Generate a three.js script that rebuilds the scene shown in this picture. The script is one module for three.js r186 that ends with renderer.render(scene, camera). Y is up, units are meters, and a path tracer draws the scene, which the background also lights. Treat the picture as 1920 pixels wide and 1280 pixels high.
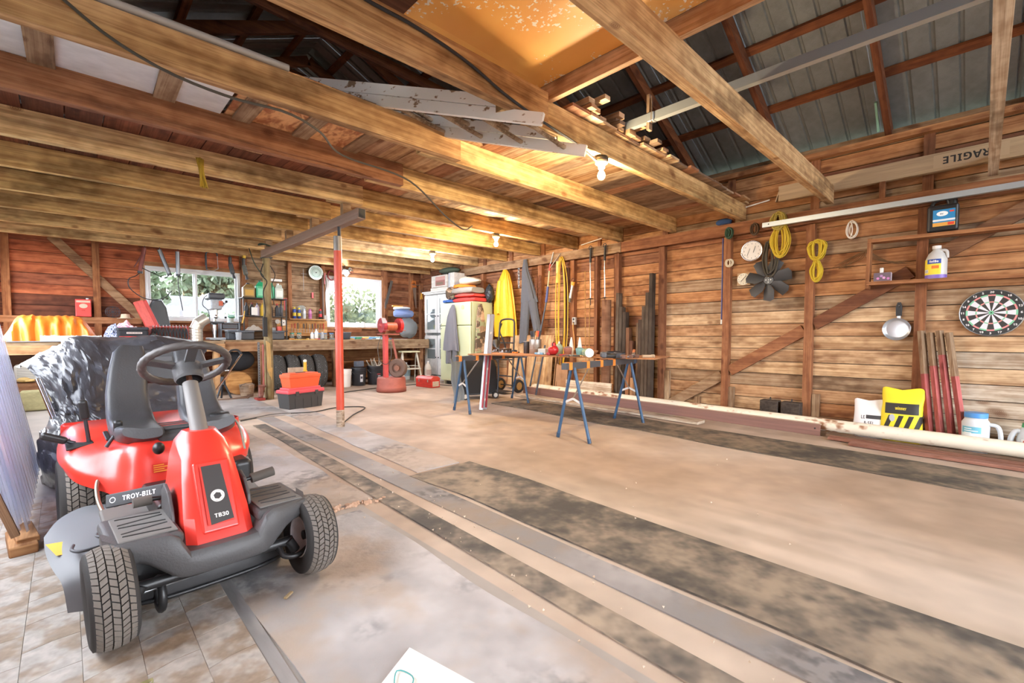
import * as THREE from 'three';
import { mergeGeometries, toCreasedNormals } from 'three/addons/utils/BufferGeometryUtils.js';
import { RoundedBoxGeometry } from 'three/addons/geometries/RoundedBoxGeometry.js';

// ---------------------------------------------------------------- camera, sky, exposure
const scene = new THREE.Scene();
const camera = new THREE.PerspectiveCamera(2 * Math.atan(640 / 858) * 180 / Math.PI, 1920 / 1280, 0.05, 200);
camera.position.set(0, 1.1, 0);
camera.rotation.order = 'YXZ';
camera.rotation.set(-2.5 * Math.PI / 180, -44.22 * Math.PI / 180, 0);
camera.setViewOffset(1920, 1280, 0, -28.5, 1920, 1280);
scene.background = new THREE.Color(0.93, 0.98, 1.06);     // bright overcast sky
scene.backgroundIntensity = 8;
const renderer = new THREE.WebGLRenderer({ antialias: true });
renderer.toneMapping = THREE.LinearToneMapping;
renderer.toneMappingExposure = 1.85;
renderer.shadowMap.enabled = true;

// ---------------------------------------------------------------- helpers
const PI = Math.PI;
let seedState = 12345;
const rnd = (a = 0, b = 1) => { seedState = (seedState + 0x6d2b79f5) | 0; let t = Math.imul(seedState ^ (seedState >>> 15), 1 | seedState); t = (t + Math.imul(t ^ (t >>> 7), 61 | t)) ^ t; return a + (b - a) * (((t ^ (t >>> 14)) >>> 0) / 4294967296); };
const pick = (l) => l[Math.floor(rnd() * l.length) % l.length];
const V = (x, y, z) => new THREE.Vector3(x, y, z);
const clamp = (x, a = 0, b = 1) => Math.min(b, Math.max(a, x));
const sm = (a, b, x) => { const t = clamp((x - a) / (b - a)); return t * t * (3 - 2 * t); };
const mix = (a, b, t) => a + (b - a) * t;
const SLOPE = 0.015, fy = (z) => -SLOPE * z;      // the slab falls gently towards the door

const taken = {};
function numbered(n) { const k = taken[n] = (taken[n] ?? -1) + 1; return k ? n + '_' + String(k).padStart(3, '0') : n; }
function thing(name, label, category, [x, y, z] = [0, 0, 0], turn = 0, group) {
  const o = new THREE.Group(); o.name = numbered(name); scene.add(o);
  o.position.set(x, y, z); o.rotation.y = turn; o.userData = { label, category };
  if (group) o.userData.group = group;
  return o;
}
function P(parent, name, geo, mat, label) {       // one named mesh under its thing
  const m = new THREE.Mesh(geo, mat); m.name = name; m.castShadow = m.receiveShadow = true; parent.add(m);
  if (label) m.userData.label = label;
  return m;
}
function T(name, label, category, geo, mat, pos = [0, 0, 0], turn = 0, group) {   // a thing that is one mesh
  const m = new THREE.Mesh(geo, mat); m.name = numbered(name); m.castShadow = m.receiveShadow = true; scene.add(m);
  m.position.set(...pos); m.rotation.y = turn; m.userData = { label, category };
  if (group) m.userData.group = group;
  return m;
}
function copy(o, label, pos, turn = 0) {
  const c = o.clone(); c.name = numbered(o.name.replace(/_\d{3}$/, '')); scene.add(c);
  c.userData = { ...o.userData, label }; c.position.set(...pos); c.rotation.y = turn; return c;
}
const structure = (name) => { const g = new THREE.Group(); g.name = name; g.userData.kind = 'structure'; scene.add(g); return g; };

// geometry: everything non-indexed with position, normal, uv
const ni = (g) => { const h = g.index ? g.toNonIndexed() : g; for (const k of Object.keys(h.attributes)) if (!['position', 'normal', 'uv'].includes(k)) h.deleteAttribute(k); h.clearGroups?.(); return h; };
const mg = (...l) => { l = l.flat(); return l.length === 1 ? l[0] : mergeGeometries(l.map(ni)); };
const at = (g, x = 0, y = 0, z = 0, rx = 0, ry = 0, rz = 0, s = 1) => { if (s !== 1) Array.isArray(s) ? g.scale(...s) : g.scale(s, s, s); if (rx || ry || rz) g.applyMatrix4(new THREE.Matrix4().makeRotationFromEuler(new THREE.Euler(rx, ry, rz))); return g.translate(x, y, z); };
const bx = (w, h, d, x = 0, y = 0, z = 0, rx = 0, ry = 0, rz = 0) => at(ni(new THREE.BoxGeometry(w, h, d)), x, y, z, rx, ry, rz);
const rb = (w, h, d, r, x = 0, y = 0, z = 0, rx = 0, ry = 0, rz = 0, seg = 2) => at(ni(new RoundedBoxGeometry(w, h, d, seg, Math.min(r, w / 2.01, h / 2.01, d / 2.01))), x, y, z, rx, ry, rz);
const cy = (r1, r2, h, x = 0, y = 0, z = 0, rx = 0, ry = 0, rz = 0, seg = 20) => at(ni(new THREE.CylinderGeometry(r1, r2, h, seg)), x, y, z, rx, ry, rz);
const sph = (r, x = 0, y = 0, z = 0, sx = 1, sy = 1, sz = 1, seg = 16) => at(ni(new THREE.SphereGeometry(r, seg, Math.ceil(seg * 0.7))), x, y, z, 0, 0, 0, [sx, sy, sz]);
const tor = (R, r, x = 0, y = 0, z = 0, rx = 0, ry = 0, rz = 0, arc = 2 * PI, seg = 28) => at(ni(new THREE.TorusGeometry(R, r, 8, seg, arc)), x, y, z, rx, ry, rz);
const lathe = (prof, x = 0, y = 0, z = 0, rx = 0, ry = 0, rz = 0, seg = 24) => at(ni(new THREE.LatheGeometry(prof.map(([r, h]) => new THREE.Vector2(r, h)), seg)), x, y, z, rx, ry, rz);
const crease = (g, a = 0.6) => ni(toCreasedNormals(g, a));
const UPV = V(0, 1, 0);
function between(g, p, q) {                      // g stands along +y, centred: lay it from p to q
  const a = V(...p), b = V(...q), d = b.clone().sub(a);
  g.applyQuaternion(new THREE.Quaternion().setFromUnitVectors(UPV, d.normalize()));
  return g.translate((a.x + b.x) / 2, (a.y + b.y) / 2, (a.z + b.z) / 2);
}
const len = (p, q) => Math.hypot(q[0] - p[0], q[1] - p[1], q[2] - p[2]);
const rod = (p, q, r, r2 = r, seg = 12) => between(ni(new THREE.CylinderGeometry(r2, r, len(p, q), seg)), p, q);
function beam(p, q, w, h, roll = 0) {            // rectangular bar from p to q, h is the upright side
  const d = V(q[0] - p[0], q[1] - p[1], q[2] - p[2]), L = d.length(); d.normalize();
  const g = ni(new THREE.BoxGeometry(L, h, w)), xr = d, zr = V(0, 1, 0).cross(d).lengthSq() < 1e-6 ? V(0, 0, 1) : d.clone().cross(UPV).normalize(), yr = zr.clone().cross(xr);
  if (roll) g.rotateX(roll);
  g.applyMatrix4(new THREE.Matrix4().makeBasis(xr, yr, zr));
  return g.translate((p[0] + q[0]) / 2, (p[1] + q[1]) / 2, (p[2] + q[2]) / 2);
}
function tube(pts, r, closed = false, n = 0, seg = 7) {
  const c = new THREE.CatmullRomCurve3(pts.map((p) => V(...p)), closed, 'centripetal');
  return ni(new THREE.TubeGeometry(c, n || pts.length * 5, r, seg, closed));
}
function ext(pts, depth, bevel = 0, holes = []) { // outline in xy pushed along z, centred in z
  const s = new THREE.Shape(pts.map(([x, y]) => new THREE.Vector2(x, y)));
  for (const h of holes) s.holes.push(new THREE.Path(h.map(([x, y]) => new THREE.Vector2(x, y))));
  const g = new THREE.ExtrudeGeometry(s, { depth: Math.max(depth - 2 * bevel, 1e-4), bevelEnabled: bevel > 0, bevelSize: bevel, bevelThickness: bevel, bevelSegments: 2, curveSegments: 8 });
  return ni(g).translate(0, 0, -depth / 2 + bevel);
}
function sheet(f, nu, nv, smooth = 1.2) {         // surface f(u,v) -> [x,y,z]
  const pos = [], uv = [], q = (i, j) => f(i / nu, j / nv);
  for (let i = 0; i < nu; i++) for (let j = 0; j < nv; j++) {
    const a = q(i, j), b = q(i + 1, j), c = q(i + 1, j + 1), d = q(i, j + 1);
    pos.push(...a, ...b, ...c, ...a, ...c, ...d);
    for (const [m, n] of [[0, 0], [1, 0], [1, 1], [0, 0], [1, 1], [0, 1]]) uv.push((i + m) / nu, (j + n) / nv);
  }
  const g = new THREE.BufferGeometry();
  g.setAttribute('position', new THREE.Float32BufferAttribute(pos, 3)); g.setAttribute('uv', new THREE.Float32BufferAttribute(uv, 2));
  g.computeVertexNormals();
  return crease(g, smooth);
}
function loft(rings, closed = true, caps = true, smooth = 0.7) {   // rings of equal point counts
  const n = rings[0].length, pos = [], tri = (a, b, c) => pos.push(...a, ...b, ...c), m = closed ? n : n - 1;
  for (let k = 0; k + 1 < rings.length; k++) for (let i = 0; i < m; i++) {
    const a = rings[k][i], b = rings[k][(i + 1) % n], c = rings[k + 1][(i + 1) % n], d = rings[k + 1][i];
    tri(a, b, c); tri(a, c, d);
  }
  if (caps && closed) for (const [r, flip] of [[rings[0], true], [rings[rings.length - 1], false]]) {
    const c = [0, 1, 2].map((k) => r.reduce((s, p) => s + p[k], 0) / n);
    for (let i = 0; i < n; i++) flip ? tri(c, r[(i + 1) % n], r[i]) : tri(c, r[i], r[(i + 1) % n]);
  }
  const g = new THREE.BufferGeometry();
  g.setAttribute('position', new THREE.Float32BufferAttribute(pos, 3)); g.setAttribute('uv', new THREE.Float32BufferAttribute(new Float32Array(pos.length / 3 * 2), 2));
  g.computeVertexNormals();
  return uvm(crease(g, smooth));
}
// metre-true box-mapped uv; u follows the grain axis
function uvm(g, grain = 'x', ou = 0, ov = 0) {
  const p = g.attributes.position, uv = new Float32Array(p.count * 2), e1 = V(0, 0, 0), e2 = V(0, 0, 0), a = V(0, 0, 0), b = V(0, 0, 0), c = V(0, 0, 0);
  const G = { x: 0, y: 1, z: 2 }[grain];
  for (let i = 0; i < p.count; i += 3) {
    a.fromBufferAttribute(p, i); b.fromBufferAttribute(p, i + 1); c.fromBufferAttribute(p, i + 2);
    e1.subVectors(b, a); e2.subVectors(c, a); e1.cross(e2);
    const n = [Math.abs(e1.x), Math.abs(e1.y), Math.abs(e1.z)], k = n[0] >= n[1] && n[0] >= n[2] ? 0 : n[1] >= n[2] ? 1 : 2;
    let s, t;
    if (k === G) { s = (G + 1) % 3; t = (G + 2) % 3; } else { s = G; t = 3 - G - k; }
    [a, b, c].forEach((q, j) => { const w = [q.x, q.y, q.z]; uv[(i + j) * 2] = w[s] + ou; uv[(i + j) * 2 + 1] = w[t] + ov; });
  }
  g.setAttribute('uv', new THREE.BufferAttribute(uv, 2)); return g;
}
const grainy = (g, grain = 'x') => uvm(g, grain, rnd(0, 9), rnd(0, 9));

// periodic value noise and textures
function noiseGrid(n, m, seed) {
  let s = seed * 7919 + 17; const r = () => { s = (Math.imul(s, 1664525) + 1013904223) | 0; return (s >>> 8) / 16777216; };
  const d = new Float32Array(n * m).map(r);
  return (u, v) => {
    let x = (u - Math.floor(u)) * n, y = (v - Math.floor(v)) * m; const i = Math.floor(x) % n, j = Math.floor(y) % m; x -= Math.floor(x); y -= Math.floor(y);
    x = x * x * (3 - 2 * x); y = y * y * (3 - 2 * y); const i2 = (i + 1) % n, j2 = (j + 1) % m;
    return (d[j * n + i] * (1 - x) + d[j * n + i2] * x) * (1 - y) + (d[j2 * n + i] * (1 - x) + d[j2 * n + i2] * x) * y;
  };
}
const fbm = (n, m, seed, oct = 4) => { const l = []; for (let k = 0; k < oct; k++) l.push(noiseGrid(n << k, m << k, seed + k * 31)); return (u, v) => { let s = 0, a = 0.5, t = 0; for (const f of l) { s += f(u, v) * a; t += a; a *= 0.55; } return s / t; }; };
function tex(W, H, f, srgb = true, rep = [1, 1]) {
  const d = new Uint8Array(W * H * 4);
  for (let j = 0; j < H; j++) for (let i = 0; i < W; i++) { const c = f((i + 0.5) / W, (j + 0.5) / H), o = (j * W + i) * 4; d[o] = clamp(c[0]) * 255; d[o + 1] = clamp(c[1]) * 255; d[o + 2] = clamp(c[2]) * 255; d[o + 3] = 255; }
  const t = new THREE.DataTexture(d, W, H); t.wrapS = t.wrapT = THREE.RepeatWrapping; t.magFilter = THREE.LinearFilter; t.minFilter = THREE.LinearMipmapLinearFilter;
  if (srgb) t.colorSpace = THREE.SRGBColorSpace; t.repeat.set(...rep); t.needsUpdate = true; return t;
}
const grey = (W, H, f, rep) => tex(W, H, (u, v) => { const x = f(u, v); return [x, x, x]; }, false, rep);
const lerp3 = (a, b, t) => [mix(a[0], b[0], t), mix(a[1], b[1], t), mix(a[2], b[2], t)];

// sawn wood: u runs 2.4 m along the grain, v 0.6 m across
function woodTex(seed, dirt, knots, stain = [0.32, 0.22, 0.16]) {
  const fine = fbm(6, 96, seed, 3), mid = fbm(3, 22, seed + 5, 3), blot = fbm(5, 4, seed + 9, 4), warp = fbm(4, 6, seed + 13, 2), spot = fbm(28, 12, seed + 17, 3), streak = fbm(2, 40, seed + 23, 2), K = [];
  for (let k = 0; k < knots; k++) K.push([noiseGrid(64, 1, seed + 50)(k * 0.137, 0), noiseGrid(64, 1, seed + 77)(k * 0.211, 0), 0.008 + 0.01 * noiseGrid(32, 1, seed + 91)(k * 0.31, 0)]);
  return tex(1024, 512, (u, v) => {
    let t = 0.3 * fine(u, v) + 0.42 * mid(u + 0.03 * warp(u, v), v + 0.09 * warp(u, v)) + 0.28 * spot(u, v);
    let c = lerp3([1, 0.97, 0.92], [0.75, 0.66, 0.58], sm(0.3, 0.72, t));
    c = lerp3(c, stain, dirt * (0.8 * sm(0.5, 0.74, blot(u, v)) * (0.4 + 0.9 * spot(u, v)) + 0.35 * sm(0.62, 0.8, streak(u, v))));
    for (const [ku, kv, kr] of K) {
      let du = Math.abs(u - ku), dv = Math.abs(v - kv); du = Math.min(du, 1 - du) * 2.4; dv = Math.min(dv, 1 - dv) * 0.6;
      const r = Math.hypot(du * 0.6, dv); if (r < kr * 3) c = lerp3(c, [0.42, 0.27, 0.18], 0.7 * sm(kr * 3, kr * 0.7, r) * (0.7 + 0.3 * Math.sin(r * 900)));
    }
    return c;
  }, true, [1 / 2.4, 1 / 0.6]);
}
const woodA = woodTex(3, 0.42, 6, [0.38, 0.27, 0.2]), woodB = woodTex(21, 0.3, 5, [0.4, 0.3, 0.24]), woodC = woodTex(44, 0.46, 5, [0.34, 0.28, 0.22]);
const woodBump = (() => { const f = fbm(8, 128, 3, 3), m = fbm(3, 22, 8, 3); return grey(1024, 512, (u, v) => 0.6 * f(u, v) + 0.4 * m(u, v), [1 / 2.4, 1 / 0.6]); })();
const cloudy = (() => { const a = fbm(6, 6, 5, 5), b = fbm(24, 24, 15, 3); return tex(512, 512, (u, v) => { const t = 0.94 + 0.18 * (a(u, v) - 0.5) + 0.1 * (b(u, v) - 0.5) ; return [t, t, t]; }, true, [1, 1]); })();
const wrinkle = (() => { const a = fbm(5, 5, 71, 5), b = fbm(9, 9, 92, 4); return grey(512, 512, (u, v) => 0.6 * Math.abs(2 * a(u, v) - 1) + 0.4 * Math.abs(2 * b(u, v) - 1), [1.6, 1.6]); })();
const weave = (() => { const a = fbm(128, 128, 33, 2), b = fbm(8, 8, 6, 3); return grey(512, 512, (u, v) => 0.5 * a(u, v) + 0.5 * b(u, v), [3, 3]); })();
const speck = (() => { const a = fbm(96, 96, 61, 2); return grey(512, 512, (u, v) => a(u, v), [2, 2]); })();

const mats = new Map();
function std(color, roughness = 0.7, o = {}) {
  const key = JSON.stringify([color, roughness, Object.entries(o).map(([k, v]) => [k, v?.uuid ?? v])]);
  if (!mats.has(key)) { const M = o.clearcoat !== undefined || o.transmission !== undefined || o.sheen !== undefined || o.ior !== undefined ? THREE.MeshPhysicalMaterial : THREE.MeshStandardMaterial; mats.set(key, new M({ color, roughness, side: THREE.DoubleSide, ...o })); }
  return mats.get(key);
}
const wood = (color, map = woodA, rough = 0.85) => std(color, rough, { map, bumpMap: woodBump, bumpScale: 0.002 });
const plastic = (c, r = 0.42) => std(c, r);
const metal = (c, r = 0.35, m = 0.85) => std(c, r, { metalness: m });
const paint = (c, r = 0.35) => std(c, r, { map: cloudy });
const cloth = (c) => std(c, 0.95, { bumpMap: weave, bumpScale: 0.002 });
const rubber = (c = '#2a2a2c') => std(c, 0.8, { bumpMap: speck, bumpScale: 0.001 });
const steel = metal('#a9adb0', 0.38), darkSteel = metal('#4a4c50', 0.45, 0.7), chrome = metal('#dfe3e6', 0.15, 1), black = plastic('#1d1d1f', 0.45), white = plastic('#e9e9e6', 0.5);
function print(w, h, draw, px = 900) {            // flat print drawn on a canvas, w x h metres
  const c = document.createElement('canvas'); c.width = Math.max(16, Math.round(w * px)); c.height = Math.max(16, Math.round(h * px));
  const g = c.getContext('2d'); draw(g, c.width, c.height);
  const t = new THREE.CanvasTexture(c); t.colorSpace = THREE.SRGBColorSpace;
  return new THREE.MeshStandardMaterial({ map: t, roughness: 0.6, side: THREE.DoubleSide });
}
const plane = (w, h, x = 0, y = 0, z = 0, rx = 0, ry = 0, rz = 0) => at(ni(new THREE.PlaneGeometry(w, h)), x, y, z, rx, ry, rz);
// ================================================================ the building
const XR = 6.4, XL = -0.8, ZB = -9.9, ZF = 4.4, RIDGE = [2.62, 5.06], EAVE_R = 3.3, EAVE_L = 3.5;
const roofY = (x) => x > RIDGE[0] ? mix(RIDGE[1], EAVE_R, (x - RIDGE[0]) / (XR - RIDGE[0])) : mix(RIDGE[1], EAVE_L, (RIDGE[0] - x) / (RIDGE[0] - XL));
const redBoards = ['#d2825c', '#c87852', '#d88c66', '#bd6f4c', '#a8684c'].map((c) => wood(c, woodA));
const brownBoards = ['#cfa276', '#c8986c', '#d6ab80', '#c09066', '#cba078'].map((c) => wood(c, woodA));
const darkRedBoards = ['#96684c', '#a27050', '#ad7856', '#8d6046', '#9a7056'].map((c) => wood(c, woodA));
const paleBoards = ['#d6bb98', '#dac2a2', '#cfb08c', '#d8bc9a', '#cba884'].map((c) => wood(c, woodA));
const greyBoards = ['#ab947a', '#b39d84', '#a08c76', '#b8a48c'].map((c) => wood(c, woodC));
const whiteBoards = ['#d9d2c6', '#cdc5b8', '#e0d8ca'].map((c) => wood(c, woodC));
const studMats = ['#a0704f', '#966747', '#8c6146', '#a97a58'].map((c) => wood(c, woodB));
const joistMats = ['#ecd09c', '#e4c68e', '#f0d6a6', '#dabe88'].map((c) => wood(c, woodC));
const joistBrown = ['#dab88c', '#d2ae82', '#e0c298'].map((c) => wood(c, woodC)), joistRed = wood('#a87a5c', woodA);
const rafterMat = ['#84502f', '#7a4a2d'].map((c) => wood(c, woodA));
const sheathing = std('#3a2c22', 0.95);

// ---- right wall: boards, studs, ledger, brace, each piece its own mesh
{
  const w = structure('wall_right'), R = 0.158;
  P(w, 'sheathing', bx(0.06, EAVE_R + 0.3, ZF - ZB + 0.2, XR + 0.055, EAVE_R / 2 - 0.15, (ZF + ZB) / 2), sheathing);
  for (let r = 0; r < 21; r++) {
    const y0 = 0.0 + r * R, cuts = [ZB];
    for (const z of [-8.2, -5.75, -3.33, -1.45, 0.5]) if (rnd() < 0.42) cuts.push(z);
    if (y0 < 0.95 && !cuts.includes(-0.46)) { cuts.push(-0.46); cuts.sort((p, q) => p - q); }
    cuts.push(ZF);
    for (let k = 0; k + 1 < cuts.length; k++) {
      const L = cuts[k + 1] - cuts[k] - 0.004, zm = (cuts[k] + cuts[k + 1]) / 2, y = y0 + R / 2;
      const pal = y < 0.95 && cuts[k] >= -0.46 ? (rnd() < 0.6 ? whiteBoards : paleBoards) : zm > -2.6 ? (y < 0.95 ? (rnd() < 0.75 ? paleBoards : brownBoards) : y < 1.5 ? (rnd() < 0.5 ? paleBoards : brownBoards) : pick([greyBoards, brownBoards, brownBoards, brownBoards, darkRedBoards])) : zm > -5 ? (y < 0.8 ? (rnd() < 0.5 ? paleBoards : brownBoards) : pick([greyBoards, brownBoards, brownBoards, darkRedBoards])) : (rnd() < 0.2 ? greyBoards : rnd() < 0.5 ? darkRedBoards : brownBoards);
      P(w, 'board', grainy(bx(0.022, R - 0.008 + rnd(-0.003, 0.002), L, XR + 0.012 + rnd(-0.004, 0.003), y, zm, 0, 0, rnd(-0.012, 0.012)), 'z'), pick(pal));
    }
  }
  for (const z of [-9.78, -9.0, -8.2, -7.4, -6.6, -5.75, -5.0, -4.5, -4.1, -3.33, -2.4, -1.45, -0.46, 0.5, 1.4, 2.3, 3.3, 4.3]) {
    const m = pick(studMats), d = 0.085, wd = z === -4.5 ? 0.06 : 0.088;
    P(w, 'stud', grainy(bx(d, 2.3, wd, XR - d / 2, 1.27, z, rnd(-0.004, 0.004)), 'y'), m);
    P(w, 'stud', grainy(bx(0.028, 0.7, wd, XR - 0.014, 2.9, z + 0.02), 'y'), pick(studMats));
  }
  for (const [z, h] of [[-3.24, 0.5], [-2.33, 0.33], [-1.36, 0.32], [-2.78, 0.16]]) P(w, 'scab', grainy(bx(0.05, h, 0.075, XR - 0.03, 0.1 + h / 2, z), 'y'), pick(greyBoards));
  P(w, 'ledger', grainy(bx(0.05, 0.15, 4.6, XR - 0.11, 2.5, -6.3), 'z'), greyBoards[0]);
  P(w, 'ledger', grainy(bx(0.05, 0.15, 8.3, XR - 0.11, 2.5, 0.16), 'z'), studMats[0]);
  P(w, 'wall_plate', grainy(bx(0.1, 0.06, ZF - ZB, XR - 0.05, EAVE_R - 0.1, (ZF + ZB) / 2), 'z'), brownBoards[3]);
  // long diagonal let-in brace, butted in pieces between the studs
  const A = [-3.18, 0.12], B = [0.62, 2.52], by = (z) => mix(A[1], B[1], (z - A[0]) / (B[0] - A[0]));
  for (const [a, b, m] of [[-3.18, -2.45, greyBoards[0]], [-2.35, -1.5, studMats[0]], [-1.4, -0.55, wood('#7d5238', woodB)], [-0.4, 0.62, wood('#8d6a50', woodB)]])
    P(w, 'brace', uvm(beam([XR - 0.035, by(a), a], [XR - 0.035, by(b), b], 0.05, 0.135), 'z', rnd(0, 5), rnd(0, 5)), m);
  P(w, 'sill_beam', grainy(bx(0.1, 0.16, ZF - ZB - 0.1, XR - 0.05, 0.07, (ZF + ZB) / 2), 'z'), greyBoards[2]);
}
// ---- back wall with two window openings
const WIN = [[0.98, 2.4, 1.38, 2.3], [4.02, 5.34, 1.31, 2.42]];
{
  const w = structure('wall_back'), R = 0.158, cols = [[XL, WIN[0][0]], [WIN[0][0], WIN[0][1], 0], [WIN[0][1], 3.25], [3.25, WIN[1][0]], [WIN[1][0], WIN[1][1], 1], [WIN[1][1], 6.42]];
  const hole = (k, y0, y1) => { if (k === undefined) return [[y0, y1]]; const [, , a, b] = WIN[k]; return [[y0, Math.min(y1, a)], [Math.max(y0, b), y1]].filter(([p, q]) => q - p > 0.015); };
  for (const [x0, x1, k] of cols) for (const [a, b] of hole(k, -0.1, 3.4)) P(w, 'sheathing', bx(x1 - x0, b - a, 0.06, (x0 + x1) / 2, (a + b) / 2, ZB - 0.06), sheathing);
  for (let r = 0; r < 18; r++) for (const [x0, x1, k] of cols) for (const [a, b] of hole(k, r * R, (r + 1) * R)) {
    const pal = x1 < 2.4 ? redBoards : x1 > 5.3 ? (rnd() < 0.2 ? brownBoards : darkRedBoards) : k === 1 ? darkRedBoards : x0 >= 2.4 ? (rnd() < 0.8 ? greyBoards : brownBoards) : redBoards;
    let m = pick(pal); if (x1 < 1 && (r === 9 || r === 10) ) m = wood('#7c4a33', woodC);
    P(w, 'board', grainy(bx(x1 - x0 - 0.003, b - a - 0.007, 0.022, (x0 + x1) / 2, (a + b) / 2, ZB - 0.012 + rnd(-0.004, 0.004)), 'x'), m);
  }
  P(w, 'gable', ext([[XL - 0.1, 2.8], [XR + 0.1, 2.8], [XR + 0.1, EAVE_R], [RIDGE[0], RIDGE[1]], [XL - 0.1, EAVE_L]], 0.05, 0, [[[0.9, 3.1], [4.4, 3.1], [4.4, 3.9], [3.3, 4.4], [2.0, 4.4], [0.9, 3.95]]]).translate(0, 0, ZB - 0.04), darkRedBoards[0]);  // opening cut in this unseen gable is added, to brighten the rear roof
  for (const x of [-0.6, 0.37, 2.46, 3.28, 3.95, 5.42, 6.12]) P(w, 'stud', grainy(bx(x === 3.28 ? 0.07 : 0.085, 2.7, 0.085, x, 1.35, ZB + 0.042), 'y'), x < 1 ? wood('#a9764f', woodB) : pick(studMats));
  P(w, 'brace', uvm(beam([-0.12, 2.62, ZB + 0.03], [0.96, 1.36, ZB + 0.03], 0.045, 0.12), 'x', 1, 2), wood('#a5876a', woodB));
  P(w, 'girt', grainy(bx(1.7, 0.1, 0.09, 0.06, 1.36, ZB + 0.045), 'x'), wood('#b98a64', woodB));
  P(w, 'girt', grainy(bx(3.8, 0.1, 0.09, 2.9, 1.25, ZB + 0.045), 'x'), darkRedBoards[2]);
}
for (const [i, [x0, x1, y0, y1]] of WIN.entries()) {
  const w = structure('window_' + (i + 1)), cx = (x0 + x1) / 2, cy_ = (y0 + y1) / 2, W = x1 - x0, H = y1 - y0, al = paint('#e4e7ea', 0.4), glass = std('#ffffff', 0.02, { transmission: 1, thickness: 0, ior: 1.45 });
  const fr = 0.045, fz = ZB - 0.03;
  const frame = (a, b, c, d, t, z, dep) => mg(bx(b - a, t, dep, (a + b) / 2, c + t / 2, z), bx(b - a, t, dep, (a + b) / 2, d - t / 2, z), bx(t, d - c - 2 * t, dep, a + t / 2, (c + d) / 2, z), bx(t, d - c - 2 * t, dep, b - t / 2, (c + d) / 2, z));
  P(w, 'window_frame', frame(x0, x1, y0, y1, fr, fz, 0.1), al);
  const cas = wood('#b38a66', woodB);
  P(w, 'casing', grainy(bx(0.07, H + 0.14, 0.03, x0 - 0.035, cy_, ZB + 0.012), 'y'), cas); P(w, 'casing', grainy(bx(0.07, H + 0.14, 0.03, x1 + 0.035, cy_, ZB + 0.012), 'y'), cas);
  P(w, 'casing', grainy(bx(W, 0.07, 0.03, cx, y1 + 0.035, ZB + 0.012), 'x'), cas); P(w, 'window_sill', grainy(bx(W + 0.16, 0.035, 0.12, cx, y0 - 0.02, ZB + 0.04), 'x'), cas);
  if (i === 0) {
    for (const [a, b, z] of [[x0 + fr, cx + 0.03, fz + 0.015], [cx - 0.03, x1 - fr, fz - 0.02]]) { P(w, 'sash', frame(a, b, y0 + fr, y1 - fr, 0.032, z, 0.025), al); P(w, 'pane', bx(b - a - 0.06, H - 0.15, 0.004, (a + b) / 2, cy_, z), glass); }
  } else { P(w, 'sash', frame(x0 + fr, x1 - fr, y0 + fr, y1 - fr, 0.06, fz - 0.01, 0.05), paint('#eceff2', 0.4)); P(w, 'pane', bx(W - 0.2, H - 0.2, 0.004, cx, cy_, fz - 0.01), glass); }
}
// ---- left and front walls (beside and behind the camera) with the open front doorway and invented left windows
{
  const l = structure('wall_left'), m = darkRedBoards[2], t = 0.12, x = XL - t / 2, lo = 0.85, hi = 2.4, bays = [[-9.5, -7.1], [-6.8, -4.4], [-4.1, -1.7]];
  P(l, 'wall_panel', uvm(bx(t, lo + 0.1, ZF - ZB + 0.1, x, lo / 2 - 0.05, (ZF + ZB) / 2), 'z'), m); P(l, 'wall_panel', uvm(bx(t, EAVE_L - hi + 0.1, ZF - ZB + 0.1, x, (EAVE_L + hi) / 2, (ZF + ZB) / 2), 'z'), m);
  for (const [a, b] of [[ZB - 0.05, -9.5], [-7.1, -6.8], [-4.4, -4.1], [-1.7, ZF]]) P(l, 'wall_panel', uvm(bx(t, hi - lo, b - a, x, (lo + hi) / 2, (a + b) / 2), 'z'), m);
  for (const [a, b] of bays) { P(l, 'window_frame', mg(bx(0.1, 0.05, b - a, x, lo + 0.025, (a + b) / 2), bx(0.1, 0.05, b - a, x, hi - 0.025, (a + b) / 2), bx(0.1, hi - lo, 0.05, x, (lo + hi) / 2, a + 0.025), bx(0.1, hi - lo, 0.05, x, (lo + hi) / 2, b - 0.025), bx(0.08, hi - lo, 0.04, x, (lo + hi) / 2, (a + b) / 2)), white); }  // unseen window band, made up to spread daylight along the room
  const f = structure('wall_front'), a = 0.0, b = 6.05, ft = 2.42;
  P(f, 'wall_panel', uvm(bx(a - XL + 0.1, ft + 0.2, t, (XL + a) / 2 - 0.05, ft / 2 - 0.1, ZF + t / 2), 'x'), m); P(f, 'wall_panel', uvm(bx(XR + 0.1 - b, ft + 0.2, t, (XR + b) / 2 + 0.05, ft / 2 - 0.1, ZF + t / 2), 'x'), m);
  P(f, 'gable', ext([[XL - 0.1, ft], [XR + 0.1, ft], [XR + 0.1, EAVE_R], [RIDGE[0], RIDGE[1]], [XL - 0.1, EAVE_L]], t, 0, [[[0.7, 3.0], [4.6, 3.0], [4.6, 3.95], [3.4, 4.4], [1.9, 4.4], [0.7, 3.95]]]).translate(0, 0, ZF + t / 2), m);  // gable opening invented behind the camera to send daylight into the attic
}
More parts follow.
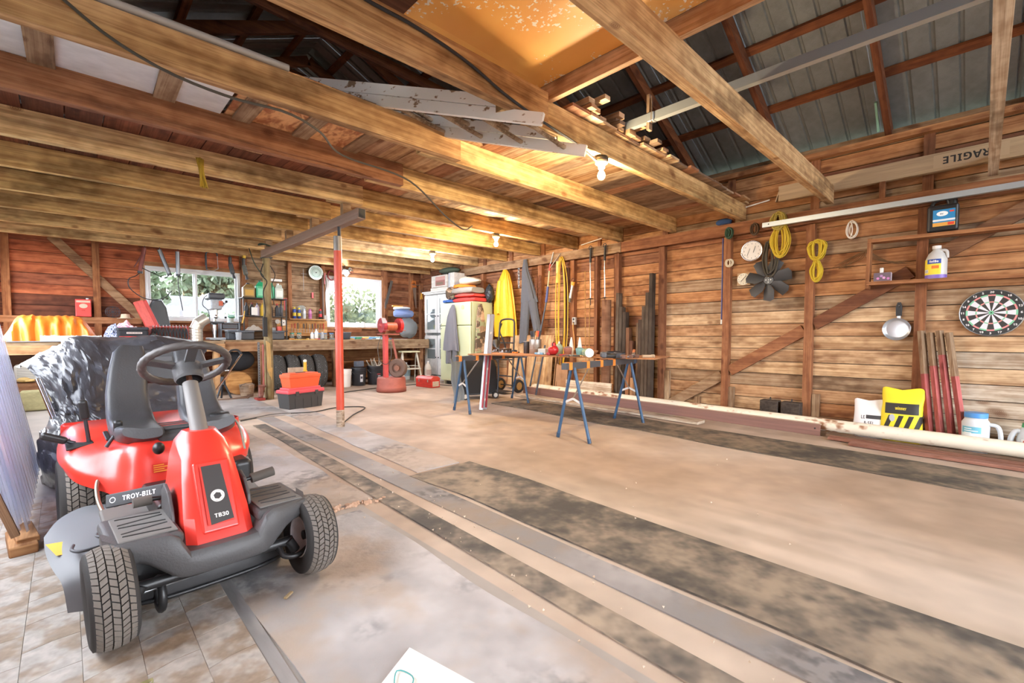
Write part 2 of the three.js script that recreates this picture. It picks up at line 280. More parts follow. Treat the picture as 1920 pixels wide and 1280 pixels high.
// ---- slab
const floorTex = (() => {
  const a = fbm(5, 9, 7, 5), b = fbm(40, 70, 8, 3), c = fbm(3, 5, 9, 4), st = fbm(30, 6, 77, 3);
  return tex(1024, 1748, (u, v) => {
    const x = XL + u * 7.2, z = ZB + v * 12.3;                  // metres on the slab
    let col = lerp3([0.84, 0.77, 0.7], [0.74, 0.65, 0.57], sm(0.4, 0.7, a(u, v)));
    col = lerp3(col, [0.68, 0.58, 0.49], 0.7 * sm(0.55, 0.8, c(u, v)) * sm(2.3, 3, x));
    if (x < 1.3) col = lerp3(col, [0.7, 0.68, 0.66], 0.8);
    col = lerp3(col, [0.62, 0.55, 0.47], 0.35 * sm(0.5, 0.75, st(u, v)));
    const g = 0.92 + 0.16 * (b(u, v) - 0.5); return col.map((k) => k * g);
  }, true, [1, 1]);
})();
const fineBump = grey(512, 512, ((f) => (u, v) => f(u, v))(fbm(32, 32, 12, 4)), [1, 1]);
{
  const f = structure('floor'), g = ni(new THREE.PlaneGeometry(7.6, 15, 4, 60)).rotateX(-PI / 2).translate(2.8, 0, -2.7), p = g.attributes.position, uv = g.attributes.uv;
  for (let i = 0; i < p.count; i++) { p.setY(i, fy(p.getZ(i))); uv.setXY(i, (p.getX(i) - XL) / 7.2, (p.getZ(i) - ZB) / 12.3); }
  g.computeVertexNormals();
  P(f, 'slab', g, new THREE.MeshStandardMaterial({ map: floorTex, roughness: 0.72, bumpMap: fineBump, bumpScale: 0.004 }));
  P(f, 'slab_base', bx(7.6, 0.3, 15, 2.8, -0.24, -2.7, SLOPE), std('#8d8880', 0.95));
}
// ---- old rubber mats laid in strips over the slab
const matTex = (() => { const a = fbm(9, 5, 41, 4), b = fbm(40, 20, 43, 3), c = fbm(3, 2, 47, 3); return tex(1024, 512, (u, v) => { const d = sm(0.3, 0.72, 0.42 * a(u, v) + 0.34 * b(u, v) + 0.26 * c(u, v)); return lerp3([0.42, 0.415, 0.41], [0.86, 0.8, 0.73], d); }, true, [1 / 2.6, 1 / 1.3]); })();
const greyMatTex = (() => { const a = fbm(5, 5, 141, 5), b = fbm(50, 50, 143, 3), c = fbm(4, 4, 147, 4); return tex(1024, 1024, (u, v) => { let k = lerp3([0.8, 0.79, 0.79], [0.66, 0.65, 0.65], sm(0.3, 0.7, a(u, v))); k = lerp3(k, [0.42, 0.42, 0.43], 0.8 * sm(0.5, 0.72, c(u, v)) * sm(0.3, 0.75, b(u, v))); k = lerp3(k, [0.72, 0.62, 0.52], 0.5 * sm(0.5, 0.72, a(v, u))); return k; }, true, [1 / 2.2, 1 / 2.2]); })();
function matStrip(label, x0, x1, z0, z1, mat, th = 0.006, wob = 0.02, seed = 1, dx = 0) {   // wavy-edged sheet following the slab
  const n = 40, f1 = noiseGrid(9, 1, seed), f2 = noiseGrid(9, 1, seed + 3), lift = fbm(9, 3, seed + 5, 2), ring = (t) => { const z = mix(z0, z1, t), a = x0 + dx * t + wob * (f1(t * 0.93, 0) - 0.5) * 2, b = x1 + dx * t + wob * (f2(t * 0.93, 0) - 0.5) * 2, y = fy(z) + 0.001, o = []; for (let i = 0; i <= 8; i++) { const s = i / 8; o.push([mix(a, b, s), y + th + 0.006 * Math.max(0, lift(t * 0.9, s * 0.9) - 0.45), z]); } o.push([b, y, z], [a, y, z]); return o; };
  const R = []; for (let i = 0; i <= n; i++) R.push(ring(i / n));
  const g = loft(R, true, true, 0.5); uvm(g, 'z', seed, seed * 0.7);
  return T('floor_mat', label, 'floor mat', g, mat);
}
const rubberMat = std('#b9b3aa', 0.8, { map: matTex, bumpMap: fineBump, bumpScale: 0.003 }), paleMat = std('#ffffff', 0.75, { map: greyMatTex, bumpMap: fineBump, bumpScale: 0.003 }), midMat = std('#d8d6d4', 0.75, { map: greyMatTex, bumpMap: fineBump, bumpScale: 0.003 });
const stripMat = std('#d0cbc4', 0.8, { map: matTex, bumpMap: fineBump, bumpScale: 0.003 });
matStrip('wide black rubber runner with tan dust crossing the bare tan floor', 1.85, 2.42, -2.98, 2.2, rubberMat, 0.008, 0.03, 11, -0.02);
matStrip('pale grey runner piece between the red pole and the black runner', 1.98, 2.36, -6.9, -3.02, paleMat, 0.006, 0.03, 12, -0.05);
matStrip('light grey narrow strip along the near edge of the black runner', 1.66, 1.835, -6.4, 2.2, midMat, 0.005, 0.012, 13, -0.02);
matStrip('thin dark and grey rubber strip lying in the sandy lane', 1.5, 1.62, -5.75, 2.2, stripMat, 0.006, 0.02, 14, -0.18);
matStrip('big scuffed grey sheet in front of the mower', 0.5, 1.25, -2.62, 2.2, paleMat, 0.005, 0.02, 15, 0.0);
matStrip('big grey sheet beside the mower towards the red pole', 0.52, 1.36, -5.9, -2.74, paleMat, 0.005, 0.03, 16, 0.02);
matStrip('grey rubber sheet in front of the wooden post under the bench', 0.5, 2.06, -8.1, -6.2, midMat, 0.012, 0.02, 17, 0.0);
matStrip('dusty dark runner at the foot of the timbers by the right wall', 4.62, 5.32, -5.2, 2.2, std('#a59d90', 0.8, { map: matTex, bumpMap: fineBump, bumpScale: 0.003 }), 0.007, 0.05, 18, -0.08);
{ // old track belt with moulded lugs beside the mower
  const b = thing('track_belt', 'worn rubber track belt with moulded lugs lying under the mower', 'floor mat', [0, 0, 0]);
  P(b, 'belt', at(bx(1.05, 0.006, 4.4, 0, 0, 0), -0.04, fy(-2.0) + 0.004, -2.0, SLOPE), midMat);
  const lugMat = std('#c6c0ba', 0.8, { map: (() => { const a = fbm(6, 6, 61, 4), d = fbm(30, 30, 63, 3); return tex(512, 512, (u, v) => { const g = 0.9 + 0.2 * (d(u, v) - 0.5); return lerp3([0.98, 0.97, 0.96], [0.84, 0.77, 0.7], sm(0.4, 0.65, a(u, v))).map((k) => k * g); }, true, [1.5, 1.5]); })(), bumpMap: fineBump, bumpScale: 0.003 });
  const lug = uvm(ext([[-0.0705, -0.074], [0.0, -0.097], [0.0705, -0.1], [0.0705, 0.0955], [0.0, 0.0985], [-0.0705, 0.1215]], 0.009, 0.0015).rotateX(PI / 2)), lugs = [0, 1, 2, 3, 4, 5].map((k) => uvm(lug.clone(), 'x', k * 0.37, k * 0.61)), mm = [paleMat, midMat, std('#f0ebe4', 0.78, { map: greyMatTex, bumpMap: fineBump, bumpScale: 0.003 })];
  for (let c = 0; c < 7; c++) for (let r = 0; r < 20; r++) { const z = -4.02 + r * 0.2 + (c % 2) * 0.1, m = P(b, 'lug', lugs[(c * 5 + r * 2 + (r >> 1)) % 6], lugMat); m.position.set(-0.5 + c * 0.1445, fy(z) + 0.008, z); m.rotation.x = SLOPE; }
}
// ---- roof, rafters, purlins, joists, loft boards
{
  const c = structure('ceiling'), zinc = std('#83878a', 0.55, { metalness: 0.2, map: cloudy, bumpMap: speck, bumpScale: 0.0015 });
  const sheetGeo = (xa, xb) => {                               // one trapezoid-ribbed sheet, 0.93 m wide
    const prof = []; for (let k = 0; k < 5; k++) { const z = k * 0.186; prof.push([z, 0], [z + 0.06, 0], [z + 0.072, 0.02], [z + 0.09, 0.02], [z + 0.102, 0]); } prof.push([0.935, 0]);
    const ya = roofY(xa), yb = roofY(xb), s = (yb - ya) / (xb - xa), ex = xb + Math.sign(xb - xa) * 0.35, ey = yb + s * Math.sign(xb - xa) * 0.35, up = 0.115;
    return uvm(loft([prof.map(([z, h]) => [xa, ya + up + h, z]), prof.map(([z, h]) => [ex, ey + up + h, z])], false, false, 0.3));
  };
  const gr = sheetGeo(RIDGE[0], XR), gl = sheetGeo(RIDGE[0], XL);
  for (let k = 0; k < 16; k++) for (const g of [gr, gl]) P(c, 'roof_sheet', g, zinc).position.z = ZB - 0.25 + k * 0.93;
  for (const s of [0, 1]) for (let k = 0; k < 5; k++) {
    const x = s ? 5.8 - 0.72 * k : 2.3 - 0.68 * k, sl = s ? -Math.atan((RIDGE[1] - EAVE_R) / (XR - RIDGE[0])) : Math.atan((RIDGE[1] - EAVE_L) / (RIDGE[0] - XL));
    P(c, 'purlin', grainy(bx(0.09, 0.035, 14.4, x, roofY(x) + 0.09, -2.75, 0, 0, sl), 'z'), rafterMat[k % 2]);
  }
  const ra = [4.3, 3.3, 2.3, 1.3, 0.27, -0.77, -1.8, -2.85, -3.85, -4.85, -5.9, -6.9, -7.9, -8.9, -9.75];
  for (const z of ra) {
    const deep = z < -3.5;
    P(c, 'rafter', uvm(beam([RIDGE[0], RIDGE[1], z], [XR + 0.1, roofY(XR) - 0.045, z], 0.055, 0.13), 'x', rnd(0, 5), 1), pick(rafterMat));
    P(c, 'rafter', uvm(beam([XL - 0.1, roofY(XL) - 0.045, z], [RIDGE[0], RIDGE[1], z], 0.055, 0.13), 'x', rnd(0, 5), 1), pick(rafterMat));
    if (deep) P(c, 'collar_tie', uvm(beam([1.25, roofY(1.25) - 0.12, z - 0.06], [4.3, roofY(4.3) - 0.1, z - 0.06], 0.04, 0.12), 'x', rnd(0, 5), 1), pick(rafterMat));
  }
  const jz = [0.02, -1.26, -2.19, -3.14, -4.03, -4.92, -5.8, -6.7, -7.6, -8.5, -9.4], jy = (x) => mix(2.525, 2.61, (x - XL) / (XR - XL));
  jz.forEach((z, i) => {
    const left = i === 3 ? joistBrown[1] : i === 4 ? joistRed : i === 0 ? wood('#cfc3b2', woodC) : pick(i < 3 ? joistBrown : joistMats), right = i === 0 ? wood('#d5cabb', woodC) : i === 1 ? joistBrown[2] : pick(joistMats);
    const seg = (x0, x1, zz, m) => P(c, 'joist', uvm(beam([x0, jy(x0) + 0.1, zz], [x1, jy(x1) + 0.1, zz], 0.068, 0.2), 'x', rnd(0, 9), rnd(0, 9)), m);
    if (i < 2) seg(XL, XR - 0.115, z, right); else { seg(XL, 2.42 + rnd(-0.05, 0.05), z + 0.036, left); seg(2.05, XR - 0.02, z - 0.036, right); }
  });
  const top = (x) => jy(x) + 0.2;
  // loft boards run from joist to joist (along z)
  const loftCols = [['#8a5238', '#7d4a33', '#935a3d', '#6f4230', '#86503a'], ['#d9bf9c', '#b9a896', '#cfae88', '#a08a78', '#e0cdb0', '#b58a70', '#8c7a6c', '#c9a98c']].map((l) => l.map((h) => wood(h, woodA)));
  let x = XL;
  while (x < XR - 0.05) {                                    // whole loft behind the third joist
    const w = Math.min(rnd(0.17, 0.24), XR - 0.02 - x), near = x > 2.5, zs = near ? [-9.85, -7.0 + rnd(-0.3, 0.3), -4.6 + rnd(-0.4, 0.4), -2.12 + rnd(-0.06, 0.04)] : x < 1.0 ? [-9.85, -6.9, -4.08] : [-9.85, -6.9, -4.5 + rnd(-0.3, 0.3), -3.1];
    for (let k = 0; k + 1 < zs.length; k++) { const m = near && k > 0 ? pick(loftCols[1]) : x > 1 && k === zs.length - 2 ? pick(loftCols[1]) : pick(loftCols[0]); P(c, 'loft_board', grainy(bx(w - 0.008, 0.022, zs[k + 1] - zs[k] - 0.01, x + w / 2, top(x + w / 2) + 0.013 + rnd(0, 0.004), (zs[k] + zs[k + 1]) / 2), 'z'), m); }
    x += w;
  }
  // white hardboard and waferboard lying over the bay between the third and fourth joists, with grey cleats
  const flake = (() => { const a = fbm(30, 12, 201, 3), b = fbm(6, 6, 203, 3); return tex(512, 512, (u, v) => lerp3([0.93, 0.72, 0.5], [0.68, 0.42, 0.26], sm(0.35, 0.65, 0.6 * a(u + 0.1 * b(u, v), v + 0.2 * b(v, u)) + 0.4 * b(u, v))), true, [1, 1]); })();
  P(c, 'loft_panel', bx(1.66, 0.006, 0.98, 0.03, top(0) + 0.005, -3.58), paint('#eeeeec', 0.6), 'white hardboard panel');
  P(c, 'loft_panel', uvm(bx(0.9, 0.012, 0.98, 1.34, top(1.3) + 0.008, -3.58)), std('#ffffff', 0.8, { map: flake }), 'waferboard panel');
  for (const cx of [-0.06, 0.52, 1.0, 1.42, 1.85]) P(c, 'cleat', grainy(bx(0.12, 0.022, 0.86, cx, top(cx) - 0.012, -3.585, 0, rnd(-0.05, 0.05)), 'z'), pick(greyBoards));
  // orange painted panel over the two nearest bays, its edge plank and a darker neighbour
  const op = (() => { const a = fbm(8, 3, 301, 4), b = fbm(60, 60, 303, 3), d = fbm(5, 5, 305, 3); return tex(1024, 1024, (u, v) => { let k = lerp3([0.98, 0.76, 0.4], [0.9, 0.6, 0.28], a(u + 0.3 * v, v)); k = lerp3(k, [0.97, 0.8, 0.5], 0.8 * sm(0.52, 0.75, d(u, v))); return b(u * 2, v * 2) > 0.67 && d(v, u) > 0.5 ? [0.95, 0.92, 0.86] : k; }, true, [0.45, 0.45]); })();
  P(c, 'loft_panel', uvm(bx(1.1, 0.014, 2.85, 1.92, 2.875, -0.9)), std('#ffffff', 0.6, { map: op }), 'orange painted panel flecked with white');
  P(c, 'loft_panel', uvm(bx(0.85, 0.014, 2.6, 0.92, 2.83, -0.96)), wood('#6f4a36', woodA));
  P(c, 'edge_plank', grainy(bx(0.042, 0.115, 2.75, 2.5, 2.815, -0.92), 'z'), wood('#e3c4a4', woodB)); P(c, 'edge_plank', grainy(bx(0.1, 0.03, 2.7, 2.57, 2.88, -0.93), 'z'), wood('#9a6f55', woodA));
  for (let k = 0; k < 16; k++) { const xx = 2.75 + k * 0.105, n = 1 + (k % 3); for (let j = 0; j < n; j++) P(c, 'loft_offcut', grainy(bx(rnd(0.06, 0.1), rnd(0.025, 0.04), rnd(0.7, 1.1), xx, top(xx) + 0.045 + j * 0.038, -2.62 + rnd(-0.1, 0.1), 0, rnd(-0.06, 0.06)), 'z'), pick(loftCols[1])); }
}
// ---- outdoors: lawn, hedge, trees, neighbour's house seen through the windows
{
  const lawn = T('lawn', 'bright lawn and ground outside the windows', 'lawn', bx(90, 0.1, 90, 0, -0.2, 0), std('#3a4030', 0.95)); lawn.userData.kind = 'structure';
  const leafMat = std('#4f5f44', 0.8, { transmission: 0.3, thickness: 0 }), leafMat2 = std('#6a7252', 0.8, { transmission: 0.3, thickness: 0 });
  function foliage(parent, boxes, n, size, mat) {
    const im = new THREE.InstancedMesh(new THREE.PlaneGeometry(size, size * 1.6), mat, n), m = new THREE.Matrix4(), q = new THREE.Quaternion(), e = new THREE.Euler();
    for (let i = 0; i < n; i++) { const [x, y, z, a, b, c] = boxes[i % boxes.length], th = rnd(0, 2 * PI), ph = Math.acos(rnd(-1, 1)), r = Math.pow(rnd(0.55, 1), 0.5); q.setFromEuler(e.set(rnd(0, 6), rnd(0, 6), rnd(0, 6))); const s = rnd(0.7, 1.4); m.compose(V(x + a * r * Math.sin(ph) * Math.cos(th), y + b * r * Math.cos(ph), z + c * r * Math.sin(ph) * Math.sin(th)), q, V(s, s, s)); im.setMatrixAt(i, m); }
    im.name = 'leaves'; im.userData.kind = 'stuff'; im.castShadow = im.receiveShadow = true; parent.add(im);
  }
  const h = thing('hedge', 'tall pale green hedge outside the right-hand window', 'hedge', [0, 0, 0]);
  const hb = []; for (let k = 0; k < 16; k++) hb.push([4.2 + k * 0.5, 1.15 + rnd(-0.1, 0.25), -14.6 + rnd(-0.3, 0.3), 0.7, 1.6, 0.7]);
  foliage(h, hb, 9000, 0.07, leafMat2); P(h, 'branches', mg(hb.map(([x, y, z]) => sph(0.5, x, y - 0.2, z, 1, 2.2, 0.9, 8))), std('#434c38', 0.9));
  const tree = (label, x, z, hgt, r) => { const t = thing('tree', label, 'tree', [x, -0.15, z]); P(t, 'trunk', cy(0.12, 0.2, hgt * 0.6, 0, hgt * 0.3, 0), std('#6b5a48', 0.9)); const l = []; for (let k = 0; k < 9; k++) l.push([rnd(-r, r) * 0.6, hgt * 0.72 + rnd(-r, r) * 0.5, rnd(-r, r) * 0.6, r * 0.6, r * 0.55, r * 0.6]); foliage(t, l, 3500, 0.2, leafMat); P(t, 'boughs', mg(l.map(([a, b, d, q]) => sph(q * 0.7, a, b, d, 1, 1, 1, 8))), std('#434c38', 0.9)); };
  tree('leafy tree at the left of the workbench window view', 1.6, -27, 5.2, 1.7); tree('round tree behind the middle of the workbench window', 7.4, -36, 6.4, 2.6); tree('small round tree at the right of the workbench window', 12.8, -46, 5.6, 2.2);
  const lh = thing('hedge', 'low clipped hedge beyond the lawn outside the workbench window', 'hedge', [0, 0, 0]), l2 = []; for (let k = 0; k < 14; k++) l2.push([0.5 + k * 0.7, 0.9 + rnd(-0.1, 0.1), -19, 0.7, 1.15, 0.5]); foliage(lh, l2, 4000, 0.08, leafMat); P(lh, 'branches', bx(10, 1.7, 0.6, 5, 0.7, -19), std('#434c38', 0.9));
  const n = thing('house', 'pale neighbouring house with a low grey roof seen through the workbench window', 'house', [6, -0.15, -31]);
  P(n, 'wall', bx(7, 2.2, 5, 0, 1.1, 0), paint('#3b3a37', 0.8)); P(n, 'roof', ext([[-4, 2.1], [4, 2.1], [0, 3.5]], 5.6).rotateY(PI / 2), paint('#323337', 0.8)); P(n, 'gable', ext([[-2.4, 0], [-0.8, 0], [-0.8, 1.9], [-1.6, 2.9], [-2.4, 1.9]], 0.4).translate(-1.2, 0, 2.9), paint('#45443f', 0.8));
}
// ================================================================ lamps and things on the ceiling
{
  const glow = new THREE.MeshStandardMaterial({ color: '#fff6e0', emissive: '#ffdf9e', emissiveIntensity: 9 });
  const bulb = (label, x, y, z, cool) => {
    const t = thing('bare_bulb', label, 'light bulb', [x, y, z], 0, 'bare bulbs under the joists');
    P(t, 'ceiling_box', lathe([[0, 0.06], [0.05, 0.06], [0.058, 0.03], [0.05, 0.02], [0, 0.02]], 0, 0, 0), plastic('#4c4a46', 0.6));
    P(t, 'lampholder', lathe([[0, 0.03], [0.055, 0.025], [0.05, 0.005], [0.028, -0.01], [0.026, -0.035], [0, -0.035]]), plastic('#e6dfd0', 0.5));
    const g = P(t, 'bulb', lathe([[0, -0.125], [0.018, -0.122], [0.03, -0.107], [0.033, -0.09], [0.028, -0.07], [0.016, -0.05], [0.014, -0.034], [0, -0.034]]), cool ? new THREE.MeshStandardMaterial({ color: '#ffffff', emissive: '#f4f6ff', emissiveIntensity: 12 }) : glow, 'glowing bulb');
    g.castShadow = false;
    const l = new THREE.PointLight(cool ? '#eef2ff' : '#ffe2b4', cool ? 5 : 5, 0, 2); l.position.y = -0.088; l.castShadow = true; l.shadow.radius = 1.5; t.add(l);
  };
  bulb('glowing bare bulb under the joist nearest the ladder end', 3.19, 2.512, -2.226);
  bulb('glowing warm bulb in the middle of the room, between the other two', 4.5, 2.526, -4.955);
  bulb('cool white bulb farthest back, above the green fridge side', 4.62, 2.528, -6.736, true);
  const s = thing('work_light', 'lit clip-on work light hanging above the right-hand window', 'lamp', [4.24, 2.43, -9.4], 0.3);
  P(s, 'housing', rb(0.2, 0.12, 0.09, 0.02, 0, 0.04, 0, 0.5), metal('#8c9094', 0.4)); P(s, 'reflector', lathe([[0.01, 0], [0.05, 0.03], [0.07, 0.06]], 0.06, 0.04, 0.05, PI / 2.4), chrome);
  P(s, 'lens', sph(0.035, 0.0, -0.03, 0.045), new THREE.MeshStandardMaterial({ color: '#ffffff', emissive: '#f4f8ff', emissiveIntensity: 10 })); P(s, 'bracket', rod([0, 0.08, 0], [0, 0.17, 0], 0.008), darkSteel);
  const pl = new THREE.PointLight('#f2f6ff', 2.5, 0, 2); pl.position.set(0, -0.03, 0.1); pl.castShadow = true; s.add(pl);
}
// ================================================================ the red riding mower
function grid(rows, nu, nv, smooth = 1) {         // smooth patch through rows of control points
  const cu = rows.map((r) => new THREE.CatmullRomCurve3(r.map((p) => V(...p)), false, 'centripetal'));
  const cache = []; for (let i = 0; i <= nu; i++) cache.push(new THREE.CatmullRomCurve3(cu.map((c) => c.getPoint(i / nu)), false, 'centripetal'));
  return sheet((u, v) => cache[Math.round(u * nu)].getPoint(v).toArray(), nu, nv, smooth);
}
function treadBlocks(R, W, rows, around, h, crown) {   // turf tread: staggered bent blocks round a tyre, axle along x
  const out = [];
  for (let c = 0; c < rows; c++) for (let k = 0; k < around; k++) {
    const x = (c + 0.5) / rows * W - W / 2, a0 = (k + (c % 2) * 0.5) / around * 2 * PI, da = 2 * PI / around * 0.82, drop = crown * Math.pow(Math.abs(x) / (W / 2), 3), r = R - drop, w = W / rows * 0.9, s = da * 0.28 * (c % 2 ? 1 : -1);
    const q = (xx, a, rr) => [xx, rr * Math.sin(a), rr * Math.cos(a)], A = [], B = [];
    for (const [dx, a] of [[-w / 2, a0 - s], [w / 2, a0 + s], [w / 2, a0 + da + s], [-w / 2, a0 + da - s]]) { const d2 = crown * Math.pow(Math.abs(x + dx) / (W / 2), 3); A.push(q(x + dx, a, R - d2 - h)); B.push(q(x + dx * 0.93, a, R - d2)); }
    out.push([A, B]);
  }
  const pos = [], tri = (a, b, c) => pos.push(...a, ...b, ...c), quad = (a, b, c, d) => { tri(a, b, c); tri(a, c, d); };
  for (const [A, B] of out) { quad(B[0], B[1], B[2], B[3]); for (let i = 0; i < 4; i++) quad(A[i], A[(i + 1) % 4], B[(i + 1) % 4], B[i]); }
  const g = new THREE.BufferGeometry(); g.setAttribute('position', new THREE.Float32BufferAttribute(pos, 3)); g.computeVertexNormals(); g.setAttribute('uv', new THREE.Float32BufferAttribute(new Float32Array(pos.length / 3 * 2), 2));
  return g;
}
const tyreRubber = std('#6e6760', 0.85, { bumpMap: speck, bumpScale: 0.001 }), tyreDark = std('#2f2d2c', 0.85);
function mowerWheel(parent, name, x, z, R, W, rimCol, around, rows, camber) {
  const w = new THREE.Group(); w.name = name; parent.add(w); w.position.set(x, R, z); w.rotation.z = camber;
  P(w, 'tyre', lathe([[R * 0.5, -W * 0.4], [R * 0.62, -W * 0.48], [R * 0.82, -W * 0.5], [R * 0.92, -W * 0.45], [R - 0.012, -W * 0.32], [R - 0.008, 0], [R - 0.012, W * 0.32], [R * 0.92, W * 0.45], [R * 0.82, W * 0.5], [R * 0.62, W * 0.48], [R * 0.5, W * 0.4]], 0, 0, 0, 0, 0, PI / 2, 48), tyreDark);
  const td = P(w, 'tread', treadBlocks(R, W * 0.86, rows, around, 0.014, R * 0.09), tyreRubber); td.userData.kind = 'stuff';
  P(w, 'rim', lathe([[0.02, -W * 0.1], [R * 0.25, -W * 0.12], [R * 0.4, -W * 0.2], [R * 0.48, -W * 0.41], [R * 0.53, -W * 0.42], [R * 0.5, -W * 0.3], [R * 0.5, W * 0.3], [R * 0.53, W * 0.42], [R * 0.48, W * 0.41], [R * 0.4, W * 0.2], [R * 0.25, W * 0.12], [0.02, W * 0.1]], 0, 0, 0, 0, 0, PI / 2, 32), rimCol);
  P(w, 'hub', cy(0.02, 0.02, W * 0.5, 0, 0, 0, 0, 0, PI / 2), black);
}
{
  const m = thing('riding_mower', 'red riding lawn mower with black seat and steering wheel parked at the left', 'mower', [0.415, fy(-2.07) + 0.016, -2.07], 0.05); m.rotation.x = SLOPE;
  const red = std('#d8372c', 0.3, { clearcoat: 0.5, clearcoatRoughness: 0.25 }), dk = std('#4b4a4b', 0.5, { bumpMap: speck, bumpScale: 0.0006 }), pad = plastic('#6b6865', 0.7), blk = plastic('#232324', 0.4), seatMat = std('#3b3b3d', 0.42, { bumpMap: speck, bumpScale: 0.0004 });
  // red engine cover and fenders
  const st = [[[-.38, .42, -1.5], [-.41, .5, -1.5], [-.37, .58, -1.5], [-.15, .6, -1.5]], [[-.41, .43, -1.2], [-.435, .5, -1.2], [-.39, .58, -1.2], [-.15, .62, -1.2]], [[-.415, .44, -1.0], [-.43, .49, -.98], [-.38, .555, -1.0], [-.15, .61, -1.05]], [[-.38, .41, -.86], [-.37, .46, -.84], [-.32, .535, -.9], [-.14, .61, -1.0]], [[-.27, .36, -.75], [-.25, .44, -.77], [-.22, .555, -.84], [-.12, .615, -.95]], [[-.2, .315, -.66], [-.185, .44, -.7], [-.17, .575, -.76], [-.1, .61, -.9]], [[0, .315, -.65], [0, .44, -.69], [0, .58, -.76], [0, .61, -.9]]];
  const all = [...st.map((c) => c.map(([x, y, z]) => [x * 0.94, y, z])), ...st.slice(0, -1).reverse().map((c) => c.map(([x, y, z]) => [-x * 0.94, y, z]))], rows = [0, 1, 2, 3].map((k) => all.map((c) => c[k]));
  P(m, 'engine_cover', grid(rows, 60, 16, 0.9), red, 'glossy red engine cover and fenders');
  P(m, 'cover_top', rb(0.34, 0.05, 0.56, 0.02, 0, 0.595, -1.2), red); P(m, 'rear_panel', rb(0.76, 0.3, 0.04, 0.02, 0, 0.45, -1.5), red);
  P(m, 'chassis', rb(0.3, 0.2, 1.1, 0.02, 0, 0.3, -0.85), blk); P(m, 'side_shield', rb(0.1, 0.2, 0.3, 0.03, 0.28, 0.33, -0.82), blk);
  P(m, 'fender_slot', rb(0.1, 0.012, 0.16, 0.005, -0.335, 0.567, -1.05, 0.12, 0, 0.2), blk); P(m, 'fender_slot', rb(0.02, 0.012, 0.14, 0.005, -0.235, 0.59, -1.0, 0.12, 0, 0.15), blk); P(m, 'throttle_slot', rb(0.1, 0.016, 0.012, 0.005, -0.03, 0.535, -0.745, 0.35), blk);
  P(m, 'warning_sticker', plane(0.07, 0.04, -0.07, 0.46, -0.69, -0.28), print(0.07, 0.04, (g, w, h) => { g.fillStyle = '#c8281c'; g.fillRect(0, 0, w, h); g.fillStyle = '#e0a030'; for (let k = 0; k < 4; k++) g.fillRect(4, 4 + k * 9, w * (0.6 + 0.3 * (k % 2)), 4); }));
  for (const [x, z, h, t, n] of [[-0.34, -1.05, 0.06, 1.1, 0], [-0.3, -1.0, 0.15, 0.1, 1], [-0.25, -0.87, 0.06, -0.5, 2]]) {
    const l = new THREE.Group(); l.name = 'lever'; m.add(l); l.position.set(x, 0.56, z); l.rotation.set(0.2, 0, t);
    P(l, 'lever_arm', cy(0.007, 0.009, h, 0, h / 2, 0), darkSteel); P(l, 'grip', rb(0.035, 0.1, 0.03, 0.013, 0, h + 0.03, 0, 0, 0, n === 2 ? 0.5 : 0), blk);
  }
  P(m, 'choke_knob', sph(0.024, -0.09, 0.57, -0.62, 1, 1.2, 1), blk); P(m, 'choke_stem', rod([-0.09, 0.55, -0.62], [-0.06, 0.55, -0.74], 0.006), darkSteel);
  // fuel cap corner at the right
  P(m, 'fuel_well', lathe([[0, 0.57], [0.07, 0.57], [0.085, 0.6], [0.09, 0.6], [0.092, 0.56]], 0.24, 0.03, -0.92), red); P(m, 'fuel_cap', lathe([[0, 0.66], [0.045, 0.66], [0.05, 0.64], [0.05, 0.61], [0, 0.6]], 0.24, 0, -0.92), blk);
  P(m, 'ignition_key', mg(rb(0.05, 0.025, 0.03, 0.01, 0.25, 0.64, -0.83), rod([0.25, 0.62, -0.83], [0.25, 0.65, -0.83], 0.012)), blk);
  P(m, 'key_cord', tube([[0.25, 0.65, -0.82], [0.28, 0.63, -0.79], [0.3, 0.57, -0.77], [0.31, 0.5, -0.76], [0.315, 0.47, -0.755]], 0.006), cloth('#a69c8c')); P(m, 'caution_label', plane(0.09, 0.06, 0.235, 0.607, -0.83, -1.0, 0, 0), print(0.09, 0.06, (g, w, h) => { g.fillStyle = '#e6b51e'; g.fillRect(0, 0, w, h); g.fillStyle = '#2e8b3a'; g.fillRect(0, 0, w * 0.45, h * 0.4); g.fillStyle = '#222'; g.fillRect(0, h * 0.45, w, h * 0.12); g.beginPath(); g.moveTo(w * 0.4, h * 0.95); g.lineTo(w * 0.5, h * 0.65); g.lineTo(w * 0.6, h * 0.95); g.fill(); }));
  // dash tower
  const ring = (y, zf, zr, wf, wr) => { const o = [], c = 0.03; for (const [x, z] of [[-wf + c, zf], [wf - c, zf], [wf, zf - c], [wr, zr + c], [wr - c, zr], [-wr + c, zr], [-wr, zr + c], [-wf, zf - c]]) o.push([x, y, z]); return o; };
  P(m, 'dash_tower', loft([ring(0.3, 0.03, -0.36, 0.115, 0.13), ring(0.4, -0.03, -0.37, 0.112, 0.125), ring(0.52, -0.1, -0.37, 0.1, 0.11), ring(0.6, -0.145, -0.37, 0.09, 0.1), ring(0.66, -0.19, -0.36, 0.075, 0.085), ring(0.7, -0.23, -0.34, 0.055, 0.06)].map((r) => r.slice().reverse()), true, true, 0.7), red, 'red dash tower');
  const tilt = -Math.atan(0.55);
  P(m, 'badge_frame', rb(0.13, 0.285, 0.02, 0.012, 0.0, 0.465, -0.0675, tilt), red);
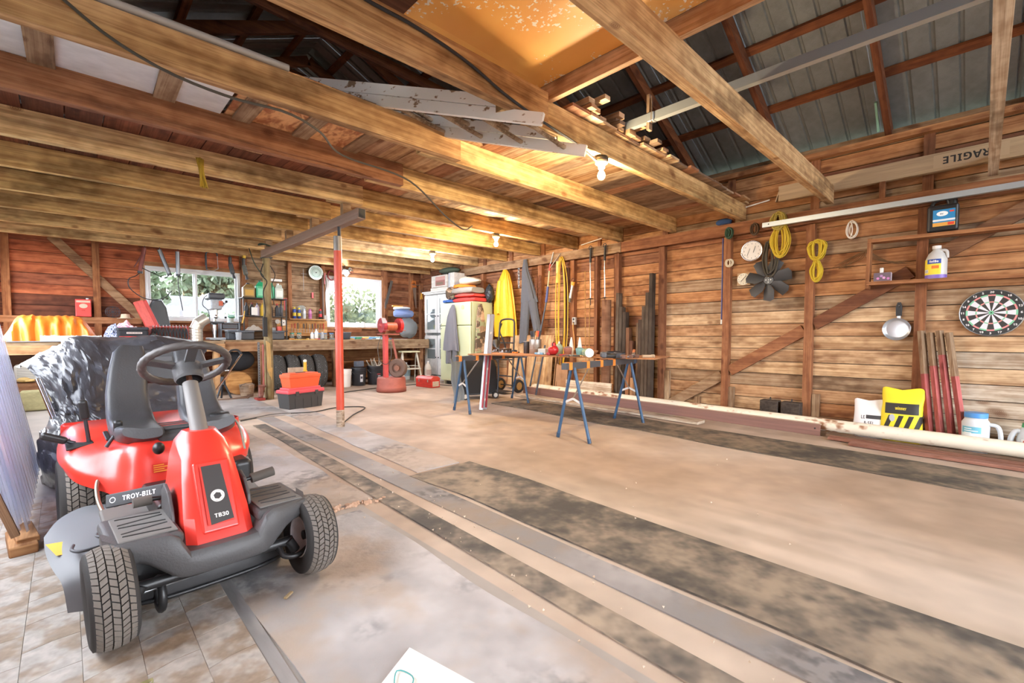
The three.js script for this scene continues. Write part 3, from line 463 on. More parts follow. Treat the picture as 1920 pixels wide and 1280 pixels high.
  P(m, 'badge', plane(0.09, 0.235, 0.0, 0.4755, -0.0535, tilt), print(0.09, 0.235, (g, w, h) => {
    g.fillStyle = '#c93022'; g.fillRect(0, 0, w, h); g.fillStyle = '#34302f'; g.beginPath(); g.moveTo(w * 0.06, 0); g.lineTo(w * 0.82, 0); g.lineTo(w, h * 0.97); g.lineTo(w * 0.12, h); g.fill();
    g.strokeStyle = '#d8d2cc'; g.lineWidth = w * 0.075; g.beginPath(); for (let k = 0; k <= 6; k++) { const a = k * PI / 3 + 0.3; g.lineTo(w * 0.52 + w * 0.2 * Math.cos(a), h * 0.54 + w * 0.2 * Math.sin(a)); } g.stroke();
    g.beginPath(); g.arc(w * 0.52, h * 0.54, w * 0.245, 0, 7); g.lineWidth = w * 0.05; g.stroke();
    g.fillStyle = '#e9e4de'; g.font = 'bold ' + Math.round(w * 0.24) + 'px sans-serif'; g.textAlign = 'center'; g.fillText('TB30', w * 0.56, h * 0.9);
  }, 2400));
  // steering: column, boot, wheel tilted towards the seat
  const ax = [0, 0.82, -0.57], cp = (t) => [0, 0.66 + ax[1] * t, -0.27 + ax[2] * t];
  P(m, 'steering_column', rod(cp(0), cp(0.275), 0.034, 0.03, 20), std('#6a6663', 0.5)); P(m, 'steering_shaft', rod(cp(0.27), cp(0.33), 0.012), metal('#8a5a44', 0.6));
  const sw = new THREE.Group(); sw.name = 'steering_wheel'; m.add(sw); sw.position.set(...cp(0.36)); sw.rotation.x = -0.6;
  P(sw, 'hub', lathe([[0.05, -0.07], [0.056, -0.06], [0.058, 0.0], [0.052, 0.012], [0, 0.014]]), dk);
  P(sw, 'wheel_rim', (() => { const g = ni(new THREE.TorusGeometry(0.162, 0.0165, 12, 72)).rotateX(PI / 2), p = g.attributes.position; for (let i = 0; i < p.count; i++) { const x = p.getX(i), z = p.getZ(i), a = Math.atan2(z, x), R = Math.hypot(x, z), y = p.getY(i), k = 1 + (z > -0.15 ? 0.07 : 0.0) * Math.sin(a * 44); const nr = 0.162 + (R - 0.162) * k; p.setXYZ(i, x / R * nr, y * k + 0.015, z / R * nr); } g.computeVertexNormals(); return crease(g, 1.2); })(), std('#4b4644', 0.5));
  for (const a of [0.25, PI - 0.25, PI / 2]) P(sw, 'spoke', beam([0.05 * Math.cos(a), 0, 0.05 * Math.sin(a)], [0.156 * Math.cos(a), 0.012, 0.156 * Math.sin(a)], 0.038, 0.014), dk);
  // seat: two bolsters joined by a grooved pan and a narrow back panel
  const seat = new THREE.Group(); seat.name = 'seat'; m.add(seat); seat.position.set(0.03, -0.03, 0); seat.scale.x = 1.02;
  const path = [[.655, -.735], [.635, -.8], [.625, -.92], [.64, -1.05], [.7, -1.15], [.8, -1.2], [.92, -1.245], [1.02, -1.275], [1.055, -1.29]], wd = [.15, .185, .195, .195, .19, .18, .165, .14, .1], thk = [.05, .09, .1, .1, .1, .095, .085, .07, .04];
  for (const s of [-1, 1]) {
    const R = path.map(([y, z], i) => { const a = path[Math.max(0, i - 1)], b = path[Math.min(path.length - 1, i + 1)], dy = b[0] - a[0], dz = b[1] - a[1], L = Math.hypot(dy, dz), ny = -dz / L, nz = dy / L, o = []; for (let k = 0; k < 20; k++) { const t = k / 20 * 2 * PI, cx = Math.sign(Math.cos(t)) * Math.pow(Math.abs(Math.cos(t)), 0.55), sy = Math.sign(Math.sin(t)) * Math.pow(Math.abs(Math.sin(t)), 0.55), x = s * (0.155 - (i > 5 ? (i - 5) * 0.012 : 0)) + cx * wd[i] / 2, h = sy * thk[i] / 2 + (cx * s > 0 ? 0.022 * cx * s : 0); o.push([x, y + ny * h, z + nz * h]); } return o; });
    P(seat, 'bolster', loft(R, true, true, 1.0), seatMat);
  }
  P(seat, 'seat_pan', rb(0.2, 0.06, 0.36, 0.02, 0, 0.615, -0.93, 0.03), seatMat); for (let k = 0; k < 4; k++) P(seat, 'pan_rib', rb(0.12, 0.012, 0.022, 0.005, 0, 0.648, -0.84 - k * 0.055, 0.03), seatMat);
  P(seat, 'back_panel', rb(0.2, 0.2, 0.05, 0.02, 0, 0.945, -1.255, -0.33), seatMat); P(seat, 'back_badge', rb(0.11, 0.03, 0.006, 0.003, 0, 0.985, -1.236, -0.33), plastic('#4c4c4e', 0.35));
  P(m, 'seat_bracket', rb(0.22, 0.02, 0.3, 0.005, 0, 0.625 - 0.05, -0.95), metal('#cfd0d2', 0.4)); for (const x of [-0.05, 0.06]) P(m, 'seat_spring', rod([x, 0.55, -0.8], [x, 0.61, -0.8], 0.012), darkSteel);
  // footboards and front bumper moulding
  const bump = []; for (let i = 0; i <= 24; i++) { const t = i / 24, x = -0.345 + 0.69 * t, e = Math.abs(x) / 0.345, z = 0.085 - 0.075 * e * e - (e > 0.93 ? 0.06 * (e - 0.93) / 0.07 : 0), top = Math.abs(x) < 0.12 ? 0.315 : 0.315 + 0.075 * sm(0.12, 0.155, Math.abs(x)), bot = 0.225 + 0.09 * sm(0.13, 0.27, Math.abs(x)); bump.push([[x, bot, z - 0.015], [x, bot + 0.02, z], [x, top - 0.02, z - 0.004], [x, top, z - 0.02], [x, top, z - 0.1], [x, bot, z - 0.1]]); }
  P(m, 'bumper', loft(bump.map((r) => r.slice().reverse()), true, true, 0.8), dk, 'dark grey plastic bumper');
  for (const s of [-1, 1]) {
    const fb = new THREE.Group(); fb.name = 'footboard'; m.add(fb);
    P(fb, 'board', rb(0.215, 0.05, 0.34, 0.02, s * 0.232, 0.362, -0.14), dk); P(fb, 'tread_pad', rb(0.17, 0.008, 0.27, 0.004, s * 0.225, 0.391, -0.13), pad);
    for (let k = 0; k < 5; k++) P(fb, 'tread_rib', rb(0.14, 0.004, 0.006, 0.002, s * 0.225, 0.396, -0.03 - k * 0.05, 0, (k % 2) * 0.3 - 0.15), blk);
    P(fb, 'rear_board', rb(0.19, 0.03, 0.34, 0.01, s * 0.21, 0.3, -0.47, 0.1), pad); for (let k = 0; k < 5; k++) P(fb, 'tread_rib', rb(0.15, 0.004, 0.006, 0.002, s * 0.21, 0.32 - k * 0.0045, -0.38 - k * 0.05, 0.1), blk);
    P(fb, 'knee_guard', ext([[-0.18, 0.36], [0.0, 0.36], [-0.02, 0.42], [-0.07, 0.48], [-0.13, 0.5], [-0.17, 0.47]], 0.014, 0.004).rotateY(-PI / 2).translate(s * 0.135, 0, -0.1), dk);
  }
  // cutting deck, discharge chute, belts
  const dr = (y, k) => { const o = []; for (let i = 0; i < 28; i++) { const a = i / 28 * 2 * PI, x = Math.sign(Math.cos(a)) * Math.pow(Math.abs(Math.cos(a)), 0.6) * 0.4 * k, z = -0.52 + Math.sign(Math.sin(a)) * Math.pow(Math.abs(Math.sin(a)), 0.7) * 0.43 * k; o.push([x, y, z]); } return o; };
  P(m, 'cutting_deck', loft([dr(0.1, 1), dr(0.115, 1.01), dr(0.2, 0.97), dr(0.225, 0.9), dr(0.23, 0.5)], true, true, 0.7), std('#2c2b2c', 0.5));
  P(m, 'deck_lip', tube(dr(0.1, 1.01), 0.008, true, 60), blk);
  P(m, 'discharge_chute', grid([[[-.25, .3, -.8], [-.34, .3, -.84], [-.42, .28, -.8], [-.475, .25, -.68]], [[-.24, .31, -.6], [-.33, .29, -.62], [-.42, .265, -.58], [-.475, .24, -.5]], [[-.22, .28, -.36], [-.31, .27, -.38], [-.4, .25, -.36], [-.46, .22, -.36]], [[-.2, .24, -.24], [-.3, .23, -.25], [-.38, .21, -.25], [-.44, .19, -.27]], [[-.2, .12, -.2], [-.3, .1, -.21], [-.37, .09, -.22], [-.43, .09, -.25]]], 14, 14), std('#6c6e72', 0.5), 'grey plastic side discharge chute');
  for (const r of [0.1, 0.16]) P(m, 'chute_ridge', tube([0, 1, 2, 3, 4, 5].map((k) => { const a = k / 5 * 1.7 + 1.7; return [-0.2 + r * 1.3 * Math.cos(a), 0.3 - r * 0.1, -0.55 - r * 1.5 * Math.sin(a + 2.2)]; }), 0.006), std('#505257', 0.5));
  P(m, 'hazard_decal', plane(0.055, 0.11, -0.435, 0.256, -0.48, -PI / 2 + 0.12, 0.22, 0.25), std('#e3bd55', 0.6)); P(m, 'side_plate', rb(0.22, 0.055, 0.014, 0.004, -0.2, 0.425, -0.42, -0.5, -0.55, -0.1), std('#3a3b3e', 0.5));
  P(m, 'side_lettering', plane(0.19, 0.038, 0, 0, 0.0085).applyMatrix4(new THREE.Matrix4().makeRotationFromEuler(new THREE.Euler(-0.5, -0.55, -0.1))).translate(-0.2, 0.425, -0.42), (() => { const p = print(0.19, 0.034, (g, w, h) => { g.fillStyle = '#3a3b3e'; g.fillRect(0, 0, w, h); g.fillStyle = '#f2f2f2'; g.font = 'bold ' + Math.round(h * 0.72) + 'px sans-serif'; g.textAlign = 'center'; g.fillText('TROY-BILT', w * 0.56, h * 0.76); g.strokeStyle = '#f2f2f2'; g.lineWidth = 4; g.beginPath(); g.arc(w * 0.06, h * 0.5, h * 0.28, 0, 7); g.stroke(); }, 1600); return p; })());
  P(m, 'lift_rod', tube([[-.25, .45, -.86], [-.29, .42, -.8], [-.3, .36, -.72], [-.28, .3, -.6], [-.25, .28, -.55]], 0.009), metal('#a99f90', 0.4));
  P(m, 'front_axle', mg(rod([-0.27, 0.21, -0.01], [0.27, 0.21, -0.01], 0.02), rod([-0.28, 0.165, 0], [-0.25, 0.22, 0], 0.02), rod([0.28, 0.165, 0], [0.25, 0.22, 0], 0.02)), blk);
  P(m, 'tie_rod', rod([-0.25, 0.16, -0.07], [0.26, 0.18, -0.06], 0.007), steel); P(m, 'steering_arm', tube([[0.34, 0.17, 0.01], [0.27, 0.16, 0.045], [0.22, 0.17, 0.03], [0.21, 0.2, 0.0]], 0.012), blk); P(m, 'deck_roller', tor(0.055, 0.014, -0.19, 0.14, -0.06, 0, PI / 2), blk);
  for (const s of [-1, 1]) { P(m, 'drive_pedal_arm', rod([s * 0.14, 0.43, -0.3], [s * 0.2, 0.435, -0.3], 0.009), blk); P(m, 'pedal', s > 0 ? cy(0.022, 0.022, 0.1, 0.25, 0.44, -0.3, 0, 0, PI / 2 + 0.15) : cy(0.02, 0.02, 0.06, -0.2, 0.43, -0.3, 0, 0, PI / 2), std('#57514b', 0.8)); }
  const rimW = paint('#d8d2d6', 0.4), rimG = paint('#bdb7b0', 0.45);
  mowerWheel(m, 'front_wheel', -0.335, 0, 0.17, 0.128, rimW, 44, 5, 0.03); mowerWheel(m, 'front_wheel', 0.345, 0, 0.17, 0.125, rimW, 44, 5, -0.05);
  mowerWheel(m, 'rear_wheel', -0.31, -1.13, 0.225, 0.21, rimG, 48, 7, 0); mowerWheel(m, 'rear_wheel', 0.31, -1.13, 0.225, 0.21, rimG, 48, 7, 0);
  for (const c of m.children) if (!/wheel$/.test(c.name) || c.name === 'steering_wheel') c.position.y -= 0.048;
  P(m, 'rear_axle', rod([-0.3, 0.225, -1.13], [0.3, 0.225, -1.13], 0.025), blk);
}
// ================================================================ hung from or lying on the joists
{
  const l = thing('wooden_ladder', 'white painted wooden extension ladder hung below the joists', 'ladder');
  const wp = std('#ffffff', 0.75, { map: (() => { const a = fbm(6, 40, 401, 4), b = fbm(12, 12, 403, 4); return tex(512, 512, (u, v) => lerp3([0.93, 0.93, 0.92], [0.55, 0.45, 0.36], sm(0.62, 0.7, 0.5 * a(u * 2, v) + 0.5 * b(u * 3, v * 3))), true, [0.8, 0.8]); })() });
  const d = [-0.47, 0.295, -1], A = (t) => [2.2 + d[0] * t, 2.47 + d[1] * t, -1.98 + d[2] * t], B = (t) => [2.73 + d[0] * t, 2.44 + d[1] * t, -2.04 + d[2] * t], up = ([x, y, z]) => [x, y + 0.082, z];
  for (const [f, a, b] of [[A, 0, 1.9], [B, 0, 1.9]]) { P(l, 'rail', grainy(beam(f(a), f(b), 0.03, 0.075), 'z'), wp); P(l, 'rail', grainy(beam(up(f(a + 0.2)), up(f(b)), 0.03, 0.075), 'z'), wp); }
  for (let k = 0; k < 6; k++) { const t = 0.14 + k * 0.3; P(l, 'rung', rod(A(t), B(t), 0.016), wood('#b9ab9a', woodC)); if (k) P(l, 'rung', rod(up(A(t + 0.1)), up(B(t + 0.1)), 0.016), wood('#b9ab9a', woodC)); }
  P(l, 'hanging_wire', mg(rod([2.1, 2.5, -2.22], [2.1, 2.75, -2.22], 0.004), rod([2.62, 2.5, -2.22], [2.62, 2.75, -2.22], 0.004)), darkSteel);
  const galv = metal('#c3ccd2', 0.42, 0.75), L = (w, h, t) => [[0, 0], [w, 0], [w, t], [t, t], [t, h - t], [w * 0.7, h - t], [w * 0.7, h], [0, h]];
  const tr = thing('door_track', 'galvanised overhead door track crossing the ceiling at upper right', 'door track');
  P(tr, 'rail', ext(L(0.05, 0.065, 0.004), 4.6, 0).translate(3.43, 2.84, -0.1), galv); P(tr, 'hanger', rb(0.045, 0.2, 0.006, 0.002, 3.44, 2.93, -1.92, 0, 0.4), wood('#8b7767', woodB)); P(tr, 'hanger_bracket', rb(0.06, 0.07, 0.05, 0.004, 3.45, 2.87, -1.92), galv); P(tr, 'hanger_post', grainy(bx(0.05, 0.28, 0.025, 3.46, 2.92, -1.95), 'y'), wood('#8a7768', woodB)); P(tr, 'front_hanger', bx(0.04, 0.1, 0.006, 3.46, 2.8, 0.05), galv);
  const t2 = thing('door_track', 'galvanised door track fixed along the right wall above the shelves', 'door track');
  P(t2, 'rail', ext(L(0.05, 0.055, 0.004), 4.2, 0).translate(6.13, 2.43, 0.18), galv); for (const z of [-1.2, 0.6]) P(t2, 'hanger', bx(0.13, 0.03, 0.035, 6.21, 2.47, z), galv); P(t2, 'bolt_hole', cy(0.007, 0.007, 0.003, 6.128, 2.46, -1.85, 0, 0, PI / 2, 10), black);
  const cb = thing('cardboard_box', 'long flat cardboard box printed FRAGILE upside down, lying along the wall plate', 'box', [6.335, 2.755, 0.0]);
  const card = std('#c9ab86', 0.85, { map: cloudy });
  P(cb, 'carton', rb(0.066, 0.18, 4.2, 0.004, 0, 0.09, 0.3), card);
  P(cb, 'lettering', plane(0.52, 0.125, -0.0345, 0.095, -0.14, 0, -PI / 2, PI), print(0.5, 0.12, (g, w, h) => { g.fillStyle = '#c4a783'; g.fillRect(0, 0, w, h); g.fillStyle = '#2e2b29'; g.font = 'bold ' + Math.round(h * 0.78) + 'px sans-serif'; g.textAlign = 'center'; g.textBaseline = 'middle'; g.fillText('FRAGILE', w / 2, h / 2); }));
  P(cb, 'flap', bx(0.066, 0.14, 0.01, 0, 0.07, -1.81, 0.3), card); for (const z of [-0.8, 1.2]) P(cb, 'bracket', grainy(bx(0.07, 0.18, 0.05, 0.0, -0.09, z), 'x'), pick(studMats));
  T('conduit_pipe', 'grey plastic conduit lying on the near edge of the third joist', 'pipe', rod([-0.7, 2.76, -3.09], [1.05, 2.78, -3.09], 0.022), std('#a39a92', 0.5));
  T('electric_cable', 'thick dark cable swagging across the third joist at upper left', 'cable', tube([[-0.02, 2.72, -3.055], [0.19, 2.58, -3.05], [0.42, 2.5, -3.05], [0.72, 2.475, -3.06], [1.03, 2.5, -3.08], [1.3, 2.52, -3.25], [1.61, 2.545, -3.6], [2.3, 2.52, -3.7], [2.72, 2.3, -3.75], [3.1, 2.26, -3.95], [3.6, 2.45, -4.4]], 0.008), rubber('#55504a'));
  T('electric_cable', 'black cable running along the second joist above the ladder', 'cable', tube([[0.7, 2.72, -2.108], [1.11, 2.71, -2.108], [1.35, 2.71, -2.108], [1.7, 2.67, -2.108], [1.98, 2.6, -2.108], [2.35, 2.56, -2.13], [2.8, 2.55, -2.18], [3.1, 2.51, -2.21]], 0.009), rubber('#3b3d42'));
  const loop = []; for (let k = 0; k < 22; k++) loop.push([0.9 + 0.03 * Math.sin(k * 2.4) + (k % 2 ? 0.012 : -0.012), 2.54 + 0.13 * Math.cos(k * PI), -4.845 + 0.012 * Math.cos(k * 1.7)]);
  T('rope_hank', 'small hank of yellow cord hung from a nail on a joist at the left', 'cord', tube(loop, 0.0045, false, 160), cloth('#c9a83c'));
  // steel beam, red pole and the wooden post
  const b = thing('steel_beam', 'brown square steel beam carried by the red pole and the wooden post', 'beam'), brn = paint('#9c8172', 0.5);
  P(b, 'tube', rb(0.09, 0.11, 3.3, 0.008, 2.24, 2.38, -6.19), brn); P(b, 'open_end', bx(0.07, 0.09, 0.004, 2.24, 2.38, -4.538), black); for (const z of [-4.92, -5.8, -6.7, -7.6]) P(b, 'shim', grainy(bx(0.09, jShim(z), 0.07, 2.24, 2.435 + jShim(z) / 2, z), 'x'), greyBoards[1]);
  const p = thing('jack_post', 'orange red steel jack post in the middle of the floor', 'post', [2.2, fy(-5.05), -5.05]), rd = std('#d9543a', 0.4, { map: cloudy });
  P(p, 'tube', cy(0.043, 0.043, 2.02, 0, 1.05, 0, 0, 0, 0, 24), rd); P(p, 'worn_foot', cy(0.0435, 0.044, 0.2, 0, 0.1, 0, 0, 0, 0, 24), std('#c0b3a6', 0.7, { map: woodC })); P(p, 'collar', cy(0.044, 0.044, 0.16, 0, 2.06, 0, 0, 0, 0, 24), metal('#8f8a84', 0.5)); P(p, 'screw', cy(0.018, 0.018, 0.2, 0.02, 2.18, 0), darkSteel); P(p, 'pin', rod([-0.06, 1.1, 0], [0.06, 1.1, 0], 0.007), metal('#7a4a3a', 0.6));
  const w = thing('wooden_post', 'round greenish wooden post holding the far end of the steel beam', 'post', [2.27, fy(-7.82), -7.82]);
  P(w, 'post', grainy(cy(0.055, 0.068, 2.2, 0, 1.1, 0, 0, 0, 0, 18), 'y'), wood('#a39a78', woodC)); P(w, 'cap', bx(0.14, 0.02, 0.14, 0, 2.21, 0), darkSteel);
}
function jShim() { return 0.115; }
// ================================================================ left side: sheets, tarp, left bench
{
  const clear = std('#e8ecf8', 0.2, { transmission: 0.68, thickness: 0, ior: 1.45 });
  for (const [k, lab] of ['front clear corrugated plastic sheet leaning at the left edge', 'middle clear corrugated plastic sheet leaning at the left edge', 'back clear corrugated plastic sheet leaning at the left edge'].entries()) {
    const g = sheet((u, v) => { const z = -3.25 - 1.5 * u - 0.03 * k, y = 0.09 + v * 2.1, lean = -0.155 - 0.03 * k - 0.16 * y; return [lean + 0.009 * Math.sin(u * 1.5 / 0.06 * 2 * PI * 0.5), fy(z) + y, z]; }, 150, 8, 1.2);
    T('plastic_sheet', lab, 'plastic sheet', g, clear, [0, 0, 0], 0, 'clear roofing sheets');
  }
  T('wood_block', 'split wooden block under the corner of the plastic sheets', 'wood block', mg(grainy(rb(0.1, 0.05, 0.3, 0.008, -0.19, fy(-3.25) + 0.035, -3.3, 0, 0.1), 'z'), grainy(rb(0.08, 0.03, 0.25, 0.006, -0.18, fy(-3.2) + 0.07, -3.32, 0.05, 0.15), 'z')), wood('#b78e66', woodB));
  const st = thing('steel_tube', 'rusty square steel tube leaning beside the plastic sheets', 'steel tube'), rust = std('#8c6f55', 0.7, { map: woodC });
  P(st, 'tube', beam([-0.2, fy(-3.16) + 0.11, -3.16], [-0.5, 1.25, -3.16], 0.03, 0.03), rust); P(st, 'bolt', rod([-0.3, 0.55, -3.13], [-0.36, 0.55, -3.1], 0.005), steel);
  T('plank', 'grey plank lying on the floor at the left edge', 'plank', grainy(bx(0.13, 0.04, 1.4, -0.4, fy(-3.8) + 0.028, -3.8, SLOPE), 'z'), wood('#8f8a86', woodC));
  // black plastic tarp over something behind the mower
  const t = thing('tarp_cover', 'crumpled shiny black plastic tarp over a load behind the mower seat', 'tarp');
  const n1 = fbm(7, 7, 501, 4), n2 = fbm(14, 14, 503, 3);
  const rows = [
    [[-.3, .86, -5.5], [-.12, 1.0, -5.5], [.05, 1.1, -5.45], [.3, 1.1, -5.5], [.62, 1.1, -5.5], [1.0, 1.06, -5.5]],
    [[-.24, .88, -5.2], [-.08, .98, -5.2], [.06, 1.09, -5.18], [.28, 1.05, -5.2], [.6, 1.1, -5.2], [.95, 1.0, -5.2]],
    [[-.18, .8, -5.08], [-.06, .84, -4.98], [.1, .88, -4.95], [.3, .86, -4.97], [.6, .86, -5.0], [.93, .82, -5.05]],
    [[-.1, .62, -5.02], [-.02, .62, -4.85], [.1, .6, -4.8], [.3, .6, -4.84], [.58, .6, -4.86], [.9, .58, -4.95]],
    [[-.1, .5, -4.95], [.0, .5, -4.72], [.14, .48, -4.66], [.32, .5, -4.7], [.56, .5, -4.72], [.86, .48, -4.8]],
    [[-.16, .4, -4.7], [-.04, .42, -4.35], [.14, .42, -4.25], [.32, .44, -4.25], [.55, .42, -4.3], [.8, .4, -4.45]],
    [[-.17, .22, -4.62], [-.06, .26, -4.2], [.12, .24, -4.1], [.3, .24, -4.12], [.54, .24, -4.16], [.78, .22, -4.35]],
    [[-.15, .08, -4.55], [-.06, .1, -4.2], [.1, .08, -4.06], [.3, .08, -4.05], [.54, .08, -4.1], [.8, .08, -4.3]]];
  const cu = rows.map((r) => new THREE.CatmullRomCurve3(r.map((p) => V(...p)))), NU = 70, cols = []; for (let i = 0; i <= NU; i++) cols.push(new THREE.CatmullRomCurve3(cu.map((c) => c.getPoint(i / NU))));
  P(t, 'tarp', sheet((u, v) => { const p = cols[Math.round(u * NU)].getPoint(v), a = Math.abs(2 * n1(u, v) - 1), b = Math.abs(2 * n2(u, v) - 1); return [p.x + 0.03 * (b - 0.3), p.y - 0.03 * b, p.z + 0.09 * (a - 0.4) + 0.022 * b]; }, NU, 80, 0.5), std('#47474b', 0.34, { bumpMap: wrinkle, bumpScale: 0.007 }));
  P(t, 'covered_load', mg(rb(0.9, 0.75, 0.5, 0.05, 0.35, 0.55, -5.36), rb(0.75, 0.25, 0.4, 0.05, 0.35, 0.22, -4.66)), std('#2a2826', 0.9));
  P(t, 'support_tube', mg(rod([-0.17, 0.78, -5.0], [-0.08, 0.44, -4.9], 0.012), rod([-0.15, 0.78, -4.99], [-0.06, 0.44, -4.89], 0.006)), chrome);
  // chrome folding trolley handle showing behind the seat
  const f = thing('folding_trolley', 'folding trolley with a shiny telescopic handle behind the mower', 'trolley', [0, 0, 0]);
  for (const s of [0, 0.16]) P(f, 'handle_tube', rod([1.18 + s, 0.36, -6.9], [1.56 + s, 0.86, -7.1], 0.011), chrome);
  P(f, 'handle_grip', tube([[1.56, 0.86, -7.1], [1.6, 0.91, -7.12], [1.68, 0.915, -7.12], [1.72, 0.86, -7.1]], 0.015), black); P(f, 'cross_bar', rod([1.4, 0.65, -7.02], [1.56, 0.65, -7.02], 0.008), chrome); P(f, 'base', rb(0.3, 0.05, 0.3, 0.02, 1.2, fy(-6.8) + 0.06, -6.75), black); for (const s of [-0.12, 0.18]) P(f, 'caster', cy(0.05, 0.05, 0.03, 1.2 + s, fy(-6.9) + 0.065, -6.9, 0, 0, PI / 2), tyreDark); for (const s of [0, 0.16]) P(f, 'lower_tube', rod([1.18 + s, 0.36, -6.9], [1.14 + s, 0.16, -6.84], 0.011), chrome);

  // left bench and what lies on it
  const BY = 1.03, lb = thing('left_bench', 'timber bench along the back wall at the left', 'workbench'), bw = wood('#c9a67e', woodB);
  P(lb, 'bench_top', grainy(bx(2.65, 0.045, 1.15, 0.53, BY - 0.022, -9.24), 'x'), wood('#a89880', woodC)); P(lb, 'fascia', grainy(bx(2.65, 0.12, 0.045, 0.53, BY - 0.105, -8.65), 'x'), bw);
  for (const x of [-0.62, 0.5, 1.75]) P(lb, 'leg', grainy(bx(0.09, BY - 0.2, 0.09, x, 0.13 + (BY - 0.2) / 2 - 0.01, -8.75), 'y'), bw); P(lb, 'lower_shelf', grainy(bx(2.4, 0.035, 0.8, 0.5, 0.47, -9.2), 'x'), wood('#a1775a', woodA)); P(lb, 'shelf_fascia', grainy(bx(2.4, 0.11, 0.035, 0.5, 0.42, -8.8), 'x'), wood('#a87f60', woodA));
  P(lb, 'back_panel', bx(2.5, 0.7, 0.02, 0.5, 0.6, -9.72), wood('#6d4a38', woodA));
  T('insulation_roll', 'yellowish padded panel standing under the left bench', 'panel', rb(0.5, 0.27, 0.12, 0.03, -0.2, 0.27, -8.62), std('#b8b184', 0.9, { map: cloudy }));
  const fan = thing('box_heater', 'small white slatted heater on the shelf under the left bench', 'heater', [-0.38, 0.49, -8.95]); P(fan, 'case', rb(0.26, 0.24, 0.2, 0.04, 0, 0.12, 0), plastic('#d5d2c8')); for (let k = 0; k < 7; k++) P(fan, 'slat', bx(0.16, 0.006, 0.006, -0.02, 0.06 + k * 0.022, 0.102), plastic('#8b8a86'));
  T('yellow_glove', 'crumpled yellow work glove on the lower shelf at the left', 'glove', mg(sph(0.05, -0.42, 0.53, -8.82, 1.3, 0.7, 1), sph(0.025, -0.35, 0.52, -8.8, 1.6, 0.8, 1), sph(0.02, -0.37, 0.515, -8.77, 1.8, 0.7, 0.8)), cloth('#d8b878'));
  // orange tarp over a long load
  const o1 = fbm(16, 4, 521, 3), og = sheet((u, v) => { const x = mix(-0.66, 0.4, u), hx = sm(0, 0.22, u) * (1 - sm(0.74, 1, u)), s = Math.sin(v * PI), y = BY + 0.012 + 0.36 * hx * Math.pow(s, 0.35) * (0.96 + 0.08 * o1(u, 0.3)), f = 0.03 * Math.sin(u * 46 + 3 * o1(u, v)) * sm(0.5, 1, v); return [x + 0.03 * (o1(v, u) - 0.5), Math.max(BY + 0.006, y - 0.01 * Math.abs(Math.sin(u * 40))), -9.5 + 0.68 * v + f]; }, 70, 26, 1.0);
  T('orange_tarp', 'bright orange tarp draped over a long load on the left bench', 'tarp', og, std('#f28a2e', 0.42, { transmission: 0.12, thickness: 0, bumpMap: wrinkle, bumpScale: 0.006 }));
  T('plastic_bag', 'clear crumpled plastic wrap in front of the orange tarp', 'plastic wrap', sheet((u, v) => [mix(-0.25, 0.36, u), BY + 0.004 + 0.075 * Math.sin(v * PI) * (0.35 + 1.1 * n1(u * 2, v)), -8.79 + 0.14 * v], 40, 14, 0.4), std('#dcdcd8', 0.2, { transmission: 0.35, thickness: 0, bumpMap: wrinkle, bumpScale: 0.008 }));
  T('grey_board', 'flat grey boards stacked at the front of the left bench', 'board', mg(bx(1.1, 0.012, 0.16, 0.0, BY + 0.007, -8.72)), std('#7d7f82', 0.6));
  const tin = thing('fuel_tin', 'square red and silver metal tin standing on the wall girt', 'tin', [0.205, 1.411, -9.8]); P(tin, 'can', rb(0.185, 0.27, 0.09, 0.01, 0, 0.135, 0), paint('#d63a34', 0.35)); P(tin, 'label', plane(0.16, 0.22, 0, 0.14, 0.047), print(0.16, 0.22, (g, w, h) => { g.fillStyle = '#d8433b'; g.fillRect(0, 0, w, h); g.fillStyle = '#b9aa94'; g.fillRect(0, 0, w, h * 0.14); g.beginPath(); g.ellipse(w * 0.5, h * 0.38, w * 0.3, h * 0.16, 0, 0, 7); g.fill(); g.fillStyle = '#7c2320'; g.font = 'bold ' + Math.round(h * 0.12) + 'px sans-serif'; g.textAlign = 'center'; g.fillText('OIL', w / 2, h * 0.74); })); P(tin, 'cap', cy(0.02, 0.02, 0.02, 0.05, 0.28, 0), steel);
  const cl = thing('cooler_bag', 'black cooler bag with a red lettered band on the left bench', 'bag', [0.71, BY, -8.86], 0.04); P(cl, 'bag', rb(0.36, 0.17, 0.22, 0.035, 0, 0.085, 0), cloth('#2e2e32')); P(cl, 'lid', rb(0.37, 0.05, 0.23, 0.024, 0, 0.185, 0, 0, 0, 0.03), cloth('#3a3a3f'));
  P(cl, 'band', plane(0.33, 0.06, 0, 0.045, 0.1115), print(0.33, 0.06, (g, w, h) => { g.fillStyle = '#d03a35'; g.fillRect(0, 0, w, h); g.fillStyle = '#f0e6e0'; g.fillRect(w * 0.05, h * 0.2, w * 0.42, h * 0.18); g.fillRect(w * 0.05, h * 0.58, w * 0.56, h * 0.18); })); P(cl, 'badge', plane(0.18, 0.026, 0.01, 0.125, 0.1115), print(0.18, 0.026, (g, w, h) => { g.fillStyle = '#c9b6b0'; g.fillRect(0, 0, w, h); g.fillStyle = '#4a3a3a'; for (let k = 0; k < 9; k++) g.fillRect(w * (0.06 + k * 0.1), h * 0.25, w * 0.06, h * 0.5); }));
  const heap = (x0, x1, z0, z1, h, sd) => { const a = fbm(4, 4, sd, 4); return sheet((u, v) => { const e = Math.pow(Math.sin(u * PI), 0.5) * Math.pow(Math.sin(v * PI), 0.5); return [mix(x0, x1, u), BY + 0.003 + h * e * (0.55 + 0.9 * Math.abs(a(u, v) - 0.35)), mix(z0, z1, v)]; }, 26, 22, 0.7); };
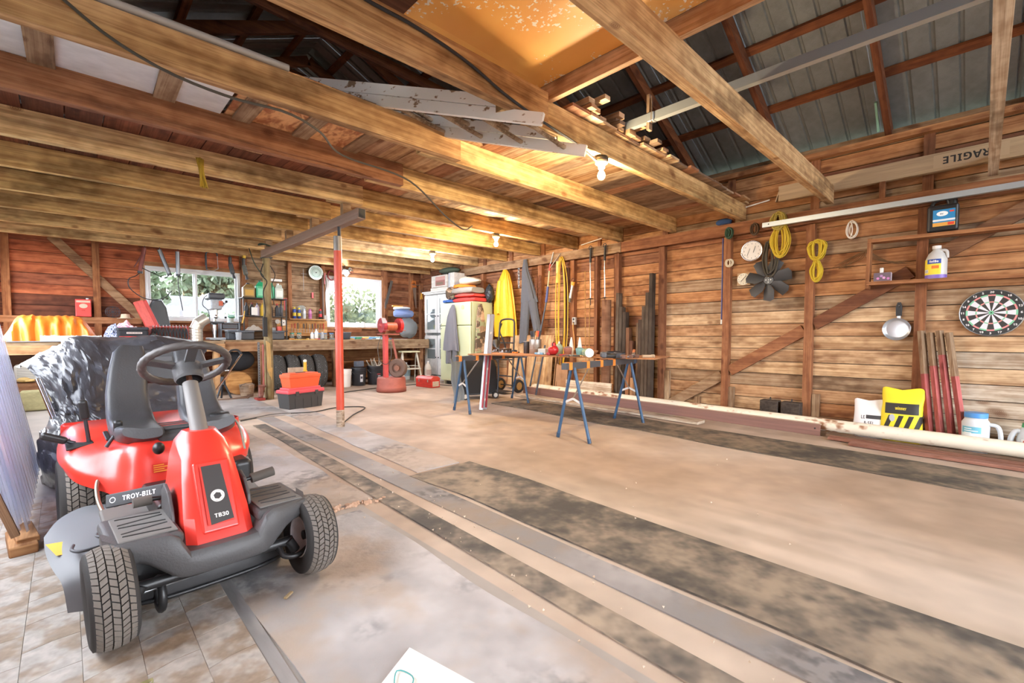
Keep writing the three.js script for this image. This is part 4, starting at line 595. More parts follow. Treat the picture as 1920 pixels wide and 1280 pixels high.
  T('rag_heap', 'heap of blue and white patterned rags beside the cooler bag', 'rags', heap(0.38, 0.66, -9.1, -8.8, 0.28, 531), std('#c3c8d4', 0.9, { map: tex(128, 128, (u, v) => (noiseGrid(16, 16, 9)(u, v) > 0.6 ? [0.35, 0.4, 0.6] : [0.95, 0.95, 0.97]), true, [3, 3]) }));
  T('striped_shirt', 'pink and white striped shirt lying on the rag heap behind the cooler bag', 'shirt', heap(0.46, 0.88, -9.34, -9.02, 0.36, 533), std('#ffffff', 0.9, { map: tex(64, 64, (u, v) => (Math.sin(v * 60) > 0.1 ? [0.96, 0.55, 0.68] : [0.97, 0.93, 0.93]), true, [1, 2]) }));
  T('dark_rags', 'dark oily rags at the right of the cooler bag', 'rags', heap(0.84, 1.06, -9.0, -8.78, 0.16, 537), cloth('#57534f'));
  T('straw_hat', 'pale brimmed hat resting on top of the striped shirt', 'hat', lathe([[0.0, 0.06], [0.05, 0.055], [0.06, 0.0], [0.1, -0.008], [0.1, -0.014], [0, -0.01]], 0.66, BY + 0.36, -9.2), cloth('#c9b59a'));
  T('round_grill', 'round dark fan grille leaning on the wall behind the hat', 'grille', mg(...[0.02, 0.045, 0.07, 0.09].map((r) => tor(r, 0.004, 0.55, 1.5, -9.8)), ...[0, 1, 2, 3].map((k) => rod([0.55 - 0.09 * Math.cos(k * PI / 4), 1.5 - 0.09 * Math.sin(k * PI / 4), -9.8], [0.55 + 0.09 * Math.cos(k * PI / 4), 1.5 + 0.09 * Math.sin(k * PI / 4), -9.8], 0.003))), darkSteel);
  const rbx = thing('red_case', 'long red metal case propped at a slant below the window corner', 'case', [0.9, 1.36, -9.25], 0); const rc = new THREE.Group(); P(rbx, 'body', rb(0.12, 0.46, 0.16, 0.012, 0, 0.08, 0, 0, 0, 0.36), paint('#dd5a50', 0.4)); P(rbx, 'lid', rb(0.05, 0.45, 0.165, 0.01, 0.075, 0.1, 0, 0, 0, 0.36), paint('#c4352f', 0.4)); P(rbx, 'foot', rb(0.12, 0.1, 0.14, 0.01, 0.09, -0.26, 0), paint('#b93530', 0.4)); void rc;
  T('speaker_back', 'rounded dark plastic guard beside the slanted red case', 'guard', ext([[-0.12, 0], [0.13, 0], [0.08, 0.3], [0.03, 0.4], [-0.05, 0.4], [-0.1, 0.28]], 0.1, 0.03).translate(1.1, BY + 0.25, -9.5), plastic('#3d4246', 0.4));
  T('guard_stand', 'low wooden crate behind the hanging belts', 'crate', grainy(rb(0.5, 0.24, 0.24, 0.005, 1.15, BY + 0.121, -9.52), 'x'), wood('#8a4a40', woodA));
  // rack of hanging black belts on a red stand
  const rk = thing('belt_rack', 'red stand with a row of wire hooks holding black rubber belts', 'rack', [-0.055, 0, 0]);
  P(rk, 'rail', rb(0.5, 0.025, 0.03, 0.005, 1.23, BY + 0.225, -9.0), paint('#b8403c', 0.4)); for (const x of [0.99, 1.47]) P(rk, 'upright', bx(0.025, 0.22, 0.03, x, BY + 0.11, -9.0), paint('#b8403c', 0.4)); P(rk, 'base', rb(0.5, 0.02, 0.14, 0.004, 1.23, BY + 0.011, -9.0), paint('#a83a38', 0.4));
  for (let k = 0; k < 11; k++) { const x = 1.02 + k * 0.042; P(rk, 'hook', tube([[x, BY + 0.21, -8.98], [x, BY + 0.25, -8.96], [x, BY + 0.23, -8.93], [x + 0.006, BY + 0.2, -8.94]], 0.003), chrome); P(rk, 'belt', tube([[x, BY + 0.2, -8.95], [x - 0.014, BY + 0.12, -8.93], [x - 0.01, BY + 0.04, -8.93], [x + 0.012, BY + 0.035, -8.93], [x + 0.014, BY + 0.12, -8.93]], 0.009, true), rubber('#2c2e31')); }
  // ducting elbow standing on the bench
  const du = thing('duct_elbow', 'galvanised sheet metal duct elbow standing on the bench', 'duct', [1.53, BY, -9.0]), dz = metal('#c2bdb2', 0.4, 0.7); P(du, 'pipe', cy(0.09, 0.09, 0.2, 0, 0.1, 0, 0, 0, 0, 28), dz); for (let k = 0; k < 4; k++) P(du, 'seam', tor(0.091, 0.004, 0, 0.05 + k * 0.045, 0, PI / 2), dz); P(du, 'gore', cy(0.09, 0.09, 0.14, 0.02, 0.25, 0.0, 0, 0, -0.45, 28), dz); P(du, 'elbow', cy(0.09, 0.09, 0.16, 0.085, 0.335, 0.01, 0, 0, -0.95, 28), dz);
  T('duct_pipe', 'short round duct pipe beside the duct elbow', 'duct', lathe([[0.065, 0], [0.065, 0.27], [0.06, 0.27], [0.06, 0]], 1.64, BY, -9.5), dz);
}
// ================================================================ main workbench under the windows, with all that is on and under it
const BT = 1.045, ORD = ['first', 'second', 'third', 'fourth', 'fifth', 'sixth', 'seventh', 'eighth', 'ninth', 'tenth', 'eleventh', 'twelfth'];
{
  const wb = thing('workbench', 'long heavy timber workbench under the two windows', 'workbench');
  P(wb, 'bench_top', grainy(bx(3.98, 0.045, 1.08, 3.87, BT - 0.0225, -9.26), 'x'), wood('#b3a288', woodC)); P(wb, 'fascia', grainy(bx(0.66, 0.17, 0.06, 2.2, BT - 0.11, -8.72), 'x'), wood('#a98868', woodB)); P(wb, 'fascia', grainy(bx(3.3, 0.17, 0.06, 4.2, BT - 0.11, -8.72), 'x'), wood('#a3907a', woodC));
  for (const x of [2.45, 3.75, 5.7]) P(wb, 'leg', grainy(bx(0.09, BT - 0.17, 0.09, x, 0.12 + (BT - 0.17) / 2 - 0.01, -8.82), 'y'), wood('#9b785c', woodB));
  P(wb, 'back_panel', grainy(bx(3.9, 0.72, 0.02, 3.87, 0.55, -9.6), 'x'), wood('#b08058', woodA)); P(wb, 'lower_rail', grainy(bx(1.9, 0.04, 0.3, 4.8, 0.58, -9.3), 'x'), wood('#b98a60', woodB));
  // studded winter tyres under the bench
  const tread = treadBlocks(0.315, 0.185, 7, 40, 0.012, 0.02), lugM = std('#4a4947', 0.88, { bumpMap: speck, bumpScale: 0.001 });
  ['first', 'second', 'third', 'last'].forEach((n, i) => {
    const t = thing('winter_tyre', `studded black tyre under the bench, ${n} in the row from the wooden post`, 'tyre', [2.68 + i * 0.243, fy(-8.78) + 0.322, -8.8 + i * 0.0], -0.1, 'studded tyres under the bench');
    P(t, 'carcass', lathe([[0.2, -0.085], [0.24, -0.11], [0.275, -0.108], [0.3, -0.09], [0.302, 0], [0.3, 0.09], [0.275, 0.108], [0.24, 0.11], [0.2, 0.085]], 0, 0, 0, 0, 0, PI / 2, 40), tyreDark); P(t, 'tread', tread, lugM).userData.kind = 'stuff';
    const sp = []; for (let k = 0; k < 60; k++) { const a = rnd(0, 2 * PI), x = rnd(-0.07, 0.07); sp.push(bx(0.006, 0.006, 0.006, x, 0.317 * Math.sin(a), 0.317 * Math.cos(a))); } P(t, 'studs', mg(sp), steel).userData.kind = 'stuff';
  });
  // two toolboxes in front of the tyres
  const r = 0.258, tb = thing('toolbox', 'black plastic toolbox with a pink red lid on the floor by the post', 'toolbox', [2.36, fy(-6.72), -6.72], r);
  const dkp = plastic('#403e3d', 0.6); P(tb, 'body', (() => { const R = (y, w, d) => [[-w, y, -d], [w, y, -d], [w, y, d], [-w, y, d]]; return loft([R(0, 0.25, 0.115), R(0.2, 0.27, 0.13), R(0.205, 0.28, 0.14), R(0.215, 0.28, 0.14)].map((q) => q.reverse()), true, true, 0.3); })(), dkp); for (const x of [-0.17, -0.05, 0.08, 0.18]) P(tb, 'rib', bx(0.006, 0.18, 0.006, x, 0.1, 0.128, -0.07), dkp); P(tb, 'lid', mg(rb(0.57, 0.05, 0.29, 0.015, 0, 0.24, 0), rb(0.5, 0.04, 0.22, 0.015, 0, 0.275, 0)), plastic('#d8525a', 0.5)); for (const x of [-0.15, 0.15]) P(tb, 'latch', rb(0.05, 0.06, 0.014, 0.004, x, 0.215, 0.146), dkp);
  const t2 = thing('toolbox', 'orange plastic toolbox standing on the black toolbox', 'toolbox', [2.36, fy(-6.72) + 0.296, -6.72], r), orp = plastic('#ea5f36', 0.5);
  P(t2, 'body', (() => { const R = (y, w, d) => [[-w, y, -d], [w, y, -d], [w, y, d], [-w, y, d]]; return loft([R(0, 0.215, 0.095), R(0.13, 0.235, 0.11)].map((q) => q.reverse()), true, true, 0.3); })(), orp); P(t2, 'lid', mg(rb(0.49, 0.05, 0.24, 0.012, 0, 0.155, 0), rb(0.44, 0.025, 0.19, 0.01, 0, 0.185, 0)), orp); P(t2, 'handle', rb(0.14, 0.012, 0.03, 0.004, 0, 0.2, 0), dkp);
  const kn = thing('pry_bar', 'yellow handled tool standing upright on the orange toolbox', 'hand tool', [2.44, fy(-6.74) + 0.502, -6.76]); P(kn, 'handle', rb(0.04, 0.13, 0.03, 0.012, 0, 0.075, 0), plastic('#e9ad2c')); P(kn, 'cap', sph(0.024, 0, 0.15, 0), plastic('#e7dfd0')); P(kn, 'foot', rb(0.05, 0.015, 0.04, 0.004, 0, 0.008, 0), plastic('#e9ad2c'));
  T('cardboard_piece', 'flat grey cardboard piece leaning behind the orange toolbox', 'cardboard', rb(0.26, 0.5, 0.012, 0.003, 2.42, 0.4, -7.02, -0.08, 0.1), std('#b9ab97', 0.9, { map: cloudy }));
  // hi-lift jack, hanging cables on the post
  const j = thing('farm_jack', 'tall steel farm jack with a red base beside the wooden post', 'jack', [2.12, fy(-7.8), -7.78]); P(j, 'rack_bar', rb(0.03, 0.86, 0.022, 0.003, 0, 0.47, 0), metal('#6a6a6c', 0.5)); for (let k = 0; k < 20; k++) P(j, 'hole', bx(0.012, 0.016, 0.003, 0, 0.12 + k * 0.038, 0.012), black); P(j, 'base', rb(0.12, 0.04, 0.16, 0.008, 0, 0.02, 0), paint('#a8433a', 0.5)); P(j, 'mechanism', mg(rb(0.06, 0.16, 0.07, 0.01, 0.01, 0.16, 0.03), cy(0.02, 0.02, 0.1, 0.02, 0.22, 0.05, 0, 0, PI / 2), rb(0.05, 0.05, 0.1, 0.01, 0, 0.08, 0.05)), paint('#8a5a4e', 0.6)); P(j, 'handle', rod([0.05, 0.16, 0.03], [0.06, 0.86, 0.01], 0.014), paint('#a2564a', 0.5));
  const wires = []; for (let k = 0; k < 5; k++) wires.push(tube([[2.215 + k * 0.013, 1.04 - k * 0.01, -7.735], [2.22 + k * 0.012, 0.8, -7.72], [2.23 + k * 0.012, 0.55 - 0.03 * k, -7.72], [2.25 + k * 0.01, 0.62, -7.72]], 0.004)); T('hanging_wires', 'yellow and red wires hanging on the wooden post', 'wires', mg(wires), plastic('#c9a05e'));
  T('extension_lead', 'black power cord and plug hanging down the upper wooden post', 'cord', mg(tube([[2.2, 2.22, -7.74], [2.16, 2.05, -7.72], [2.24, 1.95, -7.71], [2.19, 1.8, -7.72], [2.21, 1.5, -7.72], [2.18, 1.25, -7.72], [2.23, 1.1, -7.72]], 0.008), rb(0.06, 0.3, 0.05, 0.01, 2.2, 1.25, -7.72), tube([[2.3, 2.2, -7.74], [2.36, 2.06, -7.72], [2.31, 1.9, -7.71], [2.34, 1.6, -7.73]], 0.006)), rubber('#2c2b2b'));
  T('cable_reel', 'thin bundle of dark cables tied on top of the steel beam end', 'cable', mg(tube([[2.1, 2.47, -7.6], [2.2, 2.5, -7.65], [2.32, 2.48, -7.6], [2.25, 2.46, -7.5], [2.12, 2.49, -7.55]], 0.01, true), tube([[2.0, 2.42, -7.7], [2.08, 2.2, -7.72], [2.2, 2.02, -7.72]], 0.008)), rubber('#3a4a40'));
  // left knee space
  const bag = thing('black_bag', 'round black bag hanging under the bench left of the post', 'bag'); P(bag, 'bag', sph(0.21, 2.1, 0.7, -8.92, 1.25, 0.9, 0.6, 20), cloth('#26272b')); P(bag, 'strap', tor(0.13, 0.012, 2.1, 0.86, -8.92, 0, 0, 0, PI), cloth('#1e1e20'));
  T('wood_round', 'sawn wood round lying under the bench behind the paint bucket', 'log', grainy(cy(0.19, 0.19, 0.3, 2.04, fy(-8.6) + 0.2, -8.75, PI / 2, 0, 0, 24), 'z'), wood('#c79a62', woodB)); T('wood_round', 'second wood round leaning under the bench next to the post', 'log', grainy(cy(0.2, 0.2, 0.25, 2.28, fy(-8.7) + 0.21, -9.2, PI / 2, 0, 0, 24), 'z'), wood('#b98a58', woodB));
  const pb = thing('paint_bucket', 'old dirty beige paint bucket under the bench left of the post', 'bucket', [2.08, fy(-8.3), -8.32]); P(pb, 'pail', lathe([[0, 0], [0.09, 0], [0.11, 0.2], [0.114, 0.205], [0.105, 0.205], [0.088, 0.02], [0, 0.02]]), std('#b3a190', 0.7, { map: woodC })); P(pb, 'handle', tor(0.105, 0.004, 0, 0.17, 0.03, 0.9, 0, 0, PI), darkSteel);
  T('jack_stand', 'small dark steel jack stand under the bench', 'jack stand', mg(rod([1.62, 0.14, -8.15], [1.72, 0.42, -8.2], 0.015), rod([1.82, 0.14, -8.15], [1.72, 0.42, -8.2], 0.015), rod([1.72, 0.14, -8.32], [1.72, 0.42, -8.2], 0.015), cy(0.03, 0.04, 0.12, 1.72, 0.42, -8.2)), plastic('#23272e'));
  T('hand_tools', 'jumble of rusty iron bars on the floor in front of the paint bucket', 'iron bars', mg(...[0, 1, 2, 3, 4, 5].map((k) => rod([1.6 + k * 0.08, 0.135, -8.1 + 0.02 * k], [2.0 + k * 0.03, 0.14 + k * 0.006, -8.02 - 0.05 * k], 0.012))), std('#6b5140', 0.8));
  // buckets on the floor under the bench
  const pail = (label, x, z, rr, h, mat, lab) => { const b = thing('bucket', label, 'bucket', [x, fy(z), z]); P(b, 'pail', lathe([[0, 0], [rr * 0.86, 0], [rr, h], [rr * 1.04, h], [rr * 1.04, h - 0.03], [rr, h - 0.03]], 0, 0, 0, 0, 0, 0, 28), mat); for (const y of [0.72, 0.8]) P(b, 'rim_ring', tor(rr * 0.99, 0.006, 0, h * y, 0, PI / 2), mat); P(b, 'handle', tor(rr * 1.03, 0.004, 0, h * 0.83, 0, 2.35, 0, 0, PI), steel); if (lab) P(b, 'label', (() => { const g = ni(new THREE.CylinderGeometry(rr * 0.985, rr * 0.915, h * 0.5, 16, 1, true, -0.5, 1.0)); return g.translate(0, h * 0.42, 0); })(), lab); return b; };
  pail('white plastic bucket beside the first black bucket under the bench', 3.85, -8.62, 0.13, 0.34, plastic('#e4e0d8'));
  pail('black bucket with a small white label, left of the two under the bench', 4.16, -8.66, 0.145, 0.36, plastic('#2b2c31'), print(0.12, 0.18, (g, w, h) => { g.fillStyle = '#2b2c31'; g.fillRect(0, 0, w, h); g.fillStyle = '#c9ccd2'; g.fillRect(w * 0.25, h * 0.1, w * 0.4, h * 0.8); g.fillStyle = '#40434c'; g.fillRect(w * 0.3, h * 0.3, w * 0.3, h * 0.25); }));
  pail('black lettered bucket full of tool scraps, right of the two under the bench', 4.5, -8.64, 0.16, 0.38, plastic('#292a2f'), print(0.16, 0.2, (g, w, h) => { g.fillStyle = '#292a2f'; g.fillRect(0, 0, w, h); g.fillStyle = '#b04048'; g.fillRect(w * 0.3, h * 0.14, w * 0.5, h * 0.1); g.fillStyle = '#d5d7dc'; for (let k = 0; k < 3; k++) g.fillRect(w * 0.4, h * (0.34 + 0.14 * k), w * 0.4, h * 0.07); }));
  const scr = []; for (let k = 0; k < 14; k++) scr.push(rod([4.5 + rnd(-0.1, 0.1), 0.4, -8.64 + rnd(-0.08, 0.08)], [4.5 + rnd(-0.17, 0.17), rnd(0.55, 0.68), -8.64 + rnd(-0.1, 0.1)], rnd(0.006, 0.014))); T('metal_scraps', 'mixed metal scraps sticking out of the lettered black bucket', 'metal scraps', mg(scr), metal('#b9b3a8', 0.5)); T('small_carton', 'small grey printed carton set in the left black bucket', 'carton', rb(0.17, 0.11, 0.1, 0.005, 4.17, 0.56, -8.67, 0, 0.2), std('#6d7480', 0.7, { map: cloudy }));
  // step stool and plastic jugs
  const ss = thing('step_stool', 'folding white metal step stool under the right end of the bench', 'step stool', [5.22, fy(-8.55), -8.5], -0.25), wm = paint('#cfcabb', 0.45); for (const s of [-1, 1]) { P(ss, 'front_leg', beam([s * 0.2, 0.0, 0.25], [s * 0.15, 0.64, 0.02], 0.03, 0.025), wm); P(ss, 'rear_leg', rod([s * 0.19, 0.0, -0.24], [s * 0.15, 0.62, -0.02], 0.012), wm); } P(ss, 'top_step', rb(0.4, 0.03, 0.26, 0.01, 0, 0.655, 0.0), paint('#c9c8a6', 0.5)); P(ss, 'lower_step', rb(0.36, 0.025, 0.18, 0.008, 0, 0.3, 0.15), wm); P(ss, 'brace', mg(rod([-0.17, 0.35, 0.13], [0.18, 0.36, -0.12], 0.006), rod([0.17, 0.35, 0.13], [-0.18, 0.36, -0.12], 0.006)), wm);
  const wj = (label, x, z, rr, h, c, lc) => { const b = thing('plastic_jug', label, 'jug', [x, fy(z), z]); P(b, 'jug', lathe([[0, 0], [rr, 0.01], [rr, h * 0.7], [rr * 0.7, h * 0.85], [rr * 0.3, h * 0.92], [rr * 0.3, h], [0, h]]), plastic(c, 0.4)); P(b, 'label', ni(new THREE.CylinderGeometry(rr + 0.002, rr + 0.002, h * 0.34, 20, 1, true, -1, 2)).translate(0, h * 0.42, 0), plastic(lc)); P(b, 'cap', cy(rr * 0.34, rr * 0.34, 0.02, 0, h, 0), plastic('#efefef')); };
  wj('clear water jug with a blue label behind the step stool', 5.12, -8.98, 0.11, 0.42, '#b9c4c9', '#3f7fc4'); wj('second clear jug behind the step stool', 5.42, -8.98, 0.1, 0.38, '#c3c9ca', '#8aa7b8'); wj('slim white jug beside the white cabinet', 5.72, -8.55, 0.075, 0.42, '#d6d0c6', '#b9a29a');

  // ---- on the bench: drill press
  const dp = thing('drill_press', 'benchtop drill press in front of the workbench window', 'drill press', [1.84, BT, -9.2]), cast = paint('#a7acb2', 0.4), dkc = plastic('#3f444b', 0.4);
  P(dp, 'base', rb(0.24, 0.04, 0.34, 0.012, 0, 0.02, 0.02), cast); P(dp, 'column', cy(0.03, 0.03, 0.62, 0, 0.33, -0.06), chrome); P(dp, 'table', rb(0.22, 0.03, 0.2, 0.01, 0, 0.3, 0.03), dkc); P(dp, 'table_arm', rb(0.07, 0.06, 0.14, 0.015, 0, 0.29, -0.06), dkc); P(dp, 'head', rb(0.17, 0.18, 0.3, 0.03, 0, 0.6, 0.0), cast); P(dp, 'belt_cover', rb(0.24, 0.1, 0.38, 0.03, 0, 0.74, 0.0), dkc); P(dp, 'switch_box', rb(0.06, 0.08, 0.03, 0.006, 0.06, 0.62, 0.16), plastic('#c05a3c')); P(dp, 'quill', cy(0.028, 0.028, 0.1, 0, 0.48, 0.08), chrome); P(dp, 'chuck', lathe([[0, 0], [0.018, 0], [0.026, 0.03], [0.026, 0.07], [0, 0.07]], 0, 0.36, 0.08), chrome); P(dp, 'motor', cy(0.08, 0.08, 0.2, 0, 0.62, -0.2, 0, 0, 0, 24), dkc);
  for (let k = 0; k < 3; k++) { const a = k * 2.09 + 0.6, e = [0.13 + 0.02, 0.56 + 0.17 * Math.sin(a), 0.02 + 0.12 * Math.cos(a)]; P(dp, 'feed_handle', rod([0.1, 0.56, 0.02], e, 0.007), chrome); P(dp, 'handle_knob', sph(0.02, ...e), black); } P(dp, 'power_lead', tube([[-0.08, 0.78, 0.05], [-0.17, 0.7, 0.1], [-0.19, 0.58, 0.1], [-0.12, 0.5, 0.1], [-0.1, 0.3, 0.14], [-0.06, 0.05, 0.16]], 0.006), black);
  // organiser rack with bottles
  const rk = thing('organiser_rack', 'black wire shelf rack standing on the bench behind the post', 'shelf rack'), rm = plastic('#2f2d2c', 0.5); for (const x of [2.3, 3.02]) for (const z of [-9.28, -9.55]) P(rk, 'upright', bx(0.02, 0.78, 0.02, x, BT + 0.39, z), rm); for (const y of [0.16, 0.43, 0.76]) P(rk, 'shelf', rb(0.76, 0.016, 0.32, 0.004, 2.66, BT + y, -9.42), rm);
  const jug = (label, x, y, z, w, h, d, mat, capM, labM, turn = 0) => { const b = thing('jug', label, 'jug', [x, y, z], turn); P(b, 'body', mg(rb(w, h * 0.72, d, Math.min(w, d) * 0.18, 0, h * 0.36, 0), loft([[[-w * 0.48, h * 0.66, -d * 0.45], [w * 0.48, h * 0.66, -d * 0.45], [w * 0.48, h * 0.66, d * 0.45], [-w * 0.48, h * 0.66, d * 0.45]], [[-w * 0.2, h * 0.9, -d * 0.2], [w * 0.12, h * 0.9, -d * 0.2], [w * 0.12, h * 0.9, d * 0.2], [-w * 0.2, h * 0.9, d * 0.2]]].map((q) => q.reverse()), true, true, 0.4)), mat); P(b, 'cap', cy(w * 0.14, w * 0.14, h * 0.1, -w * 0.04, h * 0.95, 0), capM); P(b, 'handle', tube([[w * 0.08, h * 0.88, 0], [w * 0.32, h * 0.9, 0], [w * 0.4, h * 0.75, 0], [w * 0.36, h * 0.6, 0]], w * 0.07), mat); if (labM) P(b, 'label', plane(w * 0.7, h * 0.4, 0, h * 0.34, d / 2 + 0.002), labM); return b; };
  const S3 = BT + 0.769, S2 = BT + 0.439, S1 = BT + 0.169;
  jug('brown oil jug on the top of the rack', 2.42, S3, -9.42, 0.2, 0.27, 0.13, plastic('#8d7446', 0.4), black, plastic('#c49a3a')); jug('green plastic jug on the rack, left of the post top', 2.62, S3, -9.42, 0.17, 0.33, 0.13, plastic('#2fae7c', 0.35), plastic('#1d6b4e'), plastic('#7fd8b4')); jug('green plastic jug on the rack, right of the post', 2.78, S3, -9.42, 0.13, 0.33, 0.13, plastic('#35b684', 0.35), plastic('#1d6b4e'), null); jug('milky white jug at the right end of the rack top', 2.93, S3, -9.42, 0.15, 0.3, 0.13, plastic('#c9d6cd', 0.35), plastic('#e9e9e9'), plastic('#eef2ee'));
  const bottle = (label, x, y, z, r0, h, mat, capM) => { const b = thing('bottle', label, 'bottle', [x, y, z]); P(b, 'body', lathe([[0, 0], [r0, 0.003], [r0, h * 0.68], [r0 * 0.4, h * 0.85], [r0 * 0.4, h * 0.9], [0, h * 0.9]]), mat); P(b, 'cap', cy(r0 * 0.45, r0 * 0.45, h * 0.12, 0, h * 0.94, 0), capM); };
  [['dark grey bottle at the left of the rack middle shelf', 2.38, '#3d3f43', '#2a2a2c'], ['black bottle behind the white paper on the rack', 2.46, '#2f3034', '#8a2f2c'], ['pale lilac bottle on the rack middle shelf', 2.56, '#b8b3c8', '#5a5a66'], ['yellow bottle on the rack beside the post', 2.635, '#e2bb2e', '#b88f1c'], ['black oil bottle right of the post on the rack', 2.79, '#2d2d31', '#c23a34'], ['second black oil bottle with a red cap on the rack', 2.89, '#29292d', '#c23a34'], ['grey bottle at the right of the rack middle shelf', 2.97, '#4b4d52', '#222226']].forEach(([l, x, c, k], i) => bottle(l, x, S2, -9.42 + (i % 2) * 0.04, 0.035, 0.24, plastic(c), plastic(k)));
  T('paper_sheet', 'white sheet of paper clipped on the front of the rack', 'paper', bx(0.1, 0.14, 0.003, 2.47, S2 + 0.08, -9.258), white); T('yellow_knife', 'yellow handled knife hanging at the left of the rack', 'knife', mg(rb(0.02, 0.13, 0.015, 0.005, 2.28, BT + 0.36, -9.245, 0, 0, -0.25), rb(0.015, 0.1, 0.004, 0.001, 2.3, BT + 0.47, -9.25, 0, 0, -0.15)), plastic('#e4b23a'));
  T('rag', 'crumpled pale rags on the lowest shelf of the rack', 'rags', sheet((u, v) => [2.34 + 0.3 * u, S1 + 0.004 + 0.07 * Math.sin(u * PI) * Math.sin(v * PI) * (0.5 + Math.abs(Math.sin(u * 9 + v * 7))), -9.5 + 0.2 * v], 16, 12, 0.6), cloth('#cfc8be')); T('red_spool', 'red plastic spool on the lowest shelf of the rack', 'spool', mg(cy(0.045, 0.045, 0.08, 2.92, S1 + 0.042, -9.38)), plastic('#d8523c')); T('grey_box', 'small grey electrical box on the lowest shelf of the rack', 'box', rb(0.1, 0.06, 0.08, 0.006, 2.8, S1 + 0.031, -9.38), plastic('#8d9092'));
  for (const [l, x, w] of [['black plastic case on the bench left of the post', 2.24, 0.26], ['black plastic case on the bench right of the post', 2.74, 0.26], ['small dark case beside the drill press', 2.03, 0.14]]) { const c = thing('plastic_case', l, 'case', [x, BT, -9.02]); P(c, 'body', rb(w, 0.13, 0.2, 0.02, 0, 0.066, 0), plastic('#3a3e45')); P(c, 'lid', rb(w + 0.01, 0.04, 0.21, 0.015, 0, 0.145, 0), plastic('#4d535b')); P(c, 'latch', rb(0.04, 0.03, 0.01, 0.003, 0, 0.12, 0.106), plastic('#25282d')); }
  const vise = thing('metal_frame_tool', 'grey metal tool frame with drawers beside the drill press', 'tool frame', [2.11, BT, -9.5]); P(vise, 'frame', mg(rb(0.3, 0.02, 0.2, 0.004, 0, 0.3, 0), rb(0.3, 0.02, 0.2, 0.004, 0, 0.18, 0), rb(0.02, 0.3, 0.2, 0.004, -0.14, 0.15, 0), rb(0.02, 0.3, 0.2, 0.004, 0.14, 0.15, 0)), metal('#7b828a', 0.4)); P(vise, 'drawer', rb(0.24, 0.08, 0.18, 0.006, 0, 0.24, 0.01), plastic('#5b6068')); P(vise, 'white_jar', cy(0.05, 0.05, 0.12, 0.03, 0.365, 0, 0.5), plastic('#dfe6e2')); P(vise, 'jar_lid', cy(0.052, 0.052, 0.02, 0.03, 0.42, 0.033, 0.5), plastic('#2a8a5c'));
  T('clear_cup', 'clear plastic cup on the bench left of the post', 'cup', lathe([[0, 0], [0.04, 0], [0.05, 0.13], [0.046, 0.13], [0.037, 0.006], [0, 0.006]], 2.1, BT, -8.82), std('#e6eaee', 0.1, { transmission: 0.7, thickness: 0 }));
  // ---- ledge with spray cans, tool board
  const lg = thing('tool_ledge', 'narrow wooden ledge on the wall between the windows carrying spray cans', 'shelf'); P(lg, 'board', grainy(bx(0.72, 0.022, 0.13, 3.58, 1.455, -9.82 + 0.07), 'x'), wood('#c9a272', woodB)); P(lg, 'tool_board', grainy(bx(1.0, 0.32, 0.02, 3.5, 1.275, -9.78), 'x'), wood('#d3a871', woodB));
  const can = (l, x, c, k, h = 0.2) => { const b = thing('spray_can', l, 'spray can', [x, 1.467, -9.75]); P(b, 'can', lathe([[0, 0], [0.032, 0.002], [0.033, h * 0.78], [0.022, h * 0.86], [0, h * 0.86]]), paint(c, 0.3)); P(b, 'cap', cy(0.02, 0.024, h * 0.16, 0, h * 0.93, 0), plastic(k)); P(b, 'band', ni(new THREE.CylinderGeometry(0.0335, 0.0335, h * 0.3, 16, 1, true)).translate(0, h * 0.38, 0), plastic(k)); };
  can('blue spray can with a red cap, first on the wall ledge', 3.33, '#2f4fa8', '#d8c23a', 0.23); can('blue and yellow spray can, second on the wall ledge', 3.42, '#33509f', '#e6d04a', 0.22); can('white spray can on the wall ledge', 3.52, '#dfe6ea', '#b9c4cc', 0.2); can('pink spray can on the wall ledge', 3.64, '#c886b4', '#b05a96', 0.2); can('black and red spray can, last on the wall ledge', 3.85, '#2c2a2c', '#c22f35', 0.21);
  const hw = ['#b4553c', '#c23a34', '#5a5148', '#e09a4a', '#3f4a52', '#6b4a34', '#d0b48a', '#4d4f55', '#a33f3a', '#7d6a58']; for (let k = 0; k < 12; k++) { const x = 3.28 + k * 0.058, t = thing('screwdriver', `${ORD[k]} hand tool from the left on the tool board under the ledge`, 'hand tool', [x, 1.36, -9.755]); P(t, 'handle', cy(0.011, 0.009, 0.08 + 0.02 * (k % 3), 0, -0.04, 0, 0, 0, 0, 10), plastic(hw[k % 10])); P(t, 'blade', cy(0.004, 0.004, 0.1, 0, -0.13, 0, 0, 0, 0, 8), steel); }
  const gw = thing('grinding_discs', 'round abrasive discs hung on the tool board left of the screwdrivers', 'discs', [3.12, 1.38, -9.755]); P(gw, 'disc', cy(0.06, 0.06, 0.012, 0, 0, 0, PI / 2), metal('#b8b6b0', 0.5)); P(gw, 'disc', cy(0.045, 0.045, 0.012, -0.11, 0.02, 0.0, PI / 2), metal('#a3a09a', 0.5)); P(gw, 'bore', cy(0.012, 0.012, 0.016, 0, 0, 0, PI / 2), black); P(gw, 'nail', rod([-0.11, 0.02, -0.03], [-0.11, 0.02, 0.03], 0.004), steel);
